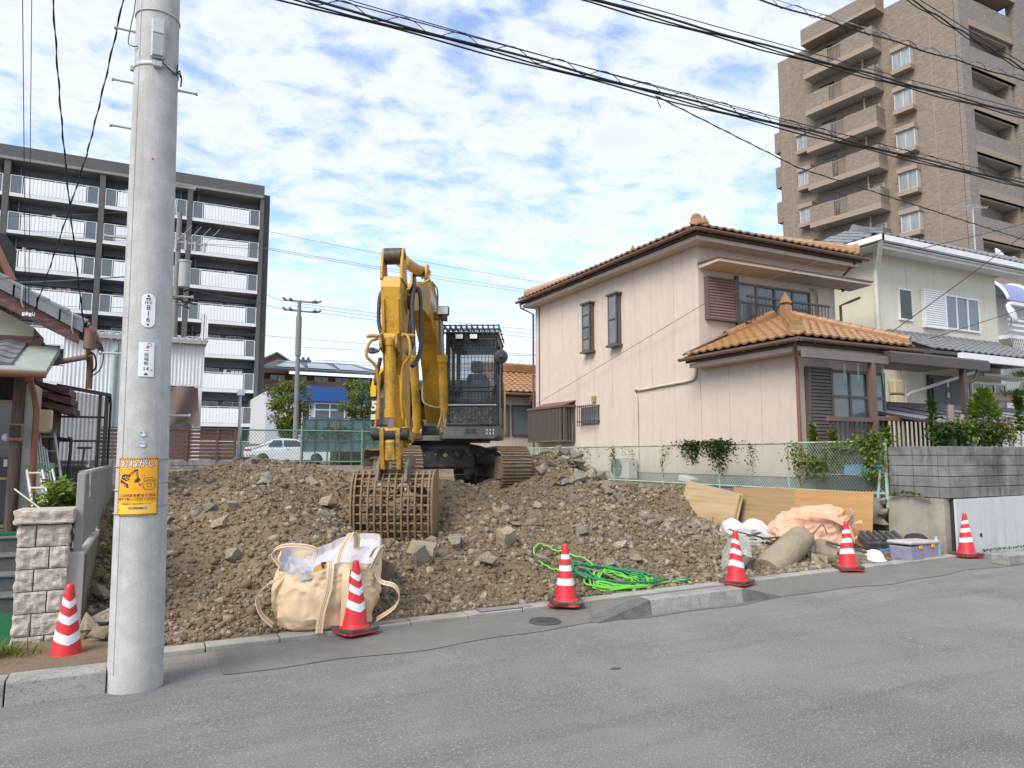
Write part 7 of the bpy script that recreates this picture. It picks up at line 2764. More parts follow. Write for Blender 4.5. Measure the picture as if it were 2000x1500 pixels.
def car(label, loc, rz, m, Lc=4.7, wag=False):
 """Saloon in side view along x (front at +x), y across."""
 t = thing("parked_car", label, "car", loc, rz, "cars parked behind the back fence")
 body = [(-2.35, 0.42), (-2.38, 0.7), (-2.3, 0.95), (-1.7, 1.02), (-1.0, 1.38), (-0.3, 1.47), (0.35, 1.43), (1.15, 1.0), (1.9, 0.9), (2.28, 0.72), (2.35, 0.45), (2.2, 0.26), (-2.2, 0.26)]
 if wag:
  body[3:5] = [(-2.1, 1.15), (-1.75, 1.42)]
 low_ = [p for p in body]
 b_ = MB()
 rows = []
 for yy, k, dz in ((-0.86, 1.0, 0), (-0.80, 1.0, 0.0), (-0.6, 1.0, 0.015), (0, 1.0, 0.03), (0.6, 1.0, 0.015), (0.80, 1.0, 0), (0.86, 1.0, 0)):
  row = []
  for x_, z_ in body:
   tuck = 0.0
   if z_ > 1.0:
    tuck = (z_ - 1.0) / 0.45 * 0.2
   yv = yy * (1 - tuck) if abs(yy) > 0.7 else yy * (1 - tuck)
   row.append((x_ * (0.97 if abs(yy) > 0.85 else 1), yv, z_ + (dz if z_ > 0.5 else 0)))
  rows.append(row)
 n_ = len(body)
 vs_ = [p for r in rows for p in r]
 b_.add(vs_, [(i * n_ + j, i * n_ + (j + 1) % n_, (i + 1) * n_ + (j + 1) % n_, (i + 1) * n_ + j) for i in range(len(rows) - 1) for j in range(n_)], False)
 b_.add(rows[0], [tuple(range(n_))])
 b_.add(rows[-1], [tuple(range(n_))[::-1]])
 b_.build("body", m, t, bevel=0.03)
 x1 = -2.0 if wag else -1.25
 for s_ in (-1, 1):
  for xa, xb, za, zb in ((x1 + 0.05, -0.42, 1.08, 1.36), (-0.34, 0.62, 1.38, 1.06)):
   b_ = MB()
   top = 1.36
   pts = [(xa, 1.02), (xb, 1.02), (xb if xb < 0 else xb - 0.42, top), (xa + (0.32 if xa < -0.5 else 0), top)]
   if xb > 0.3:
    pts = [(xa, 1.02), (1.0, 1.02), (0.35, top), (xa, top + 0.01)]
   vv = [(x_, s_ * (0.86 - (z_ - 1.0) / 0.45 * 0.17 + 0.012), z_) for x_, z_ in pts]
   b_.add(vv, [(0, 1, 2, 3) if s_ < 0 else (3, 2, 1, 0)])
   b_.build("side_window", m_glassd, t)
 b_ = MB()
 b_.add([(0.42, -0.62, 1.42), (0.42, 0.62, 1.42), (1.12, 0.68, 1.045), (1.12, -0.68, 1.045)], [(0, 3, 2, 1)])
 b_.add([(x1 + 0.12 if wag else -1.05, -0.6, 1.385), (x1 + 0.12 if wag else -1.05, 0.6, 1.385), (-1.68 if not wag else -2.13, 0.66, 1.06), (-1.68 if not wag else -2.13, -0.66, 1.06)], [(0, 1, 2, 3)])
 b_.build("windscreen", m_glassd, t)
 for x_ in (-1.42, 1.45):
  for s_ in (-1, 1):
   wh = bpy.data.objects.new("wheel", None)
   COL.objects.link(wh)
   wh.parent = t
   wh.location = (x_, s_ * 0.79, 0.325)
   b_ = MB()
   b_.lathe([(0.22, -0.1), (0.31, -0.1), (0.325, -0.06), (0.325, 0.06), (0.31, 0.1), (0.22, 0.1)], n=28, M=rotm("X", R(90)))
   b_.build("tyre", m_tyre, wh)
   b_ = MB()
   b_.lathe([(0.0, 0.04), (0.06, 0.085), (0.2, 0.09), (0.225, 0.1)] if s_ < 0 else [(0.225, -0.1), (0.2, -0.09), (0.06, -0.085), (0.0, -0.04)], n=28, M=rotm("X", R(90)))
   b_.build("rim", m_alu, wh)
   b_ = MB()
   for k in range(5):
    b_.cbox(Vector((math.cos(k * 1.2566 + 0.628) * 0.14, -s_ * -0.095, math.sin(k * 1.2566 + 0.628) * 0.14)), (0.07, 0.01, 0.05))
   b_.build("rim_gap", m_tyre, wh)
 for s_ in (-1, 1):
  b_ = MB()
  b_.cbox((-2.2, s_ * 0.74, 0.82), (0.36, 0.26, 0.13), ch=0.03)
  b_.build("tail_light", m_tail, t)
  b_ = MB()
  b_.cbox((2.12, s_ * 0.68, 0.74), (0.32, 0.3, 0.12), ch=0.03)
  b_.build("headlight", m_lens, t)
  b_ = MB()
  b_.cbox((0.75, s_ * 0.95, 1.02), (0.14, 0.2, 0.12), ch=0.03)
  b_.build("door_mirror", m, t)
  b_ = MB()
  for xx in (-0.15, -0.98):
   b_.cbox((xx, s_ * 0.885, 0.9), (0.16, 0.025, 0.025))
  b_.build("door_handle", m, t)
 return t

car("white sedan parked side-on behind the green chain link fence", (6.95, 42.0, 1.25), R(-4), m_carw)
car("grey hatchback parked to the right of the white sedan", (10.2, 44.5, 1.25), R(2), m_cars, wag=True)

# distant poles and a little lamp
fp = thing("distant_pole", "distant utility pole with crossarms behind the slender tree", "utility pole", (7.66, 44, 1.2))
b = MB()
b.cyl((0, 0, 0), (0, 0, 10.0), 0.17, 0.11, n=14)
b.cyl((0, 0, 6.6), (0, 0, 9.0), 0.18, 0.17, n=14)
b.build("shaft", mat("old_pole", (0.2, 0.195, 0.185), 0.9), fp)
for z in (9.95, 9.35):
 b = MB()
 b.cbox((0.1, 0, z), (2.0, 0.09, 0.09))
 for x in (-0.8, -0.4, 0.7, 1.0):
  b.cyl((x, 0, z), (x + (0.3 if x > 0 else -0.2), -0.1, z + 0.12), 0.07, n=8)
 b.build("crossarm", mat("crossarm_grey", (0.2, 0.19, 0.18), 0.7), fp)
b = MB()
b.cbox((0.45, 0, 6.3), (0.7, 0.1, 0.1))
b.cyl((0.3, -0.1, 6.2), (0.3, -0.1, 6.5), 0.09, n=8)
b.cyl((0.6, -0.1, 6.2), (0.6, -0.1, 6.5), 0.09, n=8)
b.tube([(0.1, 0, 3.6), (0.5, 0, 3.9)], 0.04, 6)
b.build("lower_arm", m_dk, fp)
tp_ = thing("transformer_pole", "utility pole carrying a grey transformer before the apartment block", "utility pole", (0.75, 40, 1.2))
b = MB()
b.cyl((0, 0, 0), (0, 0, 13.2), 0.17, 0.12, n=14)
b.build("shaft", mat("old_pole", (0.2, 0.195, 0.185), 0.9), tp_)
b = MB()
b.cyl((0.35, -0.3, 9.2), (0.35, -0.3, 10.5), 0.28, n=18)
b.cyl((0.35, -0.3, 10.5), (0.35, -0.3, 10.6), 0.31, n=18)
b.build("transformer", m_gray, tp_)
b = MB()
b.cbox((0.4, -0.1, 11.6), (1.9, 0.09, 0.09))
for x in (-0.1, 0.35, 0.8, 1.25):
 b.cyl((x, -0.15, 11.2), (x, -0.15, 11.7), 0.06, n=8)
 b.tube([(x, -0.15, 11.6), (x + 0.7, -0.3, 12.5)], 0.015, 5)
b.build("crossarm", m_gray, tp_)
b = MB()
for k in range(14):
 p = Vector((0.2 + rq.uniform(-.2, .5), -0.3, 8.6 + rq.uniform(-.4, .4)))
 b.tube([p, p + Vector((rq.uniform(-.3, .4), 0, rq.uniform(-.2, .2))), p + Vector((rq.uniform(0.1, .6), 0, rq.uniform(-.2, .1)))], 0.035, 5)
b.build("cable_joint", m_cable, tp_)
lp_ = thing("garden_lamp", "small white globe street lamp on a thin post by the slat fence end", "street lamp", (2.95, 29, 1.2))
b = MB()
b.cyl((0, 0, 0), (0, 0, 2.9), 0.05, n=8)
b.build("post", m_alu, lp_)
b = MB()
b.cyl((0, -0.1, 2.85), (0, -0.1, 3.0), 0.14, n=12)
b.cbox((0.05, -0.1, 3.05), (0.3, 0.1, 0.06))
b.build("lamp_head", m_white, lp_)
b = MB()
b.box(1.8, 50, 1.2, 9.5, 50.2, 2.55)
tag(b.build("far_wall", mat("far_grey_wall", (0.22, 0.22, 0.215), 0.9)), "plain grey boundary wall between the white sedan and the apartment block", "wall")

# ================================================================ the pink house
m_pink = mat("pink_stucco_wall", (0.61, 0.51, 0.435), 0.92, var=0.035, nscale=3, bump=0.5, bscale=140, speck=(0.47, 0.37, 0.31), spscale=75, spamt=0.45, streak=((0.42, 0.34, 0.29), 0.4))
m_pinkj = mat("panel_joint", (0.34, 0.265, 0.225), 0.95)
m_brown = mat("brown_trim", (0.16, 0.095, 0.07), 0.55, var=0.1, nscale=5)
m_brtile = mat("orange_brown_tile", (0.33, 0.175, 0.075), 0.42, var=0.17, nscale=4, bump=0.1, bscale=50, stain=(0.22, 0.11, 0.055), sscale=3, samt=0.5, spec=0.6)
m_dbr = mat("dark_brown_metal", (0.075, 0.052, 0.043), 0.5, var=0.1)
m_shut = mat("shutter_brown", (0.20, 0.115, 0.095), 0.5, var=0.06)
m_found = mat("foundation", (0.27, 0.275, 0.25), 0.95, var=0.12, nscale=4)
ph = thing("pink_house", "two storey pink stucco house with orange brown tiled roofs beside the plot", "house", (14, 15, 1.06))
XF = 11.6
b = MB()
b.box(XF + 0.03, 13.03, 1.0, 16.4, 21.2, 6.95)
b.box(XF + 0.03, 10.18, 1.0, 14.2, 13.02, 3.93)
W(b, "wall_core", m_pinkj, ph)

def panels(face, edges, z0, z1, plane, out_, name="wall_panel", m=m_pink, parent=None):
 for a0, a1 in zip(edges[:-1], edges[1:]):
  b_ = MB()
  fb(b_, face, a0 + 0.004, a1 - 0.004, plane, plane + 0.04, z0, z1)
  W(b_, name, m, parent or ph)

LOWTOP = 3.95
yU = [12.995 + 0.908 * i for i in range(10)]
panels("x", yU, 1.32, 6.92, XF - 0.005, 0)
panels("x", [10.145, 11.12, 12.06, 12.99], 1.32, LOWTOP, XF - 0.005, 0)
panels("y", [11.6 + 0.96 * i for i in range(6)], 3.6, 6.92, 12.99, 0)
panels("y", [11.6, 12.5, 13.4, 14.25], 1.32, LOWTOP, 10.14, 0)
b = MB()
b.box(XF + 0.01, 10.16, 0.9, 14.25, 21.18, 1.31)
W(b, "foundation", m_found, ph)
b = MB()                                       # painted band under the eaves
b.box(XF - 0.03, 12.96, 6.93, 16.45, 21.2, 7.0)
W(b, "eave_band", m_pink, ph)

def hip_roof(parent, x0, x1, y0, y1, z, slope, m, faces=("x", "y"), tw=0.25, tl=0.25, mode="each", lim=300):
 """Hip roof: solid body, tiles on the visible faces, capped hips and ridge."""
 t = min(x1 - x0, y1 - y0) / 2
 h_ = t * slope
 r = bpy.data.objects.new("roof", None)
 COL.objects.link(r)
 r.parent = parent
 if (y1 - y0) >= (x1 - x0):
  A, B_ = Vector(((x0 + x1) / 2, y0 + t, z + h_)), Vector(((x0 + x1) / 2, y1 - t, z + h_))
 else:
  A, B_ = Vector((x0 + t, (y0 + y1) / 2, z + h_)), Vector((x1 - t, (y0 + y1) / 2, z + h_))
 c = [Vector((x0, y0, z)), Vector((x1, y0, z)), Vector((x1, y1, z)), Vector((x0, y1, z))]
 b_ = MB()
 if (y1 - y0) >= (x1 - x0):
  b_.add(c + [A, B_] + [q - Vector((0, 0, 0.08)) for q in c], [(0, 1, 4), (1, 2, 5, 4), (2, 3, 5), (3, 0, 4, 5), (6, 9, 8, 7), (0, 6, 7, 1), (1, 7, 8, 2), (2, 8, 9, 3), (3, 9, 6, 0)])
 else:
  b_.add(c + [A, B_] + [q - Vector((0, 0, 0.08)) for q in c], [(0, 1, 5, 4), (1, 2, 5), (2, 3, 4, 5), (3, 0, 4), (6, 9, 8, 7), (0, 6, 7, 1), (1, 7, 8, 2), (2, 8, 9, 3), (3, 9, 6, 0)])
 W(b_, "roof_deck", m_dbr, r)
 k = math.cos(math.atan(slope))
 L_ = t / k
 if "x" in faces:
  tile_face(r, "roof_tile", (x0 - 0.03, y1, z + 0.03), (0, -1, 0), (1, 0, slope), y1 - y0, L_, lambda v: (v * k, (y1 - y0) - v * k), m, tw, tl, mode if "X" in faces else "join", lim)
 if "y" in faces:
  tile_face(r, "roof_tile", (x0, y0 - 0.03, z + 0.03), (1, 0, 0), (0, 1, slope), x1 - x0, L_, lambda v: (v * k, (x1 - x0) - v * k), m, tw, tl, mode, lim)
 return r, A, B_

def ridge(parent, p, q, m, r=0.1, step=0.24, stack=0.0):
 """Ridge: rounded cap tiles end to end over stacked flat courses."""
 p, q = Vector(p), Vector(q)
 d = (q - p).normalized()
 n_ = max(1, int((q - p).length / step))
 if stack:
  side = d.cross(Vector((0, 0, 1))).normalized()
  for s_ in range(3):
   b_ = MB()
   w_ = side * (0.16 - 0.02 * s_)
   lo_ = Vector((0, 0, stack * (s_ / 3.0)))
   hi2 = Vector((0, 0, stack * ((s_ + 0.86) / 3.0)))
   b_.add([p - w_ + lo_, p + w_ + lo_, q + w_ + lo_, q - w_ + lo_, p - w_ + hi2, p + w_ + hi2, q + w_ + hi2, q - w_ + hi2], [(0, 3, 2, 1), (4, 5, 6, 7), (0, 1, 5, 4), (1, 2, 6, 5), (2, 3, 7, 6), (3, 0, 4, 7)])
   W(b_, "ridge_course", m, parent)
 for i in range(n_):
  a = p + (q - p) * (i / n_) + Vector((0, 0, stack))
  e = p + (q - p) * ((i + 1.0) / n_) + Vector((0, 0, stack))
  b_ = MB()
  b_.cyl(a, e, r * 1.12, r * 0.93, n=10)
  W(b_, "ridge_tile", m, parent)

def finial(parent, p, m, s=1.0):
 b_ = MB()
 b_.cbox(Vector(p) + Vector((0, 0, 0.13 * s)), (0.34 * s, 0.34 * s, 0.42 * s), ch=0.02)
 b_.cbox(Vector(p) + Vector((0, 0, 0.38 * s)), (0.16 * s, 0.16 * s, 0.12 * s))
 x, y, z = p
 w_ = 0.17 * s
 z0 = z + 0.43 * s
 b_.add([(x - w_, y - w_, z0), (x + w_, y - w_, z0), (x + w_, y + w_, z0), (x - w_, y + w_, z0), (x, y, z0 + 0.44 * s)], [(3, 2, 1, 0), (0, 1, 4), (1, 2, 4), (2, 3, 4), (3, 0, 4)])
 W(b_, "finial", m, parent)

def end_tile(parent, p, ang, m, s=1.0):
 """Arched end tile facing out along a hip."""
 pts = [(-0.18 * s, 0.0)] + [(0.18 * s * math.cos(R(a)), 0.2 * s + 0.18 * s * math.sin(R(a))) for a in range(180, -1, -20)] + [(0.18 * s, 0.0)]
 b_ = MB()
 b_.prism(pts, "y", -0.06 * s, 0.06 * s)
 inn = [(0.6 * x, 0.03 + 0.75 * z) for x, z in pts]
 b_.prism(inn, "y", -0.085 * s, -0.06 * s)
 M_ = rotm("Z", ang)
 b_.v = [tuple(M_ @ Vector(v) + Vector(p)) for v in b_.v]
 W(b_, "end_tile", m, parent)

EZ = 7.08
r1, A1, B1 = hip_roof(ph, 11.1, 16.95, 12.45, 21.45, EZ, 0.40, m_brtile, ("x", "y"), 0.25, 0.26, "each", 300)
ridge(r1, A1, B1, m_brtile, 0.08, 0.3, 0.06)
ridge(r1, Vector((11.25, 12.6, EZ + 0.14)), A1 + Vector((0, 0, -0.1)), m_brtile, 0.09, 0.26, 0.12)
ridge(r1, Vector((16.8, 12.6, EZ + 0.14)), A1 + Vector((0, 0, -0.1)), m_brtile, 0.09, 0.26, 0.12)
ridge(r1, Vector((11.25, 21.3, EZ + 0.14)), B1, m_brtile, 0.09, 0.26, 0.12)
finial(r1, A1 + Vector((0, 0, -0.06)), m_brtile, 0.62)
finial(r1, B1 + Vector((0, 0.3, -0.02)), m_brtile, 0.62)
end_tile(r1, (11.32, 12.68, EZ + 0.12), R(-45), m_brtile, 0.75)
end_tile(r1, (16.8, 12.55, EZ + 0.08), R(45), m_brtile, 0.8)

def eave(parent, x0, x1, y0, y1, z, mg=m_brown, md=m_dbr, ins=0.5):
 """Gutter, fascia and soffit round the front and left eaves."""
 b_ = MB()
 pr_ = [(0.058 * math.cos(R(a)), 0.058 * math.sin(R(a))) for a in range(170, 371, 25)] + [(0.055, 0.012), (-0.055, 0.012)]
 b_.prism([(y0 - 0.06 + q[0], z - 0.05 + q[1]) for q in pr_], "x", x0 - 0.11, x1 + 0.08)
 b_.prism([(x0 - 0.06 + q[0], z - 0.05 + q[1]) for q in pr_], "y", y0 - 0.11, y1 + 0.08)
 W(b_, "gutter", mg, parent)
 b_ = MB()
 b_.box(x0 + 0.06, y0 + 0.06, z - 0.15, x1, y0 + 0.09, z - 0.085)
 b_.box(x0 + 0.06, y0 + 0.091, z - 0.15, x0 + 0.09, y1, z - 0.085)
 W(b_, "shadow_fascia", md, parent)  # dark strip draws the shadow line between gutter and pink soffit
 b_ = MB()
 b_.box(x0 + 0.13, y0 + 0.13, z - 0.25, x1 - 0.06, y0 + ins + 0.1, z - 0.15)
 b_.box(x0 + 0.13, y0 + ins + 0.101, z - 0.25, x0 + ins + 0.1, y1 - 0.05, z - 0.15)
 W(b_, "soffit", m_pink, parent)
 b_ = MB()
 n_ = int((x1 - x0) / 0.9)
 for i in range(n_):
  xx = x0 + 0.4 + i * 0.9
  b_.tube([(xx, y0 + 0.04, z - 0.06), (xx, y0 - 0.05, z - 0.115), (xx, y0 - 0.1, z - 0.06)], 0.01, 5)
 for i in range(int((y1 - y0) / 0.9)):
  yy = y0 + 0.5 + i * 0.9
  b_.tube([(x0 + 0.04, yy, z - 0.06), (x0 - 0.05, yy, z - 0.115), (x0 - 0.1, yy, z - 0.06)], 0.01, 5)
 W(b_, "gutter_bracket", m_galv, parent)

eave(ph, 11.1, 16.95, 12.45, 21.45, EZ)
# lower roof: corner hip against the tall wall
LZ, LS = 4.06, 0.40
Pp = Vector((13.78, 12.33, LZ + 2.68 * LS))
r2 = bpy.data.objects.new("roof", None)
COL.objects.link(r2)
r2.parent = ph
b = MB()
c0, c1, c2 = Vector((11.1, 9.65, LZ)), Vector((14.75, 9.65, LZ)), Vector((11.1, 13.0, LZ))
b.add([c0, c1, Pp, c2, Vector((14.75, 12.97, LZ)), Vector((13.78, 12.97, Pp.z)), c0 - Vector((0, 0, .08)), c1 - Vector((0, 0, .08)), c2 - Vector((0, 0, .08)), Vector((14.75, 12.97, LZ - .08))],
  [(0, 1, 2), (0, 2, 5, 3), (1, 4, 5, 2), (0, 6, 7, 1), (3, 8, 6, 0), (6, 8, 9, 7)])
W(b, "roof_deck", m_dbr, r2)
kk = math.cos(math.atan(LS))
tile_face(r2, "roof_tile", (11.1, 9.62, LZ + 0.03), (1, 0, 0), (0, 1, LS), 3.65, 2.68 / kk, lambda v: (v * kk, 3.65 - v * kk * 0.36), m_brtile, 0.25, 0.24, "each")
tile_face(r2, "roof_tile", (11.07, 12.99, LZ + 0.03), (0, -1, 0), (1, 0, LS), 3.35, 2.68 / kk, lambda v: (0, 3.35 - v * kk), m_brtile, 0.25, 0.24, "each")
ridge(r2, (11.25, 9.8, LZ + 0.13), Pp, m_brtile, 0.09, 0.25, 0.13)
ridge(r2, (14.72, 9.8, LZ + 0.10), Pp, m_brtile, 0.085, 0.25, 0.12)
ridge(r2, (12.35, 12.9, LZ + 0.5), Pp + Vector((-0.1, 0.3, 0.03)), m_brtile, 0.085, 0.25, 0.13)
finial(r2, Pp + Vector((0, 0, 0.08)), m_brtile, 0.66)
end_tile(r2, (11.3, 9.85, LZ + 0.08), R(-45), m_brtile, 0.75)
b = MB()
for k in range(3):
 b.tube([(11.1 + 0.05 * k, 12.94 - 0.05 * k, LZ + 0.08 + 0.03 * k), (12.3, 12.93 - 0.05 * k, LZ + 0.56 + 0.03 * k), (12.5, 12.93 - 0.05 * k, LZ + 0.72)], 0.028, 6)
W(b, "flashing", m_brown, r2)
eave(ph, 11.1, 14.75, 9.65, 13.0, LZ)
# rain pipes
for nm, pts in (("downpipe", [(11.06, 21.3, 6.98), (11.1, 21.3, 6.8), (11.52, 21.18, 6.6), (11.52, 21.18, 1.2)]),
    ("downpipe", [(11.15, 9.75, 3.98), (11.2, 9.85, 3.84), (11.48, 10.05, 3.6), (11.52, 10.08, 3.4), (11.52, 10.08, 1.1)]),
    ("downpipe", [(16.7, 12.5, 6.95), (16.7, 12.8, 6.75), (16.62, 12.9, 6.6), (16.62, 12.9, 6.2)]),
    ("downpipe", [(16.9, 12.6, 6.0), (16.7, 12.75, 5.9), (16.5, 12.9, 5.8), (16.5, 12.9, 3.9)])):
 b = MB()
 b.tube(pts, 0.036, 10)
 for p in pts[-1:]:
  for z in np.arange(p[2] + 0.5, pts[-2][2], 0.9):
   b.cyl((p[0], p[1], z), (p[0], p[1], z + 0.03), 0.043, n=10)
 W(b, nm, m_copper if nm and pts[0][1] < 10 else m_brown, ph)
b = MB()
b.tube([(11.57, 20.86, 6.8), (11.57, 20.86, 3.4), (11.57, 20.84, 2.2)], 0.018, 6)
W(b, "wall_cable", m_brown, ph)
# projecting slim windows
for y0, y1, z0, z1, n in ((17.52, 17.94, 4.86, 6.28, 4), (16.15, 16.57, 4.86, 6.28, 2)):
 o = window(ph, "x", y0, y1, z0, z1, 11.45, m_bronze, m_glassb, 1, 0.045, 0.03, "bay_window")  # paler grey glass tint stands for sky reflected in the panes
 b = MB()
 b.box(11.38, y0 - 0.06, z1, 11.6, y1 + 0.06, z1 + 0.05)
 b.box(11.38, y0 - 0.06, z0 - 0.06, 11.6, y1 + 0.06, z0)
 b.box(11.45, y0, z0, 11.595, y0 + 0.03, z1)
 b.box(11.45, y1 - 0.03, z0, 11.595, y1, z1)
 for k in range(1, n):
  zz_ = z0 + (z1 - z0) * k / n
  b.box(11.41, y0 + 0.045, zz_, 11.43, y1 - 0.045, zz_ + 0.03)
 W(b, "bay_box", m_bronze, o)
# lattice bay near the back, barred window, vent
lb = bpy.data.objects.new("lattice_box", None)
COL.objects.link(lb)
lb.parent = ph
b = MB()
b.box(11.18, 18.62, 2.18, 11.59, 20.95, 2.24)
b.box(11.16, 18.58, 3.24, 11.59, 21.0, 3.31)
for y in (18.62, 18.82, 20.9):
 b.box(11.18, y, 2.24, 11.24, y + 0.05, 3.24)
b.box(11.53, 18.62, 2.24, 11.59, 18.68, 3.24)
W(b, "frame", m_bronze, lb)
for k in range(24):
 y = 18.9 + 2.0 * k / 24
 b = MB()
 b.box(11.19, y, 2.24, 11.21, y + 0.045, 3.24)
 W(b, "slat", m_bronze, lb)
for k in range(3):
 b = MB()
 b.box(11.27 + 0.09 * k, 18.63, 2.24, 11.30 + 0.09 * k, 18.65, 3.24)
 W(b, "slat", m_bronze, lb)
b = MB()
b.box(11.23, 18.9, 2.24, 11.245, 20.88, 2.95)
b.box(11.4, 18.8, 2.24, 11.42, 20.9, 3.24)
W(b, "backing", mat("dusty_screen", (0.12, 0.105, 0.095), 0.7), lb)
b = MB()
b.prism([(11.2, 3.32), (11.59, 3.46), (11.59, 3.42), (11.2, 3.29)], "y", 18.6, 20.6)
W(b, "hood", mat("red_brown_hood", (0.2, 0.075, 0.055), 0.6), lb)
gw = window(ph, "x", 17.3, 18.25, 2.68, 3.2, 11.59, m_bronze, m_glassb, 2, 0.04, 0.02, "barred_window")
for k in range(9):
 b = MB()
 b.cyl((11.42, 17.3 + 0.117 * k, 2.62), (11.42, 17.3 + 0.117 * k, 3.26), 0.014, n=6)
 W(b, "window_bar", m_dbr, gw)
b = MB()
for z in (2.75, 3.2):
 b.box(11.41, 17.28, z, 11.43, 18.26, z + 0.03)
 b.box(11.43, 17.28, z, 11.59, 17.3, z + 0.03)
 b.box(11.43, 18.24, z, 11.59, 18.26, z + 0.03)
W(b, "bar_rail", m_dbr, gw)
b = MB()
for k in range(5):
 b.box(11.55, 17.45, 3.32 + 0.04 * k, 11.59, 17.67, 3.345 + 0.04 * k)
W(b, "wall_vent", mat("brass_vent", (0.45, 0.33, 0.12), 0.5), ph)
b = MB()
b.tube(sweep_pts([(11.56, 13.1, 3.98), (11.56, 13.1, 3.8), (11.55, 13.15, 3.62), (11.56, 13.4, 3.56), (11.56, 14.4, 3.53), (11.56, 15.3, 3.5), (11.54, 15.42, 3.54), (11.55, 15.52, 3.45), (11.56, 15.45, 3.2), (11.56, 15.45, 2.4), (11.56, 15.45, 1.5)]), 0.034, 8)
W(b, "wall_conduit", mat("cream_conduit", (0.55, 0.48, 0.4), 0.6), ph)
# front, upper floor
b = MB()
b.prism([(12.3, 6.29), (12.3, 6.36), (12.98, 6.42), (12.98, 6.26)], "x", 11.62, 17.0)
W(b, "canopy", m_pink, ph)
b = MB()
b.box(11.58, 12.27, 6.365, 17.04, 12.98, 6.40)
W(b, "canopy_cap", m_brown, ph)

def shutter(parent, x0, x1, z0, z1, plane, m_slat_, m_frame_, n_):
 s_ = bpy.data.objects.new("shutter_box", None)
 COL.objects.link(s_)
 s_.parent = parent
 b_ = MB()
 b_.box(x0, plane - 0.12, z0, x0 + 0.05, plane, z1)
 b_.box(x1 - 0.05, plane - 0.12, z0, x1, plane, z1)
 b_.box(x0 + 0.05, plane - 0.12, z1 - 0.04, x1 - 0.05, plane, z1)
 b_.box(x0 + 0.05, plane - 0.12, z0, x1 - 0.05, plane, z0 + 0.04)
 W(b_, "frame", m_frame_, s_)
 hh_ = (z1 - z0 - 0.08) / n_
 for k in range(n_):
  b_ = MB()
  za = z0 + 0.04 + hh_ * k
  b_.prism([(plane - 0.115, za + 0.004), (plane - 0.10, za + hh_ - 0.012), (plane - 0.085, za + hh_), (plane - 0.05, za + hh_), (plane - 0.05, za)], "x", x0 + 0.05, x1 - 0.05)
  W(b_, "shutter_slat", m_slat_, s_)
 return s_

shutter(ph, 11.78, 12.72, 5.02, 6.08, 12.985, m_shut, m_bronze, 14)
window(ph, "y", 12.78, 15.4, 5.0, 6.06, 12.985, m_bronze, m_glassb, 4, 0.06, 0.05)
b = MB()
b.box(12.76, 12.9, 4.9, 12.84, 12.98, 6.2)
W(b, "shutter_post", m_bronze, ph)
rl = bpy.data.objects.new("window_railing", None)
COL.objects.link(rl)
rl.parent = ph
b = MB()
b.box(12.82, 12.62, 5.62, 15.75, 12.67, 5.67)
b.box(12.82, 12.68, 4.98, 15.75, 12.72, 5.01)
W(b, "rail", m_dbr, rl)
for k in range(25):
 b = MB()
 x = 12.86 + 0.118 * k
 b.tube([(x, 12.645, 5.62), (x, 12.645, 5.2), (x, 12.68, 5.06), (x, 12.74, 5.0), (x, 12.9, 4.99)], 0.011, 5)
 W(b, "baluster", m_dbr, rl)
b = MB()
b.tube(sweep_pts([(15.5, 12.95, 6.16), (15.6, 12.9, 6.12), (15.68, 12.92, 5.9), (15.7, 12.95, 5.5), (15.7, 12.95, 4.9)]), 0.035, 8)
W(b, "cooling_pipe", mat("cream_conduit", ()), ph)
# front, ground floor: shutter, glazed doors, pergola roof, railing
shutter(ph, 11.78, 12.48, 1.5, 3.56, 10.14, mat("shutter_dark", (0.11, 0.085, 0.075), 0.5), m_bronze, 28)
window(ph, "y", 12.5, 14.2, 1.45, 3.54, 10.135, m_bronze, m_glassb, 3, 0.06, 0.06, "glazed_door", transom=2.95, curtain=mat("dull_curtain", (0.33, 0.32, 0.27), 0.9))
vr = thing("veranda", "brown veranda with pergola beam, posts and barred railing in front of the pink house", "veranda", (13, 9.6, 1.06))
b = MB()
b.box(10.98, 9.42, 3.62, 13.42, 9.50, 3.78)
W(b, "pale_beam", mat("taupe_beam", (0.19, 0.15, 0.13), 0.5), vr)
b = MB()
b.prism([(9.36, 3.66), (9.36, 3.86), (9.40, 3.9), (9.52, 3.9), (9.52, 3.66)], "x", 13.425, 16.85)
b.box(13.43, 9.53, 3.80, 16.8, 11.0, 3.83)
W(b, "dark_beam", m_dbr, vr)
for x, z1 in ((12.9, 3.62), (15.95, 3.66)):
 b = MB()
 b.box(x, 9.42, 1.06, x + 0.11, 9.53, z1)
 W(b, "post", m_brown if x < 13 else m_dbr, vr)
b = MB()
b.tube([(16.45, 9.4, 3.66), (16.42, 9.45, 3.45), (16.15, 9.5, 3.35), (16.12, 9.5, 3.2)], 0.04, 8)
W(b, "downpipe", m_dbr, vr)
b = MB()
b.cyl((16.12, 9.5, 3.25), (16.12, 9.5, 1.6), 0.045, n=10)
W(b, "downpipe", mat("tan_pipe", (0.33, 0.24, 0.19), 0.5), vr)
for x0, x1, zz_ in ((11.62, 12.88, 2.42), (13.02, 15.93, 2.46)):
 b = MB()
 b.box(x0, 9.44, zz_, x1, 9.52, zz_ + 0.09)
 b.box(x0, 9.46, 1.4, x1, 9.5, 1.45)
 W(b, "hand_rail", m_brown, vr)
 n = int((x1 - x0) / 0.14)
 for k in range(n):
  b = MB()
  b.box(x0 + 0.05 + 0.14 * k, 9.465, 1.45, x0 + 0.08 + 0.14 * k, 9.495, zz_)
  W(b, "baluster", m_dbr, vr)
b = MB()
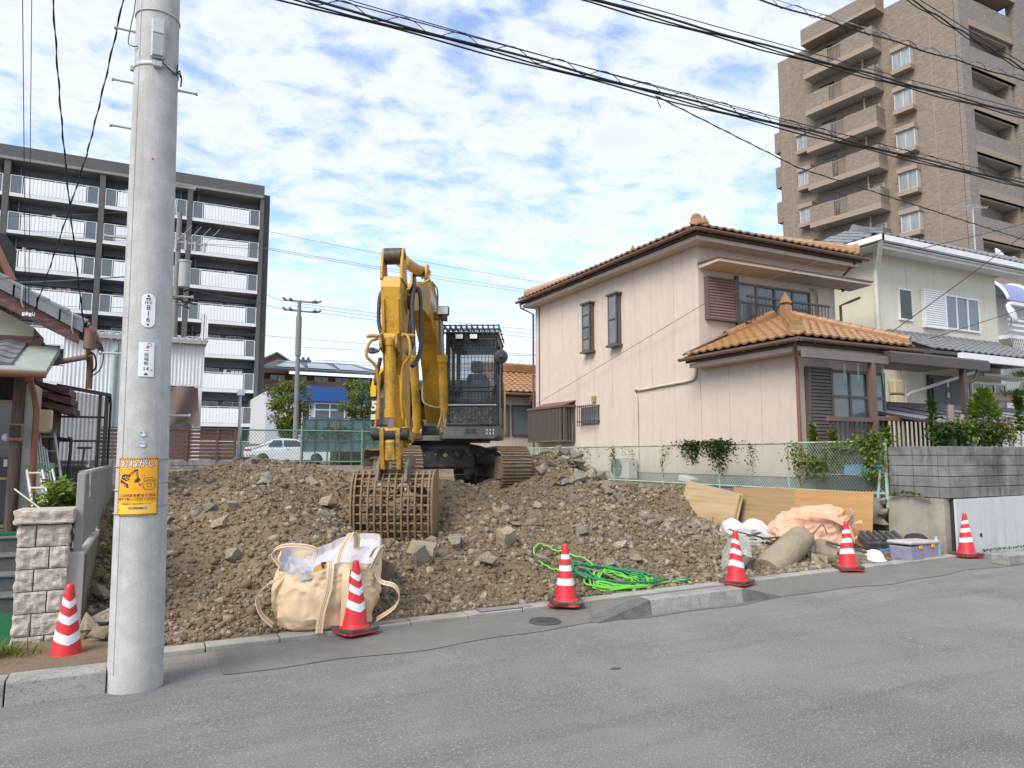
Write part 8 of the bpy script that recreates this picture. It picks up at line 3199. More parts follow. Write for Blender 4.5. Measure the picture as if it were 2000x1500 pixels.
for x in (12.1, 12.5, 12.95, 13.25):
 b.tube([(x, 9.46, 3.62), (x + 0.02, 9.46, 3.2), (x + 0.03, 9.46, 3.1), (x + 0.045, 9.46, 3.3), (x + 0.05, 9.46, 3.6)], 0.006, 4)
W(b, "green_string", mat("string_green", (0.08, 0.3, 0.22), 0.7), vr)
b = MB()
b.box(11.7, 9.55, 1.35, 14.2, 10.1, 1.42)
W(b, "deck", m_dbr, vr)
cr = thing("blue_crate", "blue plastic crates stored under the veranda behind the fence", "crate", (12.1, 9.3, 1.06))
b = MB()
for k in range(3):
 b.box(11.9 + 0.34 * k, 9.2, 1.4, 12.2 + 0.34 * k, 9.4, 1.58)
W(b, "crate_body", mat("crate_blue", (0.1, 0.28, 0.45), 0.6), cr)
# annex at the back
ax_ = thing("annex", "single storey pink annex with brown tiled roof at the back of the pink house", "building", (11.7, 22.6, 1.06))
b = MB()
b.box(10.2, 22.56, 1.0, 14, 26, 3.9)
W(b, "wall_core", m_pinkj, ax_)
panels("y", [10.2 + 0.6 * i for i in range(6)], 1.3, 3.85, 22.52, 0, parent=ax_)
window(ax_, "y", 10.62, 11.25, 2.45, 3.55, 22.5, m_bronze, m_glassb, 1, 0.06, 0.04)
window(ax_, "y", 11.35, 12.9, 2.45, 3.55, 22.5, m_bronze, m_glassb, 2, 0.06, 0.04)
b = MB()
b.add([(10.0, 22.1, 3.95), (14, 22.1, 3.95), (14, 24.2, 4.9), (10.6, 24.2, 4.9), (10.0, 22.1, 3.85), (14, 22.1, 3.85)], [(0, 1, 2, 3), (4, 5, 1, 0), (0, 3, 4)])
W(b, "roof_deck", m_dbr, ax_)
tile_face(ax_, "roof_tile", (10.0, 22.07, 3.98), (1, 0, 0), (0, 1, 0.45), 4, 2.3, lambda v: (v * 0.25, 3.0), m_brtile, 0.25, 0.25, "each")
ridge(ax_, (10.55, 24.2, 4.95), (13.5, 24.2, 4.95), m_brtile, 0.09, 0.25, 0.25)
b = MB()
b.tube([(10.0, 22.05, 3.9), (13, 22.05, 3.9)], 0.055, 8)
b.tube([(11.9, 22.05, 3.85), (11.9, 22.1, 3.6), (12.3, 22.35, 3.4), (12.35, 22.4, 2.4)], 0.045, 8)
W(b, "gutter", m_brown, ax_)

# air conditioner, fence with vines
ac = thing("air_conditioner", "white air conditioner unit standing by the pink wall behind the chain link fence", "air conditioner", (11.3, 15.75, 1.13))
b = MB()
b.cbox((0, 0, 0.3), (0.3, 0.82, 0.56), ch=0.02)
b.build("casing", mat("ac_white", (0.56, 0.56, 0.53), 0.6, var=0.04), ac)
b = MB()
b.lathe([(0.0, 0.01), (0.07, 0.012), (0.08, 0.0), (0.22, 0.0), (0.23, 0.015), (0.24, 0.015)], n=28, M=rotm("Y", R(-90)), c=(-0.152, 0.1, 0.3))
b.build("fan_grille", m_dk, ac)
b = MB()
for s_ in (-0.3, 0.3):
 b.box(-0.18, s_ - 0.07, -0.1, 0.18, s_ + 0.07, 0.02)
b.build("feet", m_conc, ac)
b = MB()
b.cbox((11.25, 13.1, 1.2), (0.25, 0.45, 0.12), rotm("X", 0.2), ch=0.01)
tag(b.build("white_board_piece", m_white), "small white sheet lying by the foundation of the pink wall", "board")
fe = thing("mint_fence", "mint green chain link fence with rusty rails along the side of the plot", "fence", (10.9, 14, 1.0))
b = MB()
chain_link(b, (10.9, 7.85), (10.9, 22.3), 1.12, 1.98, 0.062, 0.0036)
tag(W(b, "chain_link", m_wire, fe), kind="stuff")
for y in (7.80, 9.83, 11.7, 13.6, 15.6, 17.5, 19.6, 22.0):
 b = MB()
 b.tube([(10.9, y, 0.9), (10.9 - (0.02 if y > 9 else 0.0), y, 2.01)], 0.022 if y > 8 else 0.03, 4 if y > 8 else 8)
 W(b, "fence_post", m_mint, fe)
b = MB()
b.tube([(10.88, 8.0, 0.75), (10.88, 7.83, 1.95)], 0.025, 6)
W(b, "brace", m_mint, fe)
for z in (1.12, 1.99):
 b = MB()
 b.tube([(10.9, 7.8, z), (10.9, 22.3, z)], 0.02, 4)
 W(b, "rail", m_mint, fe)
b = MB()
b.tube([(10.9, 7.8, 1.42), (10.9, 22.3, 1.42)], 0.004, 4)
W(b, "tension_wire", m_wire, fe)
b = MB()
for y in np.arange(7.9, 22, 0.42):
 b.box(10.84, y, 0.62, 11.0, y + 0.41, 1.06 + 0.01 * math.sin(y * 7))
tag(b.build("fence_footing", m_block), "low concrete footing under the mint chain link fence", "footing")

def vine(label, spots, m, size=0.075, per=10, seed=1, cat="vine"):
 r_ = random.Random(seed)
 b_ = MB()
 for (y, ztop, length, width, n_) in spots:
  for _ in range(n_):
   yy = y + r_.gauss(0, width)
   L_ = length * r_.uniform(0.3, 1.0) * math.exp(-abs(yy - y) / (width * 3 + 0.01))
   z = ztop
   p = Vector((10.86, yy, z))
   while z > ztop - L_:
    for _k in range(2):
     leaf(b_, p + Vector((r_.gauss(-0.02, 0.03), r_.gauss(0, 0.035), r_.gauss(0, 0.03))), size * r_.uniform(0.6, 1.25), r_)
    z -= 0.05
    yy += r_.gauss(0, 0.018)
    p = Vector((10.86, yy, z))
 return tag(b_.build("vine", m), label, cat)

vine("dense dark creeper hanging over the fence in two clumps", [(12.5, 2.05, 0.55, 0.26, 80), (11.6, 2.06, 0.75, 0.24, 80)], m_green3, 0.075, 10, 2)
vine("thin leafy strands of creeper on the middle of the fence", [(10.7, 1.98, 0.75, 0.12, 5), (13.4, 1.98, 0.9, 0.1, 4), (14.9, 1.98, 0.85, 0.15, 4), (15.6, 1.98, 0.8, 0.12, 7), (17.0, 1.98, 0.75, 0.3, 9)], m_olive, 0.07, 10, 3)
vine("bright green bindweed at the near corner of the fence", [(8.0, 2.1, 1.0, 0.16, 42), (8.5, 2.0, 0.5, 0.2, 18), (9.2, 1.7, 0.55, 0.25, 30), (9.55, 1.95, 0.8, 0.1, 14)], m_green2, 0.075, 10, 4)

def tall_weed(label, x, y, z, h, m, seed, name="tall_weed"):
 t = thing(name, label, "plant", (x, y, z), 0, "tall weeds behind the fence")
 r_ = random.Random(seed)
 b_ = MB()
 b_.tube([(0, 0, 0), (0.02, 0, h * 0.6), (0, 0.02, h)], [0.012, 0.009, 0.004], 6)
 b_.build("stem", m_green2, t)
 b_ = MB()
 for k in range(int(h * 190)):
  z_ = h * (0.25 + 0.75 * r_.random() ** 0.7)
  a = r_.uniform(0, 6.28)
  leaf(b_, Vector((0, 0, z_)), 0.13 * r_.uniform(0.6, 1.1), r_, d=Vector((math.cos(a), math.sin(a), r_.uniform(0.1, 0.9))))
 b_.build("foliage", m, t)

tall_weed("tallest feathery weed left of the veranda railing", 11.15, 9.45, 1.06, 1.25, m_green2, 1)
tall_weed("shorter feathery weed beside the tallest one", 11.2, 9.05, 1.06, 1.12, m_green2, 2)
tall_weed("leafy weed rising between the fence corner and the block wall", 11.3, 8.05, 1.06, 1.15, m_green2, 3)

# ================================================================ block retaining wall, white cladding, planting
rw = thing("retaining_wall", "stained grey concrete block retaining wall at the right of the plot", "wall", (11, 6.9, 0.2))
m_rblk = mat("stained_block", (0.21, 0.207, 0.197), 0.95, var=0.28, nscale=3, bump=0.5, bscale=80, stain=(0.06, 0.058, 0.055), sscale=1.4, samt=0.9, streak=((0.055, 0.053, 0.05), 0.85))
for r in range(5):
 z0 = 1.10 + 0.165 * r
 hgt = 0.157 if r < 4 else 0.13
 y = 6.95 + (0.0 if r % 2 else 0.2)
 for y0, y1 in ((6.953, 7.35), (7.358, 7.78)):
  b = MB()
  b.cbox((11.0, (y0 + y1) / 2, z0 + hgt / 2), (0.13, y1 - y0, hgt), ch=0.005)
  W(b, "concrete_block", m_rblk, rw)
 x = 10.935
 first = True
 while x < 20:
  e = x + (0.21 if (first and r % 2) else 0.41)
  first = False
  b = MB()
  b.cbox(((x + e) / 2, 6.875, z0 + hgt / 2), (e - x - 0.014, 0.15, hgt), ch=0.005)
  W(b, "concrete_block", m_rblk, rw)
  x = e
b = MB()
b.box(10.96, 6.9, 0.2, 20, 7.0, 1.9)
b.box(10.96, 6.96, 0.2, 11.04, 7.77, 1.9)
W(b, "mortar_core", mat("mortar_grey", ()), rw)
b = MB()
b.box(10.90, 6.86, 0.1, 11.05, 7.80, 1.09)
W(b, "concrete_base", mat("stained_concrete", (0.33, 0.30, 0.245), 0.92, var=0.14, nscale=3, bump=0.3, bscale=40, stain=(0.19, 0.165, 0.12), sscale=1.3, samt=0.75, streak=((0.42, 0.4, 0.36), 0.4)), rw)
m_clad = mat("white_cladding", (0.52, 0.53, 0.54), 0.7, var=0.05, nscale=3, streak=((0.38, 0.38, 0.37), 0.6))
x = 11.03
while x < 20:
 e = x + 0.62
 b = MB()
 b.box(x + 0.004, 6.76, 0.15, e - 0.004, 6.795, 1.085 + 0.006 * (x - 11))
 W(b, "wall_panel", m_clad, rw)
 x = e
b = MB()
b.box(11.03, 6.797, 0.15, 20, 6.855, 1.07)
W(b, "panel_backing", m_black, rw)
b = MB()
b.lathe([(0.0, 0.004), (0.03, 0.004), (0.032, 0.0)], n=16, M=rotm("X", R(90)), c=(11.62, 6.757, 0.52))
W(b, "weep_hole", m_black, rw)
b = MB()
rq = random.Random(5)
for k in range(90):
 x = rq.uniform(11.6, 13.5)
 leaf(b, Vector((x, 6.73, 0.25 + rq.uniform(0, 0.03))), 0.05, rq, d=Vector((rq.gauss(0, .6), -0.3, 1)))
tag(b.build("wall_foot_weeds", m_olive), kind="stuff")
for i, z in enumerate((0.42, 0.62, 0.8, 0.98)):
 stone(10.86, 7.86, 0.28, (0.8, 0.8, 0.65), None, "rough stone stacked in the gap between the plywood and the block wall", "stones in the wall gap", z=z)
b = MB()
for k in range(60):
 p = Vector((10.87, 7.72 - 0.011 * k, 1.10 + 0.05 * math.sin(k * 0.06)))
 leaf(b, p, 0.08, rq, d=Vector((-0.5, rq.uniform(-.6, .3), rq.uniform(-.2, .5))))
tag(b.build("ledge_weed", m_olive), "sprig of weed growing from the ledge of the stained concrete wall", "weed")

def shrub(label, x, y, z, rad, m, ncl, per, size, seed, crad=0.1, stems=4, grp=None):
 t = thing("shrub", label, "shrub", (x, y, z), 0, grp)
 r_ = random.Random(seed)
 b_ = MB()
 for k in range(stems):
  a = r_.uniform(0, 6.28)
  b_.tube([(0, 0, -0.1), (math.cos(a) * rad[0] * 0.3, math.sin(a) * rad[1] * 0.3, rad[2] * 0.7), (math.cos(a) * rad[0] * 0.6, math.sin(a) * rad[1] * 0.6, rad[2] * 1.5)], [0.018, 0.012, 0.006], 6)
 b_.build("stem", m_bark, t)
 b_ = MB()
 clumps(b_, (0, 0, rad[2]), rad, ncl, per, size, r_, crad)
 b_.build("foliage", m, t)

shrub("dark green low shrub above the block wall, left of the pruned trunk", 11.75, 7.3, 1.92, (0.42, 0.25, 0.2), m_green3, 60, 10, 0.09, 1)
shrub("bright green nandina shrub between the pruned branches", 12.3, 7.45, 1.92, (0.42, 0.28, 0.24), m_green2, 80, 10, 0.085, 2)
shrub("mid green leafy shrub right of the bright nandina", 12.85, 7.3, 1.92, (0.3, 0.25, 0.3), m_green, 60, 10, 0.09, 3)
shrub("reddish tipped shrub at the right end of the block wall", 13.5, 7.4, 1.92, (0.5, 0.3, 0.24), m_olive, 70, 10, 0.08, 4)
b = MB()
for k in range(150):
 leaf(b, Vector((13.5 + rq.uniform(-.45, .5), 7.35 + rq.uniform(-.2, .2), 2.3 + rq.uniform(-.05, .15))), 0.07, rq)
tag(b.build("red_leaf_tips", m_reddish), "reddish young leaves on top of the right shrub", "leaves")
tall_weed("thin weed standing left of the pruned trunk", 11.9, 7.6, 1.92, 0.75, m_green, 7)
tall_weed("thin weed rising at the right end above the reddish shrub", 13.75, 7.2, 1.92, 0.95, m_green, 9)
pt = thing("pruned_tree", "pruned grey trunk with cut stubs and one leafy branch above the block wall", "tree", (12.0, 7.35, 1.75))
b = MB()
b.tube([(0, 0, 0), (0.03, 0, 0.35), (0.0, 0, 0.62), (0.02, 0, 0.85)], [0.06, 0.055, 0.06, 0.05], 9)
b.tube([(0.02, 0, 0.35), (0.15, 0, 0.48), (0.3, -0.02, 0.68)], [0.055, 0.05, 0.045], 9)
b.tube([(0.62, 0.02, 0.1), (0.68, 0.02, 0.4), (0.8, 0.02, 0.52), (1.0, 0.02, 0.58), (1.1, 0.02, 0.75)], [0.05, 0.05, 0.045, 0.04, 0.02], 9)
b.build("trunk", mat("grey_bark", (0.22, 0.19, 0.165), 0.95, var=0.25, nscale=14, bump=0.7, bscale=40), pt)
b = MB()
rr_ = random.Random(14)
for k in range(360):
 z_ = rr_.random()
 a = rr_.uniform(0, 6.28)
 w_ = 0.26 * (1 - z_) ** 0.7 * rr_.random() ** 0.5
 leaf(b, Vector((0.98 + w_ * math.cos(a), 0.02 + w_ * math.sin(a), 0.62 + 0.5 * z_)), 0.13, rr_, d=Vector((math.cos(a), math.sin(a), 0.8)))
b.build("crown", m_green2, pt)
pi_ = thing("pine_tree", "small pruned pine with needle pads leaning in at the right edge", "tree", (13.85, 7.2, 1.9))
b = MB()
b.tube(sweep_pts([(0.3, 0, 0), (0.25, 0, 0.5), (0.0, 0, 0.75), (-0.1, 0, 0.9), (0.1, 0, 1.15)]), 0.035, 8)
b.build("trunk", m_bark, pi_)
b = MB()
for (cx, cz, w_) in ((-0.2, 0.92, 0.32), (0.15, 1.28, 0.25), (0.3, 0.95, 0.3)):
 for k in range(420):
  a = rr_.uniform(0, 6.28)
  q = rr_.random() ** 0.5 * w_
  p = Vector((cx + q * math.cos(a), q * math.sin(a) * 0.7, cz + rr_.uniform(-0.03, 0.05)))
  d = Vector((math.cos(a) * 0.7, math.sin(a) * 0.7, rr_.uniform(0.3, 1))).normalized() * 0.12
  s_ = d.cross(Vector((0, 0, 1))).normalized() * 0.004
  b.add([p - s_, p + s_, p + d], [(0, 1, 2)])
b.build("needles", m_green, pi_)

# carport roof frames and bars behind the planting
cpt = thing("carport", "low carport with bluish clear roof panels behind the shrubs", "carport", (15.5, 9, 1.06))
b = MB()
b.box(13.6, 10.9, 2.86, 22, 10.98, 3.02)
b.box(13.6, 8.6, 2.28, 22, 8.66, 2.36)
for x in np.arange(13.7, 22, 1.1):
 b.prism([(8.6, 2.34), (10.95, 2.86), (10.95, 2.92), (8.6, 2.40)], "x", x, x + 0.06)
b.box(16.6, 8.4, 1.06, 16.72, 8.52, 2.5)
W(b, "frame", m_dbr, cpt)
for i, x in enumerate(np.arange(13.77, 21, 1.1)):
 b = MB()
 b.add([(x, 8.62, 2.38), (x + 1.02, 8.62, 2.38), (x + 1.02, 10.93, 2.9), (x, 10.93, 2.9)], [(0, 1, 2, 3)])
 W(b, "roof_sheet", mat("carport_sheet", (0.30, 0.34, 0.42), 0.25, var=0.08), cpt)
b = MB()
b.cbox((17.9, 9.3, 3.06), (2.6, 0.14, 0.2), ch=0.01)
W(b, "box_beam", m_brown, cpt)

# ================================================================ the cream house
m_cr = mat("cream_wall", (0.66, 0.615, 0.49), 0.9, var=0.035, nscale=4, bump=0.45, bscale=90, streak=((0.5, 0.47, 0.37), 0.3))
ch = thing("cream_house", "two storey cream house with grey tiled roofs and white shutters behind the pink house", "house", (21.8, 13.6, 1.06))
b = MB()
b.box(18.85, 13.55, 1.0, 24.85, 19, 7.85)
W(b, "wall_core", mat("cream_joint", (0.3, 0.28, 0.21), 0.9), ch)
panels("y", [18.8, 20.25, 21.6, 22.9, 24.2, 24.9], 4.3, 7.85, 13.5, 0, m=m_cr, parent=ch)
panels("y", [18.8, 20.25, 21.6, 22.9, 24.2, 24.9], 1.1, 4.29, 13.505, 0, m=m_cr, parent=ch)
panels("x", [13.5, 15.2, 17, 19], 1.1, 7.85, 18.8, 0, m=m_cr, parent=ch)
r3, A3, B3 = hip_roof(ch, 18.15, 25.9, 12.8, 19.6, 7.98, 0.47, m_gtile, ("x", "y"), 0.31, 0.3, "join")
ridge(r3, A3, B3, m_gtile, 0.1, 0.3, 0.12)
ridge(r3, Vector((18.3, 12.95, 8.1)), A3, m_gtile, 0.11, 0.26, 0.05)
ridge(r3, Vector((25.8, 12.95, 8.1)), B3, m_gtile, 0.11, 0.3, 0.05)
b = MB()
b.box(18.05, 12.66, 7.80, 26.0, 12.8, 7.96)
b.box(18.0, 12.66, 7.80, 18.14, 19, 7.96)
W(b, "gutter", m_white, ch)
b = MB()
b.box(18.15, 12.81, 7.74, 25.9, 13.5, 7.78)
b.box(18.15, 13.51, 7.74, 18.79, 19, 7.78)
b.box(18.3, 12.9, 7.66, 25.7, 12.96, 7.735)
W(b, "soffit", m_white, ch)
b = MB()
b.tube([(18.1, 12.75, 7.85), (18.15, 12.8, 7.68), (18.7, 13.3, 7.3), (18.72, 13.4, 7.1), (18.72, 13.42, 3.5)], 0.065, 10)
W(b, "downpipe", mat("cream_pipe", (0.62, 0.6, 0.53), 0.5), ch)
shutter(ch, 20.9, 22.0, 5.66, 6.86, 13.495, m_white, m_white, 16)
window(ch, "y", 22.02, 23.85, 5.7, 6.82, 13.495, m_white, m_glassb, 3, 0.06, 0.05)
lw2 = window(ch, "y", 19.8, 20.42, 5.8, 6.78, 13.495, m_white, m_glassd, 1, 0.05, 0.05, "louvre_window")
for k in range(11):
 b = MB()
 b.cbox((20.11, 13.44, 5.88 + 0.08 * k), (0.5, 0.008, 0.09), rotm("X", 0.45))
 W(b, "louvre", m_glassb, lw2)
b = MB()
b.add([(18.9, 11.9, 4.62), (25.3, 11.9, 4.62), (25.0, 13.5, 5.35), (19.3, 13.5, 5.35), (18.9, 11.9, 4.54), (25.3, 11.9, 4.54), (25.0, 13.5, 4.6), (19.3, 13.5, 4.6)], [(0, 1, 2, 3), (4, 5, 1, 0), (4, 7, 6, 5), (0, 3, 7, 4), (1, 5, 6, 2)])
W(b, "porch_roof_deck", m_dk, ch)
tile_face(ch, "porch_roof_tile", (18.9, 11.87, 4.65), (1, 0, 0), (0, 1, 0.456), 6.4, 1.75, lambda v: (v * 0.2, 6.4 - v * 0.1), m_gtile, 0.31, 0.29, "each")
ridge(ch, (19.2, 13.42, 5.38), (24.8, 13.42, 5.38), m_gtile, 0.08, 0.3)
b = MB()
b.box(19.9, 11.75, 4.38, 25.4, 11.89, 4.6)
W(b, "porch_gutter", m_white, ch)
b = MB()
b.tube([(18.6, 12.6, 4.5), (18.9, 12.7, 4.45), (19.6, 13.3, 4.1), (19.75, 13.4, 3.9), (19.75, 13.42, 1.4)], 0.06, 9)
b.tube([(21.4, 12.0, 4.4), (21.3, 12.2, 4.2), (19.95, 13.35, 3.6), (19.8, 13.4, 3.5)], 0.05, 9)
W(b, "porch_downpipe", mat("cream_pipe", ()), ch)
b = MB()
b.box(20.95, 13.40, 1.3, 22.6, 13.49, 4.2)
W(b, "door_frame", m_dbr, ch)
for q0, q1 in ((21.05, 21.62), (21.64, 21.9), (21.92, 22.5)):
 b = MB()
 b.box(q0, 13.36, 1.3, q1, 13.395, 4.1)
 W(b, "entrance_door", mat("door_slate", (0.055, 0.055, 0.065), 0.5), ch)
b = MB()
for k in range(5):
 b.box(21.70, 13.35, 2.5 + 0.34 * k, 21.82, 13.358, 2.66 + 0.34 * k)
W(b, "door_light", m_glassb, ch)
window(ch, "y", 23.1, 25.0, 2.4, 4.1, 13.46, m_white, m_glassd, 3, 0.07, 0.05)
b = MB()
b.prism([(12.9, 4.22), (12.9, 4.3), (13.45, 4.36), (13.45, 4.2)], "x", 22.9, 25.6)
W(b, "window_hood", m_white, ch)
for z0, z1, m in ((3.55, 3.95, "meter_beige"), (3.05, 3.5, "water_heater_cream")):
 b = MB()
 b.cbox((19.35, 13.38, (z0 + z1) / 2), (0.42, 0.2, z1 - z0), ch=0.03)
 tag(b.build("meter_box" if z0 > 3.2 else "heater_box", mat(m, (0.6, 0.5, 0.34), 0.6)), "beige box on the cream wall, above the rounded heater box" if z0 > 3.2 else "rounded cream heater box on the cream wall below the meter", "utility box")
b = MB()
b.cbox((22.85, 13.38, 3.3), (0.28, 0.12, 0.5), ch=0.01)
tag(b.build("letter_box", m_black), "dark letter box beside the slate entrance door", "letter box")

def dish(label, c, s):
 t = thing("satellite_dish", label, "satellite dish", c, R(10), "satellite dishes")
 b_ = MB()
 b_.lathe([(0.0, 0.05), (0.25 * s, 0.03), (0.4 * s, -0.03), (0.42 * s, -0.05), (0.4 * s, -0.04), (0.25 * s, 0.015), (0.0, 0.03)], n=26, M=rotm("X", R(72)))
 b_.build("reflector", mat("dish_white", (0.66, 0.67, 0.69), 0.4), t)
 b_ = MB()
 b_.tube([(0, 0.05, -0.1), (0, 0.1, -0.5 * s), (0, 0.3, -0.9 * s)], 0.025, 6)
 b_.tube([(0, -0.02, -0.35 * s), (0.0, -0.45 * s, -0.25 * s)], 0.015, 6)
 b_.cbox((0, -0.45 * s, -0.2 * s), (0.08, 0.1, 0.08))
 b_.build("arm", m_galv, t)

dish("white satellite dish on the ridge of the cream house roof", (25.6, 13.6, 8.55), 0.75)
dish("white satellite dish on the balcony of the white house at the right", (29.1, 15.2, 7.2), 0.95)
an = thing("aerial", "television aerial on a thin mast above the cream house roof", "aerial", (25.7, 14.5, 8.2))
b = MB()
b.cyl((0, 0, 0), (0, 0, 2.3), 0.03, n=7)
b.build("mast", m_galv, an)
b = MB()
b.tube([(-0.9, 0.1, 2.25), (0.7, -0.1, 2.4)], 0.018, 5)
for k in range(7):
 x = -0.8 + 0.22 * k
 b.tube([(x, -0.25, 2.27 + 0.02 * k), (x, 0.35, 2.27 + 0.02 * k)], 0.01, 4)
b.build("elements", m_galv, an)
b = MB()
b.tube([(0, 0, 0.9), (0.4, 0.3, 0)], 0.008, 4)
b.build("stay_wire", m_galv, an)
# the white house at the right edge
wh_ = thing("white_house", "white house with a blue balcony awning, cut by the right edge", "house", (27, 12.5, 1.06))
b = MB()
b.box(25.2, 12.6, -0.4, 33, 19, 6.9)
W(b, "wall", mat("white_house_wall", (0.6, 0.59, 0.55), 0.85, var=0.03), wh_)
b = MB()
b.prism([(11.9, 6.9), (11.9, 7.1), (16, 8.9), (20, 7.1), (20, 6.9)], "x", 25.7, 34)
W(b, "roof", m_gtile, wh_)
b = MB()
arc = [(12.6 - 1.25 * math.sin(R(a)), 6.0 + 1.45 * math.cos(R(a))) for a in range(0, 76, 8)]
b.prism(arc + [(q[0] + 0.03, q[1] - 0.03) for q in arc[::-1]], "x", 25.0, 28)
W(b, "awning", glassmat("awning_blue", (0.30, 0.32, 0.58), 0.3, 0.7), wh_)
b = MB()
b.prism(arc + [(q[0] - 0.06, q[1] + 0.06) for q in arc[::-1]], "x", 27.0, 27.1)
b.prism(arc + [(q[0] - 0.06, q[1] + 0.06) for q in arc[::-1]], "x", 24.95, 25.02)
b.box(24.95, 11.25, 6.2, 28, 11.42, 6.32)
W(b, "awning_frame", m_white, wh_)
b = MB()
b.box(24.95, 11.4, 4.9, 30, 12.6, 5.05)
for k in range(28):
 b.tube([(25.0 + 0.14 * k, 11.42, 4.25), (25.35 + 0.14 * k, 11.42, 4.9)], 0.012, 4)
 b.tube([(25.35 + 0.14 * k, 11.42, 4.25), (25.0 + 0.14 * k, 11.42, 4.9)], 0.012, 4)
b.box(24.95, 11.4, 4.15, 30, 11.46, 4.25)
for z in (5.2, 5.4, 5.6):
 b.box(24.95, 11.4, z, 30, 11.45, z + 0.08)
W(b, "balcony_rail", m_white, wh_)
b = MB()
for k in range(14):
 b.box(25.0, 12.54, 2.4 + 0.12 * k, 26.5, 12.59, 2.5 + 0.12 * k)
W(b, "louvred_shutter", m_white, wh_)
wh_.location += Vector((4.6, 4.2, 1.4))

# ================================================================ the tall tiled apartment tower
m_tw = mat("tower_tile_lit_warm", (0.235, 0.19, 0.15), 0.85, var=0.2, nscale=2.2, stretch=(1.2, 1.2, 3), speck=(0.19, 0.14, 0.1), spscale=5, spamt=0.6)  # tower tile with the sun's warmth put into its colour, for the left face
m_tg = mat("tower_tile_unlit_grey", (0.25, 0.215, 0.19), 0.85, var=0.2, nscale=2.5, stretch=(1, 1, 2), speck=(0.18, 0.145, 0.125), spscale=5, spamt=0.6)  # same tile greyed in colour for the front, turned from the sun

def tile_pattern(m, face):
 """Lay a fine running-bond tile pattern over a tower material's colour, too far away to build."""
 t = m.node_tree
 bs = t.nodes["Principled BSDF"]
 src = bs.inputs["Base Color"].links[0].from_socket
 co = t.nodes.new("ShaderNodeTexCoord").outputs["Object"]
 sp = t.nodes.new("ShaderNodeSeparateXYZ")
 t.links.new(co, sp.inputs[0])
 cb = t.nodes.new("ShaderNodeCombineXYZ")
 t.links.new(sp.outputs["Y" if face == "x" else "X"], cb.inputs[0])
 t.links.new(sp.outputs["Z"], cb.inputs[1])
 bk_ = t.nodes.new("ShaderNodeTexBrick")
 bk_.inputs["Scale"].default_value = 1.0
 bk_.inputs["Brick Width"].default_value = 0.27
 bk_.inputs["Row Height"].default_value = 0.12
 bk_.inputs["Mortar Size"].default_value = 0.02
 bk_.inputs["Color1"].default_value = (0.9, 0.9, 0.9, 1)
 bk_.inputs["Color2"].default_value = (1.1, 1.1, 1.1, 1)
 bk_.inputs["Mortar"].default_value = (0.85, 0.85, 0.85, 1)
 t.links.new(cb.outputs[0], bk_.inputs["Vector"])
 mu = t.nodes.new("ShaderNodeMix")
 mu.data_type = "RGBA"
 mu.blend_type = "MULTIPLY"
 mu.inputs["Factor"].default_value = 1.0
 t.links.new(src, mu.inputs["A"])
 t.links.new(bk_.outputs["Color"], mu.inputs["B"])
 t.links.new(mu.outputs["Result"], bs.inputs["Base Color"])

tile_pattern(m_tw, "x")
tile_pattern(m_tg, "y")
m_tb = mat("tower_band", (0.30, 0.235, 0.18), 0.85, var=0.05)
m_tsof = mat("tower_soffit", (0.42, 0.40, 0.37), 0.85)
tw_ = thing("apartment_tower", "tall brown tiled apartment tower with stacked balconies and bay windows at the right", "apartment building", (48.7, 27.9, 1.2))
TA = R(8)

def TL_(s, o, z):
 """Point on the left face: s along it from the corner, o outwards, z up."""
 return Vector((48.7 - math.sin(TA) * s - math.cos(TA) * o, 27.9 + math.cos(TA) * s - math.sin(TA) * o, z))

def tbox(b_, s0, s1, o0, o1, z0, z1):
 p = [TL_(s, o, z) for z in (z0, z1) for s, o in ((s0, o0), (s1, o0), (s1, o1), (s0, o1))]
 return b_.add(p, [(0, 1, 2, 3), (7, 6, 5, 4), (0, 4, 5, 1), (1, 5, 6, 2), (2, 6, 7, 3), (3, 7, 4, 0)])

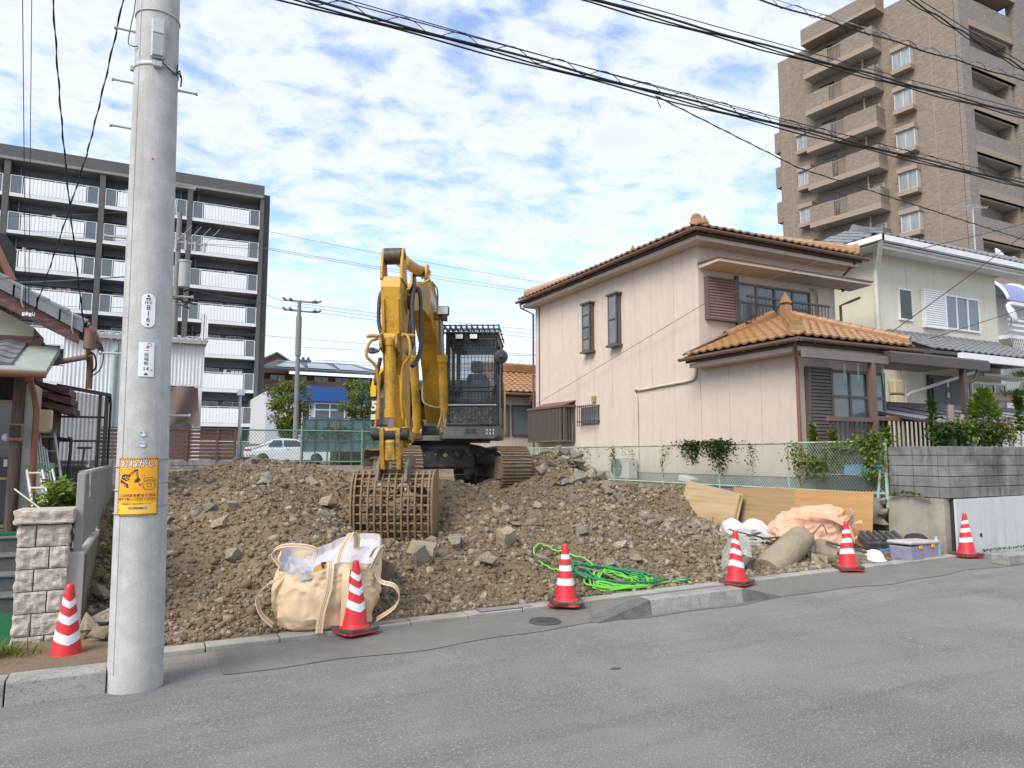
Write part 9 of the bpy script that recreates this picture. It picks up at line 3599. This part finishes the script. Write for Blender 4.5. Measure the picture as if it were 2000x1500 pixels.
b = MB()
L_ = 13.9
b.add([TL_(0, 0, 1), TL_(L_, 0, 1), Vector((66, 44, 1)), Vector((66, 36, 1)), TL_(0, -9, 1)] + [TL_(0, 0, 35.5), TL_(L_, 0, 35.5), Vector((66, 44, 35.5)), Vector((66, 36, 35.5)), TL_(0, -9, 35.5)],
  [(0, 5, 6, 1), (1, 6, 7, 2), (2, 7, 8, 3), (3, 8, 9, 4), (4, 9, 5, 0), (5, 9, 8, 7, 6)])
W(b, "wall_core", m_tw, tw_)
b = MB()
tbox(b, 4.7, 10.85, 0.01, 1.3, 35.35, 36.45)
W(b, "top_canopy", m_tw, tw_)
b = MB()
tbox(b, 4.7, 10.85, 0.02, 1.32, 35.1, 35.345)
W(b, "canopy_band", m_tb, tw_)
for k in range(11):
 zb = 32.15 - 3.1 * k
 if zb < 2:
  break
 b = MB()
 tbox(b, 5.05, 7.55, 1.12, 1.27, zb + 0.42, zb + 1.72)
 tbox(b, 8.65, 10.7, 1.12, 1.27, zb + 0.42, zb + 1.72)
 tbox(b, 5.05, 5.2, 0.01, 1.12, zb + 0.42, zb + 1.72)
 tbox(b, 10.55, 10.7, 0.01, 1.12, zb + 0.42, zb + 1.72)
 o = W(b, "balcony_wall", m_tw, tw_)
 b = MB()
 tbox(b, 5.02, 10.73, 0.02, 1.3, zb, zb + 0.415)
 sl2 = W(b, "balcony_slab", m_tb, tw_)
 sl2.data.materials.append(m_tsof)
 sl2.data.polygons[0].material_index = 1
 for i in range(9):
  b = MB()
  tbox(b, 7.6 + 0.12 * i, 7.63 + 0.12 * i, 1.18, 1.21, zb + 0.5, zb + 1.6)
  W(b, "railing_bar", m_tb, o)
 b = MB()
 tbox(b, 7.55, 8.65, 1.17, 1.22, zb + 1.6, zb + 1.66)
 W(b, "railing_top", m_tb, o)
 b = MB()
 tbox(b, 8.9, 10.2, 0.0, 0.03, zb + 0.45, zb + 2.6)
 W(b, "balcony_door", m_glassd, tw_)
 if k:
  b = MB()
  b.cyl(TL_(6.3, 0.5, zb + 1.0), TL_(6.3, 0.5, zb + 3.1), 0.07, n=8)
  W(b, "drain_pipe", m_tb, tw_)
 for s0, s1, zt, hh_, bay in ((2.8, 4.12, 31.8, 2.1, 1), (10.95, 12.1, 31.45 - 3.05, 1.95, 1), (5.35, 6.15, 31.35, 1.0, 0)):
  zt -= 3.09 * k
  if zt < 4:
   continue
  d = 0.45 if bay else 0.04
  wd = bpy.data.objects.new("bay_window" if bay else "small_window", None)
  COL.objects.link(wd)
  wd.parent = tw_
  if bay:
   for za, zb_, nm in ((zt - 0.38, zt - 0.03, "bay_hood"), (zt - hh_ + 0.02, zt - hh_ + 0.36, "bay_sill")):
    b = MB()
    tbox(b, s0 - 0.06, s1 + 0.06, 0.01, 0.62, za, zb_)
    W(b, nm, m_tb, wd)
  z0, z1 = (zt - hh_ + 0.36, zt - 0.38) if bay else (zt - hh_, zt)
  b = MB()
  for q in (s0, (s0 + s1) / 2 - 0.04, s1 - 0.08):
   tbox(b, q, q + 0.08, 0.01, d + 0.02, z0, z1)
  tbox(b, s0 + 0.08, s1 - 0.08, d - 0.03, d + 0.02, z0, z0 + 0.08)
  tbox(b, s0 + 0.08, s1 - 0.08, d - 0.03, d + 0.02, z1 - 0.08, z1)
  W(b, "frame", m_palew, wd)
  for q0, q1 in ((s0 + 0.08, (s0 + s1) / 2 - 0.04), ((s0 + s1) / 2 + 0.04, s1 - 0.08)):
   b = MB()
   tbox(b, q0, q1, d - 0.03, d - 0.015, z0 + 0.08, z1 - 0.08)
   W(b, "pane", mat("curtained_glass", (0.24, 0.26, 0.27), 0.1, var=0.4, nscale=0.8, stretch=(2.5, 2.5, 0.4), spec=0.8), wd)
 # stair landings sticking out beyond the far left edge
 if k:
  b = MB()
  tbox(b, L_ + 0.01, L_ + 1.0, -2.2, -0.6, zb - 1.2, zb + 0.6)
  b.cyl(TL_(L_ + 0.5, -0.7, zb + 0.6), TL_(L_ + 0.5, -0.7, zb + 1.9), 0.06, n=6)
  W(b, "stair_landing", m_tw, tw_)
b = MB()
for k in range(11):
 z = 33.6 - 3.09 * k
 tbox(b, 0.0, 4.6, 0.0, 0.012, z, z + 0.05)
 tbox(b, 10.9, 13.9, 0.0, 0.012, z, z + 0.05)
for q in (1.6, 12.9):
 tbox(b, q, q + 0.05, 0.0, 0.011, 2, 35.2)
W(b, "wall_joint", m_tb, tw_)
# front face: open galleries between tiled parapets
b = MB()
zs_ = [35.6] + []
for k in range(11):
 zt = 31.8 - 3.07 * k
 if zt < 4:
  break
 nxt = zt - 3.07
 b.box(49.8, 27.55, nxt, 55.15, 27.75, zt - 1.5)
b.box(48.72, 27.55, 1, 49.79, 27.88, 35.45)
b.box(49.8, 27.55, 31.81, 55.15, 27.75, 33.9)
W(b, "front_parapet", m_tg, tw_)
b = MB()
b.box(55.2, 27.2, 1, 57.6, 27.9, 36.2)
b.box(57.61, 27.5, 1, 66, 28.2, 34.5)
W(b, "front_pier", m_tg, tw_)
for k in range(10):
 zt = 31.8 - 3.07 * k
 b = MB()
 b.box(49.75, 27.5, zt, 55.18, 27.76, zt + 0.45)
 W(b, "gallery_band", m_tb, tw_)
 b = MB()
 b.box(49.9, 27.77, zt - 0.12, 55.1, 30.4, zt + 0.1)
 W(b, "gallery_ceiling", m_tsof, tw_)
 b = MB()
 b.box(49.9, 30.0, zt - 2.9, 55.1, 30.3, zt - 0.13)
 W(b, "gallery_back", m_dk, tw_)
 b = MB()
 b.box(54.7, 27.77, zt - 2.9, 55.15, 29.9, zt - 0.13)
 W(b, "gallery_side", m_tb, tw_)
 b = MB()
 b.box(57.9, 27.44, zt - 0.6, 60.5, 27.5, zt + 1.0)
 W(b, "dark_opening", m_black, tw_)
b = MB()
b.prism([(50.5, 34.9), (55.2, 34.9), (55.2, 35.6), (50.5, 35.6)], "y", 27.2, 31)
W(b, "roof_beam", m_tb, tw_)

# ================================================================ overhead cables and wires
def sag(A, B_, s, n_=28):
 A, B_ = Vector(A), Vector(B_)
 return [A + (B_ - A) * (i / n_) - Vector((0, 0, 4 * s * (i / n_) * (1 - i / n_))) for i in range(n_ + 1)]

def lerp_path(pp, t):
 f = t * (len(pp) - 1)
 i = min(int(f), len(pp) - 2)
 return pp[i] + (pp[i + 1] - pp[i]) * (f - i)

def bundle(label, A, B_, s, rr, spiral=True, extra=0):
 """Telephone line: steel messenger above, cables hung under it by a loose lashing spiral."""
 t = thing("cable_bundle", label, "overhead cable", A, 0, "overhead cable bundles along the street")
 pp = sag((0, 0, 0), Vector(B_) - Vector(A), s, 60)
 b_ = MB()
 b_.tube(pp, 0.006, 5)
 b_.build("messenger_wire", m_galv if not extra else m_cable, t)
 for k in range(1 + extra):
  b_ = MB()
  off = Vector((0, 0.02 * k, -0.075 - 0.02 * k))
  b_.tube([p + off + Vector((0, 0, 0.012 * math.sin(i * 0.9 + k * 2))) for i, p in enumerate(pp)], rr * (1 if k == 0 else 0.7), 7)
  b_.build("cable", m_cable, t)
 if spiral:
  b_ = MB()
  n_ = int((Vector(B_) - Vector(A)).length * 16)
  pts = []
  for i in range(n_):
   p = lerp_path(pp, i / n_)
   a = i * 2 * math.pi / 9.5
   pts.append(p + Vector((0, 0.03 * math.cos(a), -0.045 + 0.055 * math.sin(a))))
  b_.tube(pts, 0.0045, 4)
  b_.build("lashing_spiral", m_cable, t)
 return t

def line_at(u, v, Y):
 """Point seen at picture position (u, v) in the plane Y; used only to find where the wires run."""
 th_, ph_ = R(26.8), R(5.77)
 r_ = Vector((math.cos(th_), -math.sin(th_), 0))
 f_ = Vector((math.sin(th_) * math.cos(ph_), math.cos(th_) * math.cos(ph_), math.sin(ph_)))
 u_ = r_.cross(f_)
 d = f_ + r_ * ((u - 1000) / 1387) + u_ * ((750 - v) / 1387)
 return Vector((0, 0, CAM_H)) + d * (Y / d.y)

def run(u0, v0, u1, v1, Y, ext0=0.0, ext1=0.0):
 A, B_ = line_at(u0, v0, Y), line_at(u1, v1, Y)
 return A - (B_ - A) * ext0, B_ + (B_ - A) * ext1

A, B_ = run(700, -4, 2000, 345, 6.4, 0.5, 0.25)
bundle("lowest and thickest cable bundle, crossing in front of the tower's middle floors", A, B_, 0.10, 0.013, True, 2)
A, B_ = run(1235, -3, 2000, 212, 6.4, 0.7, 0.3)
bundle("middle cable bundle, crossing in front of the tower's upper balconies", A, B_, 0.06, 0.014, False, 2)
A, B_ = run(1525, -3, 2000, 148, 6.4, 1.0, 0.3)
bundle("top cable with a loose lashing spiral, crossing the tower's top corner", A, B_, 0.04, 0.012, True, 0)
A, B_ = run(1800, -2, 2000, 122, 5.2, 0.6, 0.4)
bundle("steep twisted cable cutting the top right corner", A, B_, 0.03, 0.010, False, 1)

def wire(label, pts, r_, m=m_cable, s=0.0, grp="thin overhead wires", twist=False):
 b_ = MB()
 for A_, C_ in zip(pts[:-1], pts[1:]):
  pp = sag(A_, C_, s, 24)
  b_.tube(pp, r_, 5)
  if twist:
   L2 = (Vector(C_) - Vector(A_)).length
   n_ = int(L2 * 14)
   b_.tube([lerp_path(pp, i / n_) + Vector((r_ * 1.6 * math.cos(i * 1.1), 0, r_ * 1.6 * math.sin(i * 1.1))) for i in range(n_ + 1)], r_ * 0.7, 4)
 return tag(b_.build("overhead_wire", m), label, "wire", grp)

A, B_ = run(800, 30, 1560, 245, 6.9, 0.4, 0)
wire("thin twisted wire hanging under the lowest cable bundle", [A, B_, line_at(2000, 365, 6.9), line_at(2300, 430, 6.9)], 0.0055, s=0.03)
wire("lone wire leaving the bundle and sagging before the tower's lower floors", [line_at(1280, 187, 7), line_at(1560, 328, 7.2), line_at(2000, 468, 7.4), line_at(2300, 530, 7.6)], 0.0075, twist=True)
b = MB()
p = line_at(1283, 188, 7)
b.tube([p, p + Vector((0.02, 0, -0.08)), p + Vector((0.06, 0, -0.14))], 0.006, 5)
tag(b.build("wire_tail", m_cable), "short loose wire tail hanging below the bundle", "wire")
wire("dark drop wire running down from the right to the cream house eave", [line_at(2100, 380, 11.5), line_at(1742, 648, 11.8)], 0.012, s=0.05)
wire("pair of thin wires running to the grey porch roof of the cream house", [line_at(2000, 603, 11.0), line_at(1815, 662, 11.8)], 0.009)
wire("wire from the tower side to the grey ridge of the cream house", [line_at(2060, 420, 12.4), line_at(1790, 487, 12.6)], 0.011, s=0.04)
wire("long thin wire crossing the pink wall from the annex to the front eave", [Vector((11.4, 21.05, 3.4)), Vector((11.42, 12.6, 5.3)), line_at(1600, 510, 12.2)], 0.007, m_brown)
# drop wires to the old house
wire("thin straight wire dropping to the barge board, leftmost of the drop wires", [line_at(44, -10, 8.5), line_at(50, 612, 10.5)], 0.0045)
wire("second thin straight wire dropping to the barge board", [line_at(62, -10, 8.5), line_at(56, 612, 10.5)], 0.004)
wire("dark twisted drop wire running to the end of the gutter", [line_at(103, -10, 8.0), line_at(128, 320, 9.3), line_at(165, 640, 10.5)], 0.0065, s=0.06, twist=True)
wire("twisted drop wire slanting from the pole side to the barge board", [line_at(243, -10, 6.6), line_at(170, 300, 8.4), line_at(64, 615, 10.5)], 0.0055, s=0.05, twist=True)
b = MB()
for k in range(4):
 b.cbox(Vector((-1.5 + 0.035 * k, 10.5, 3.50 + 0.01 * (k % 2))), (0.028, 0.03, 0.045))
tag(b.build("wire_terminal", m_platew), "small white wire terminals on the dark red barge board", "terminal")
ORD = "first second third fourth fifth sixth seventh eighth ninth tenth eleventh twelfth".split()
# far wires over the back street
for i, (u0, v0, u1, v1, Y) in enumerate(((526, 452, 1050, 548, 43.8), (520, 483, 1050, 566, 43.4), (520, 486, 1050, 572, 43), (600, 594, 1045, 642, 44), (600, 600, 1045, 650, 44), (590, 606, 1045, 657, 44.2), (520, 655, 1050, 690, 46), (600, 678, 1050, 692, 46), (520, 705, 1050, 718, 47), (600, 702, 1050, 712, 47), (520, 575, 575, 587, 44), (520, 596, 572, 598, 44))):
 A, B_ = run(u0, v0, u1, v1, Y, 0.0 if i > 9 else 0.05, 0.0 if i > 9 else 0.25)
 wire("distant wire behind the excavator, %s from the top" % ORD[i], [A, B_], 0.014, mat("grey_wire", (0.09, 0.095, 0.10), 0.7), 0.15, "distant wires behind the excavator")
for i, (u0, v0, u1, v1, Y) in enumerate(((-10, 422, 240, 414, 52), (-10, 446, 500, 470, 52), (-10, 455, 500, 480, 52), (-10, 592, 350, 600, 48), (30, 552, 350, 530, 45), (345, 470, 520, 486, 44), (345, 560, 520, 590, 44))):
 A, B_ = run(u0, v0, u1, v1, Y)
 wire("%s wire from the top crossing before the apartment block" % ORD[i], [A, B_], 0.014 if i != 4 else 0.035, mat("grey_wire", ()) if i != 4 else mat("blue_grey_cable", (0.06, 0.1, 0.14), 0.6), 0.1, "wires before the apartment block")
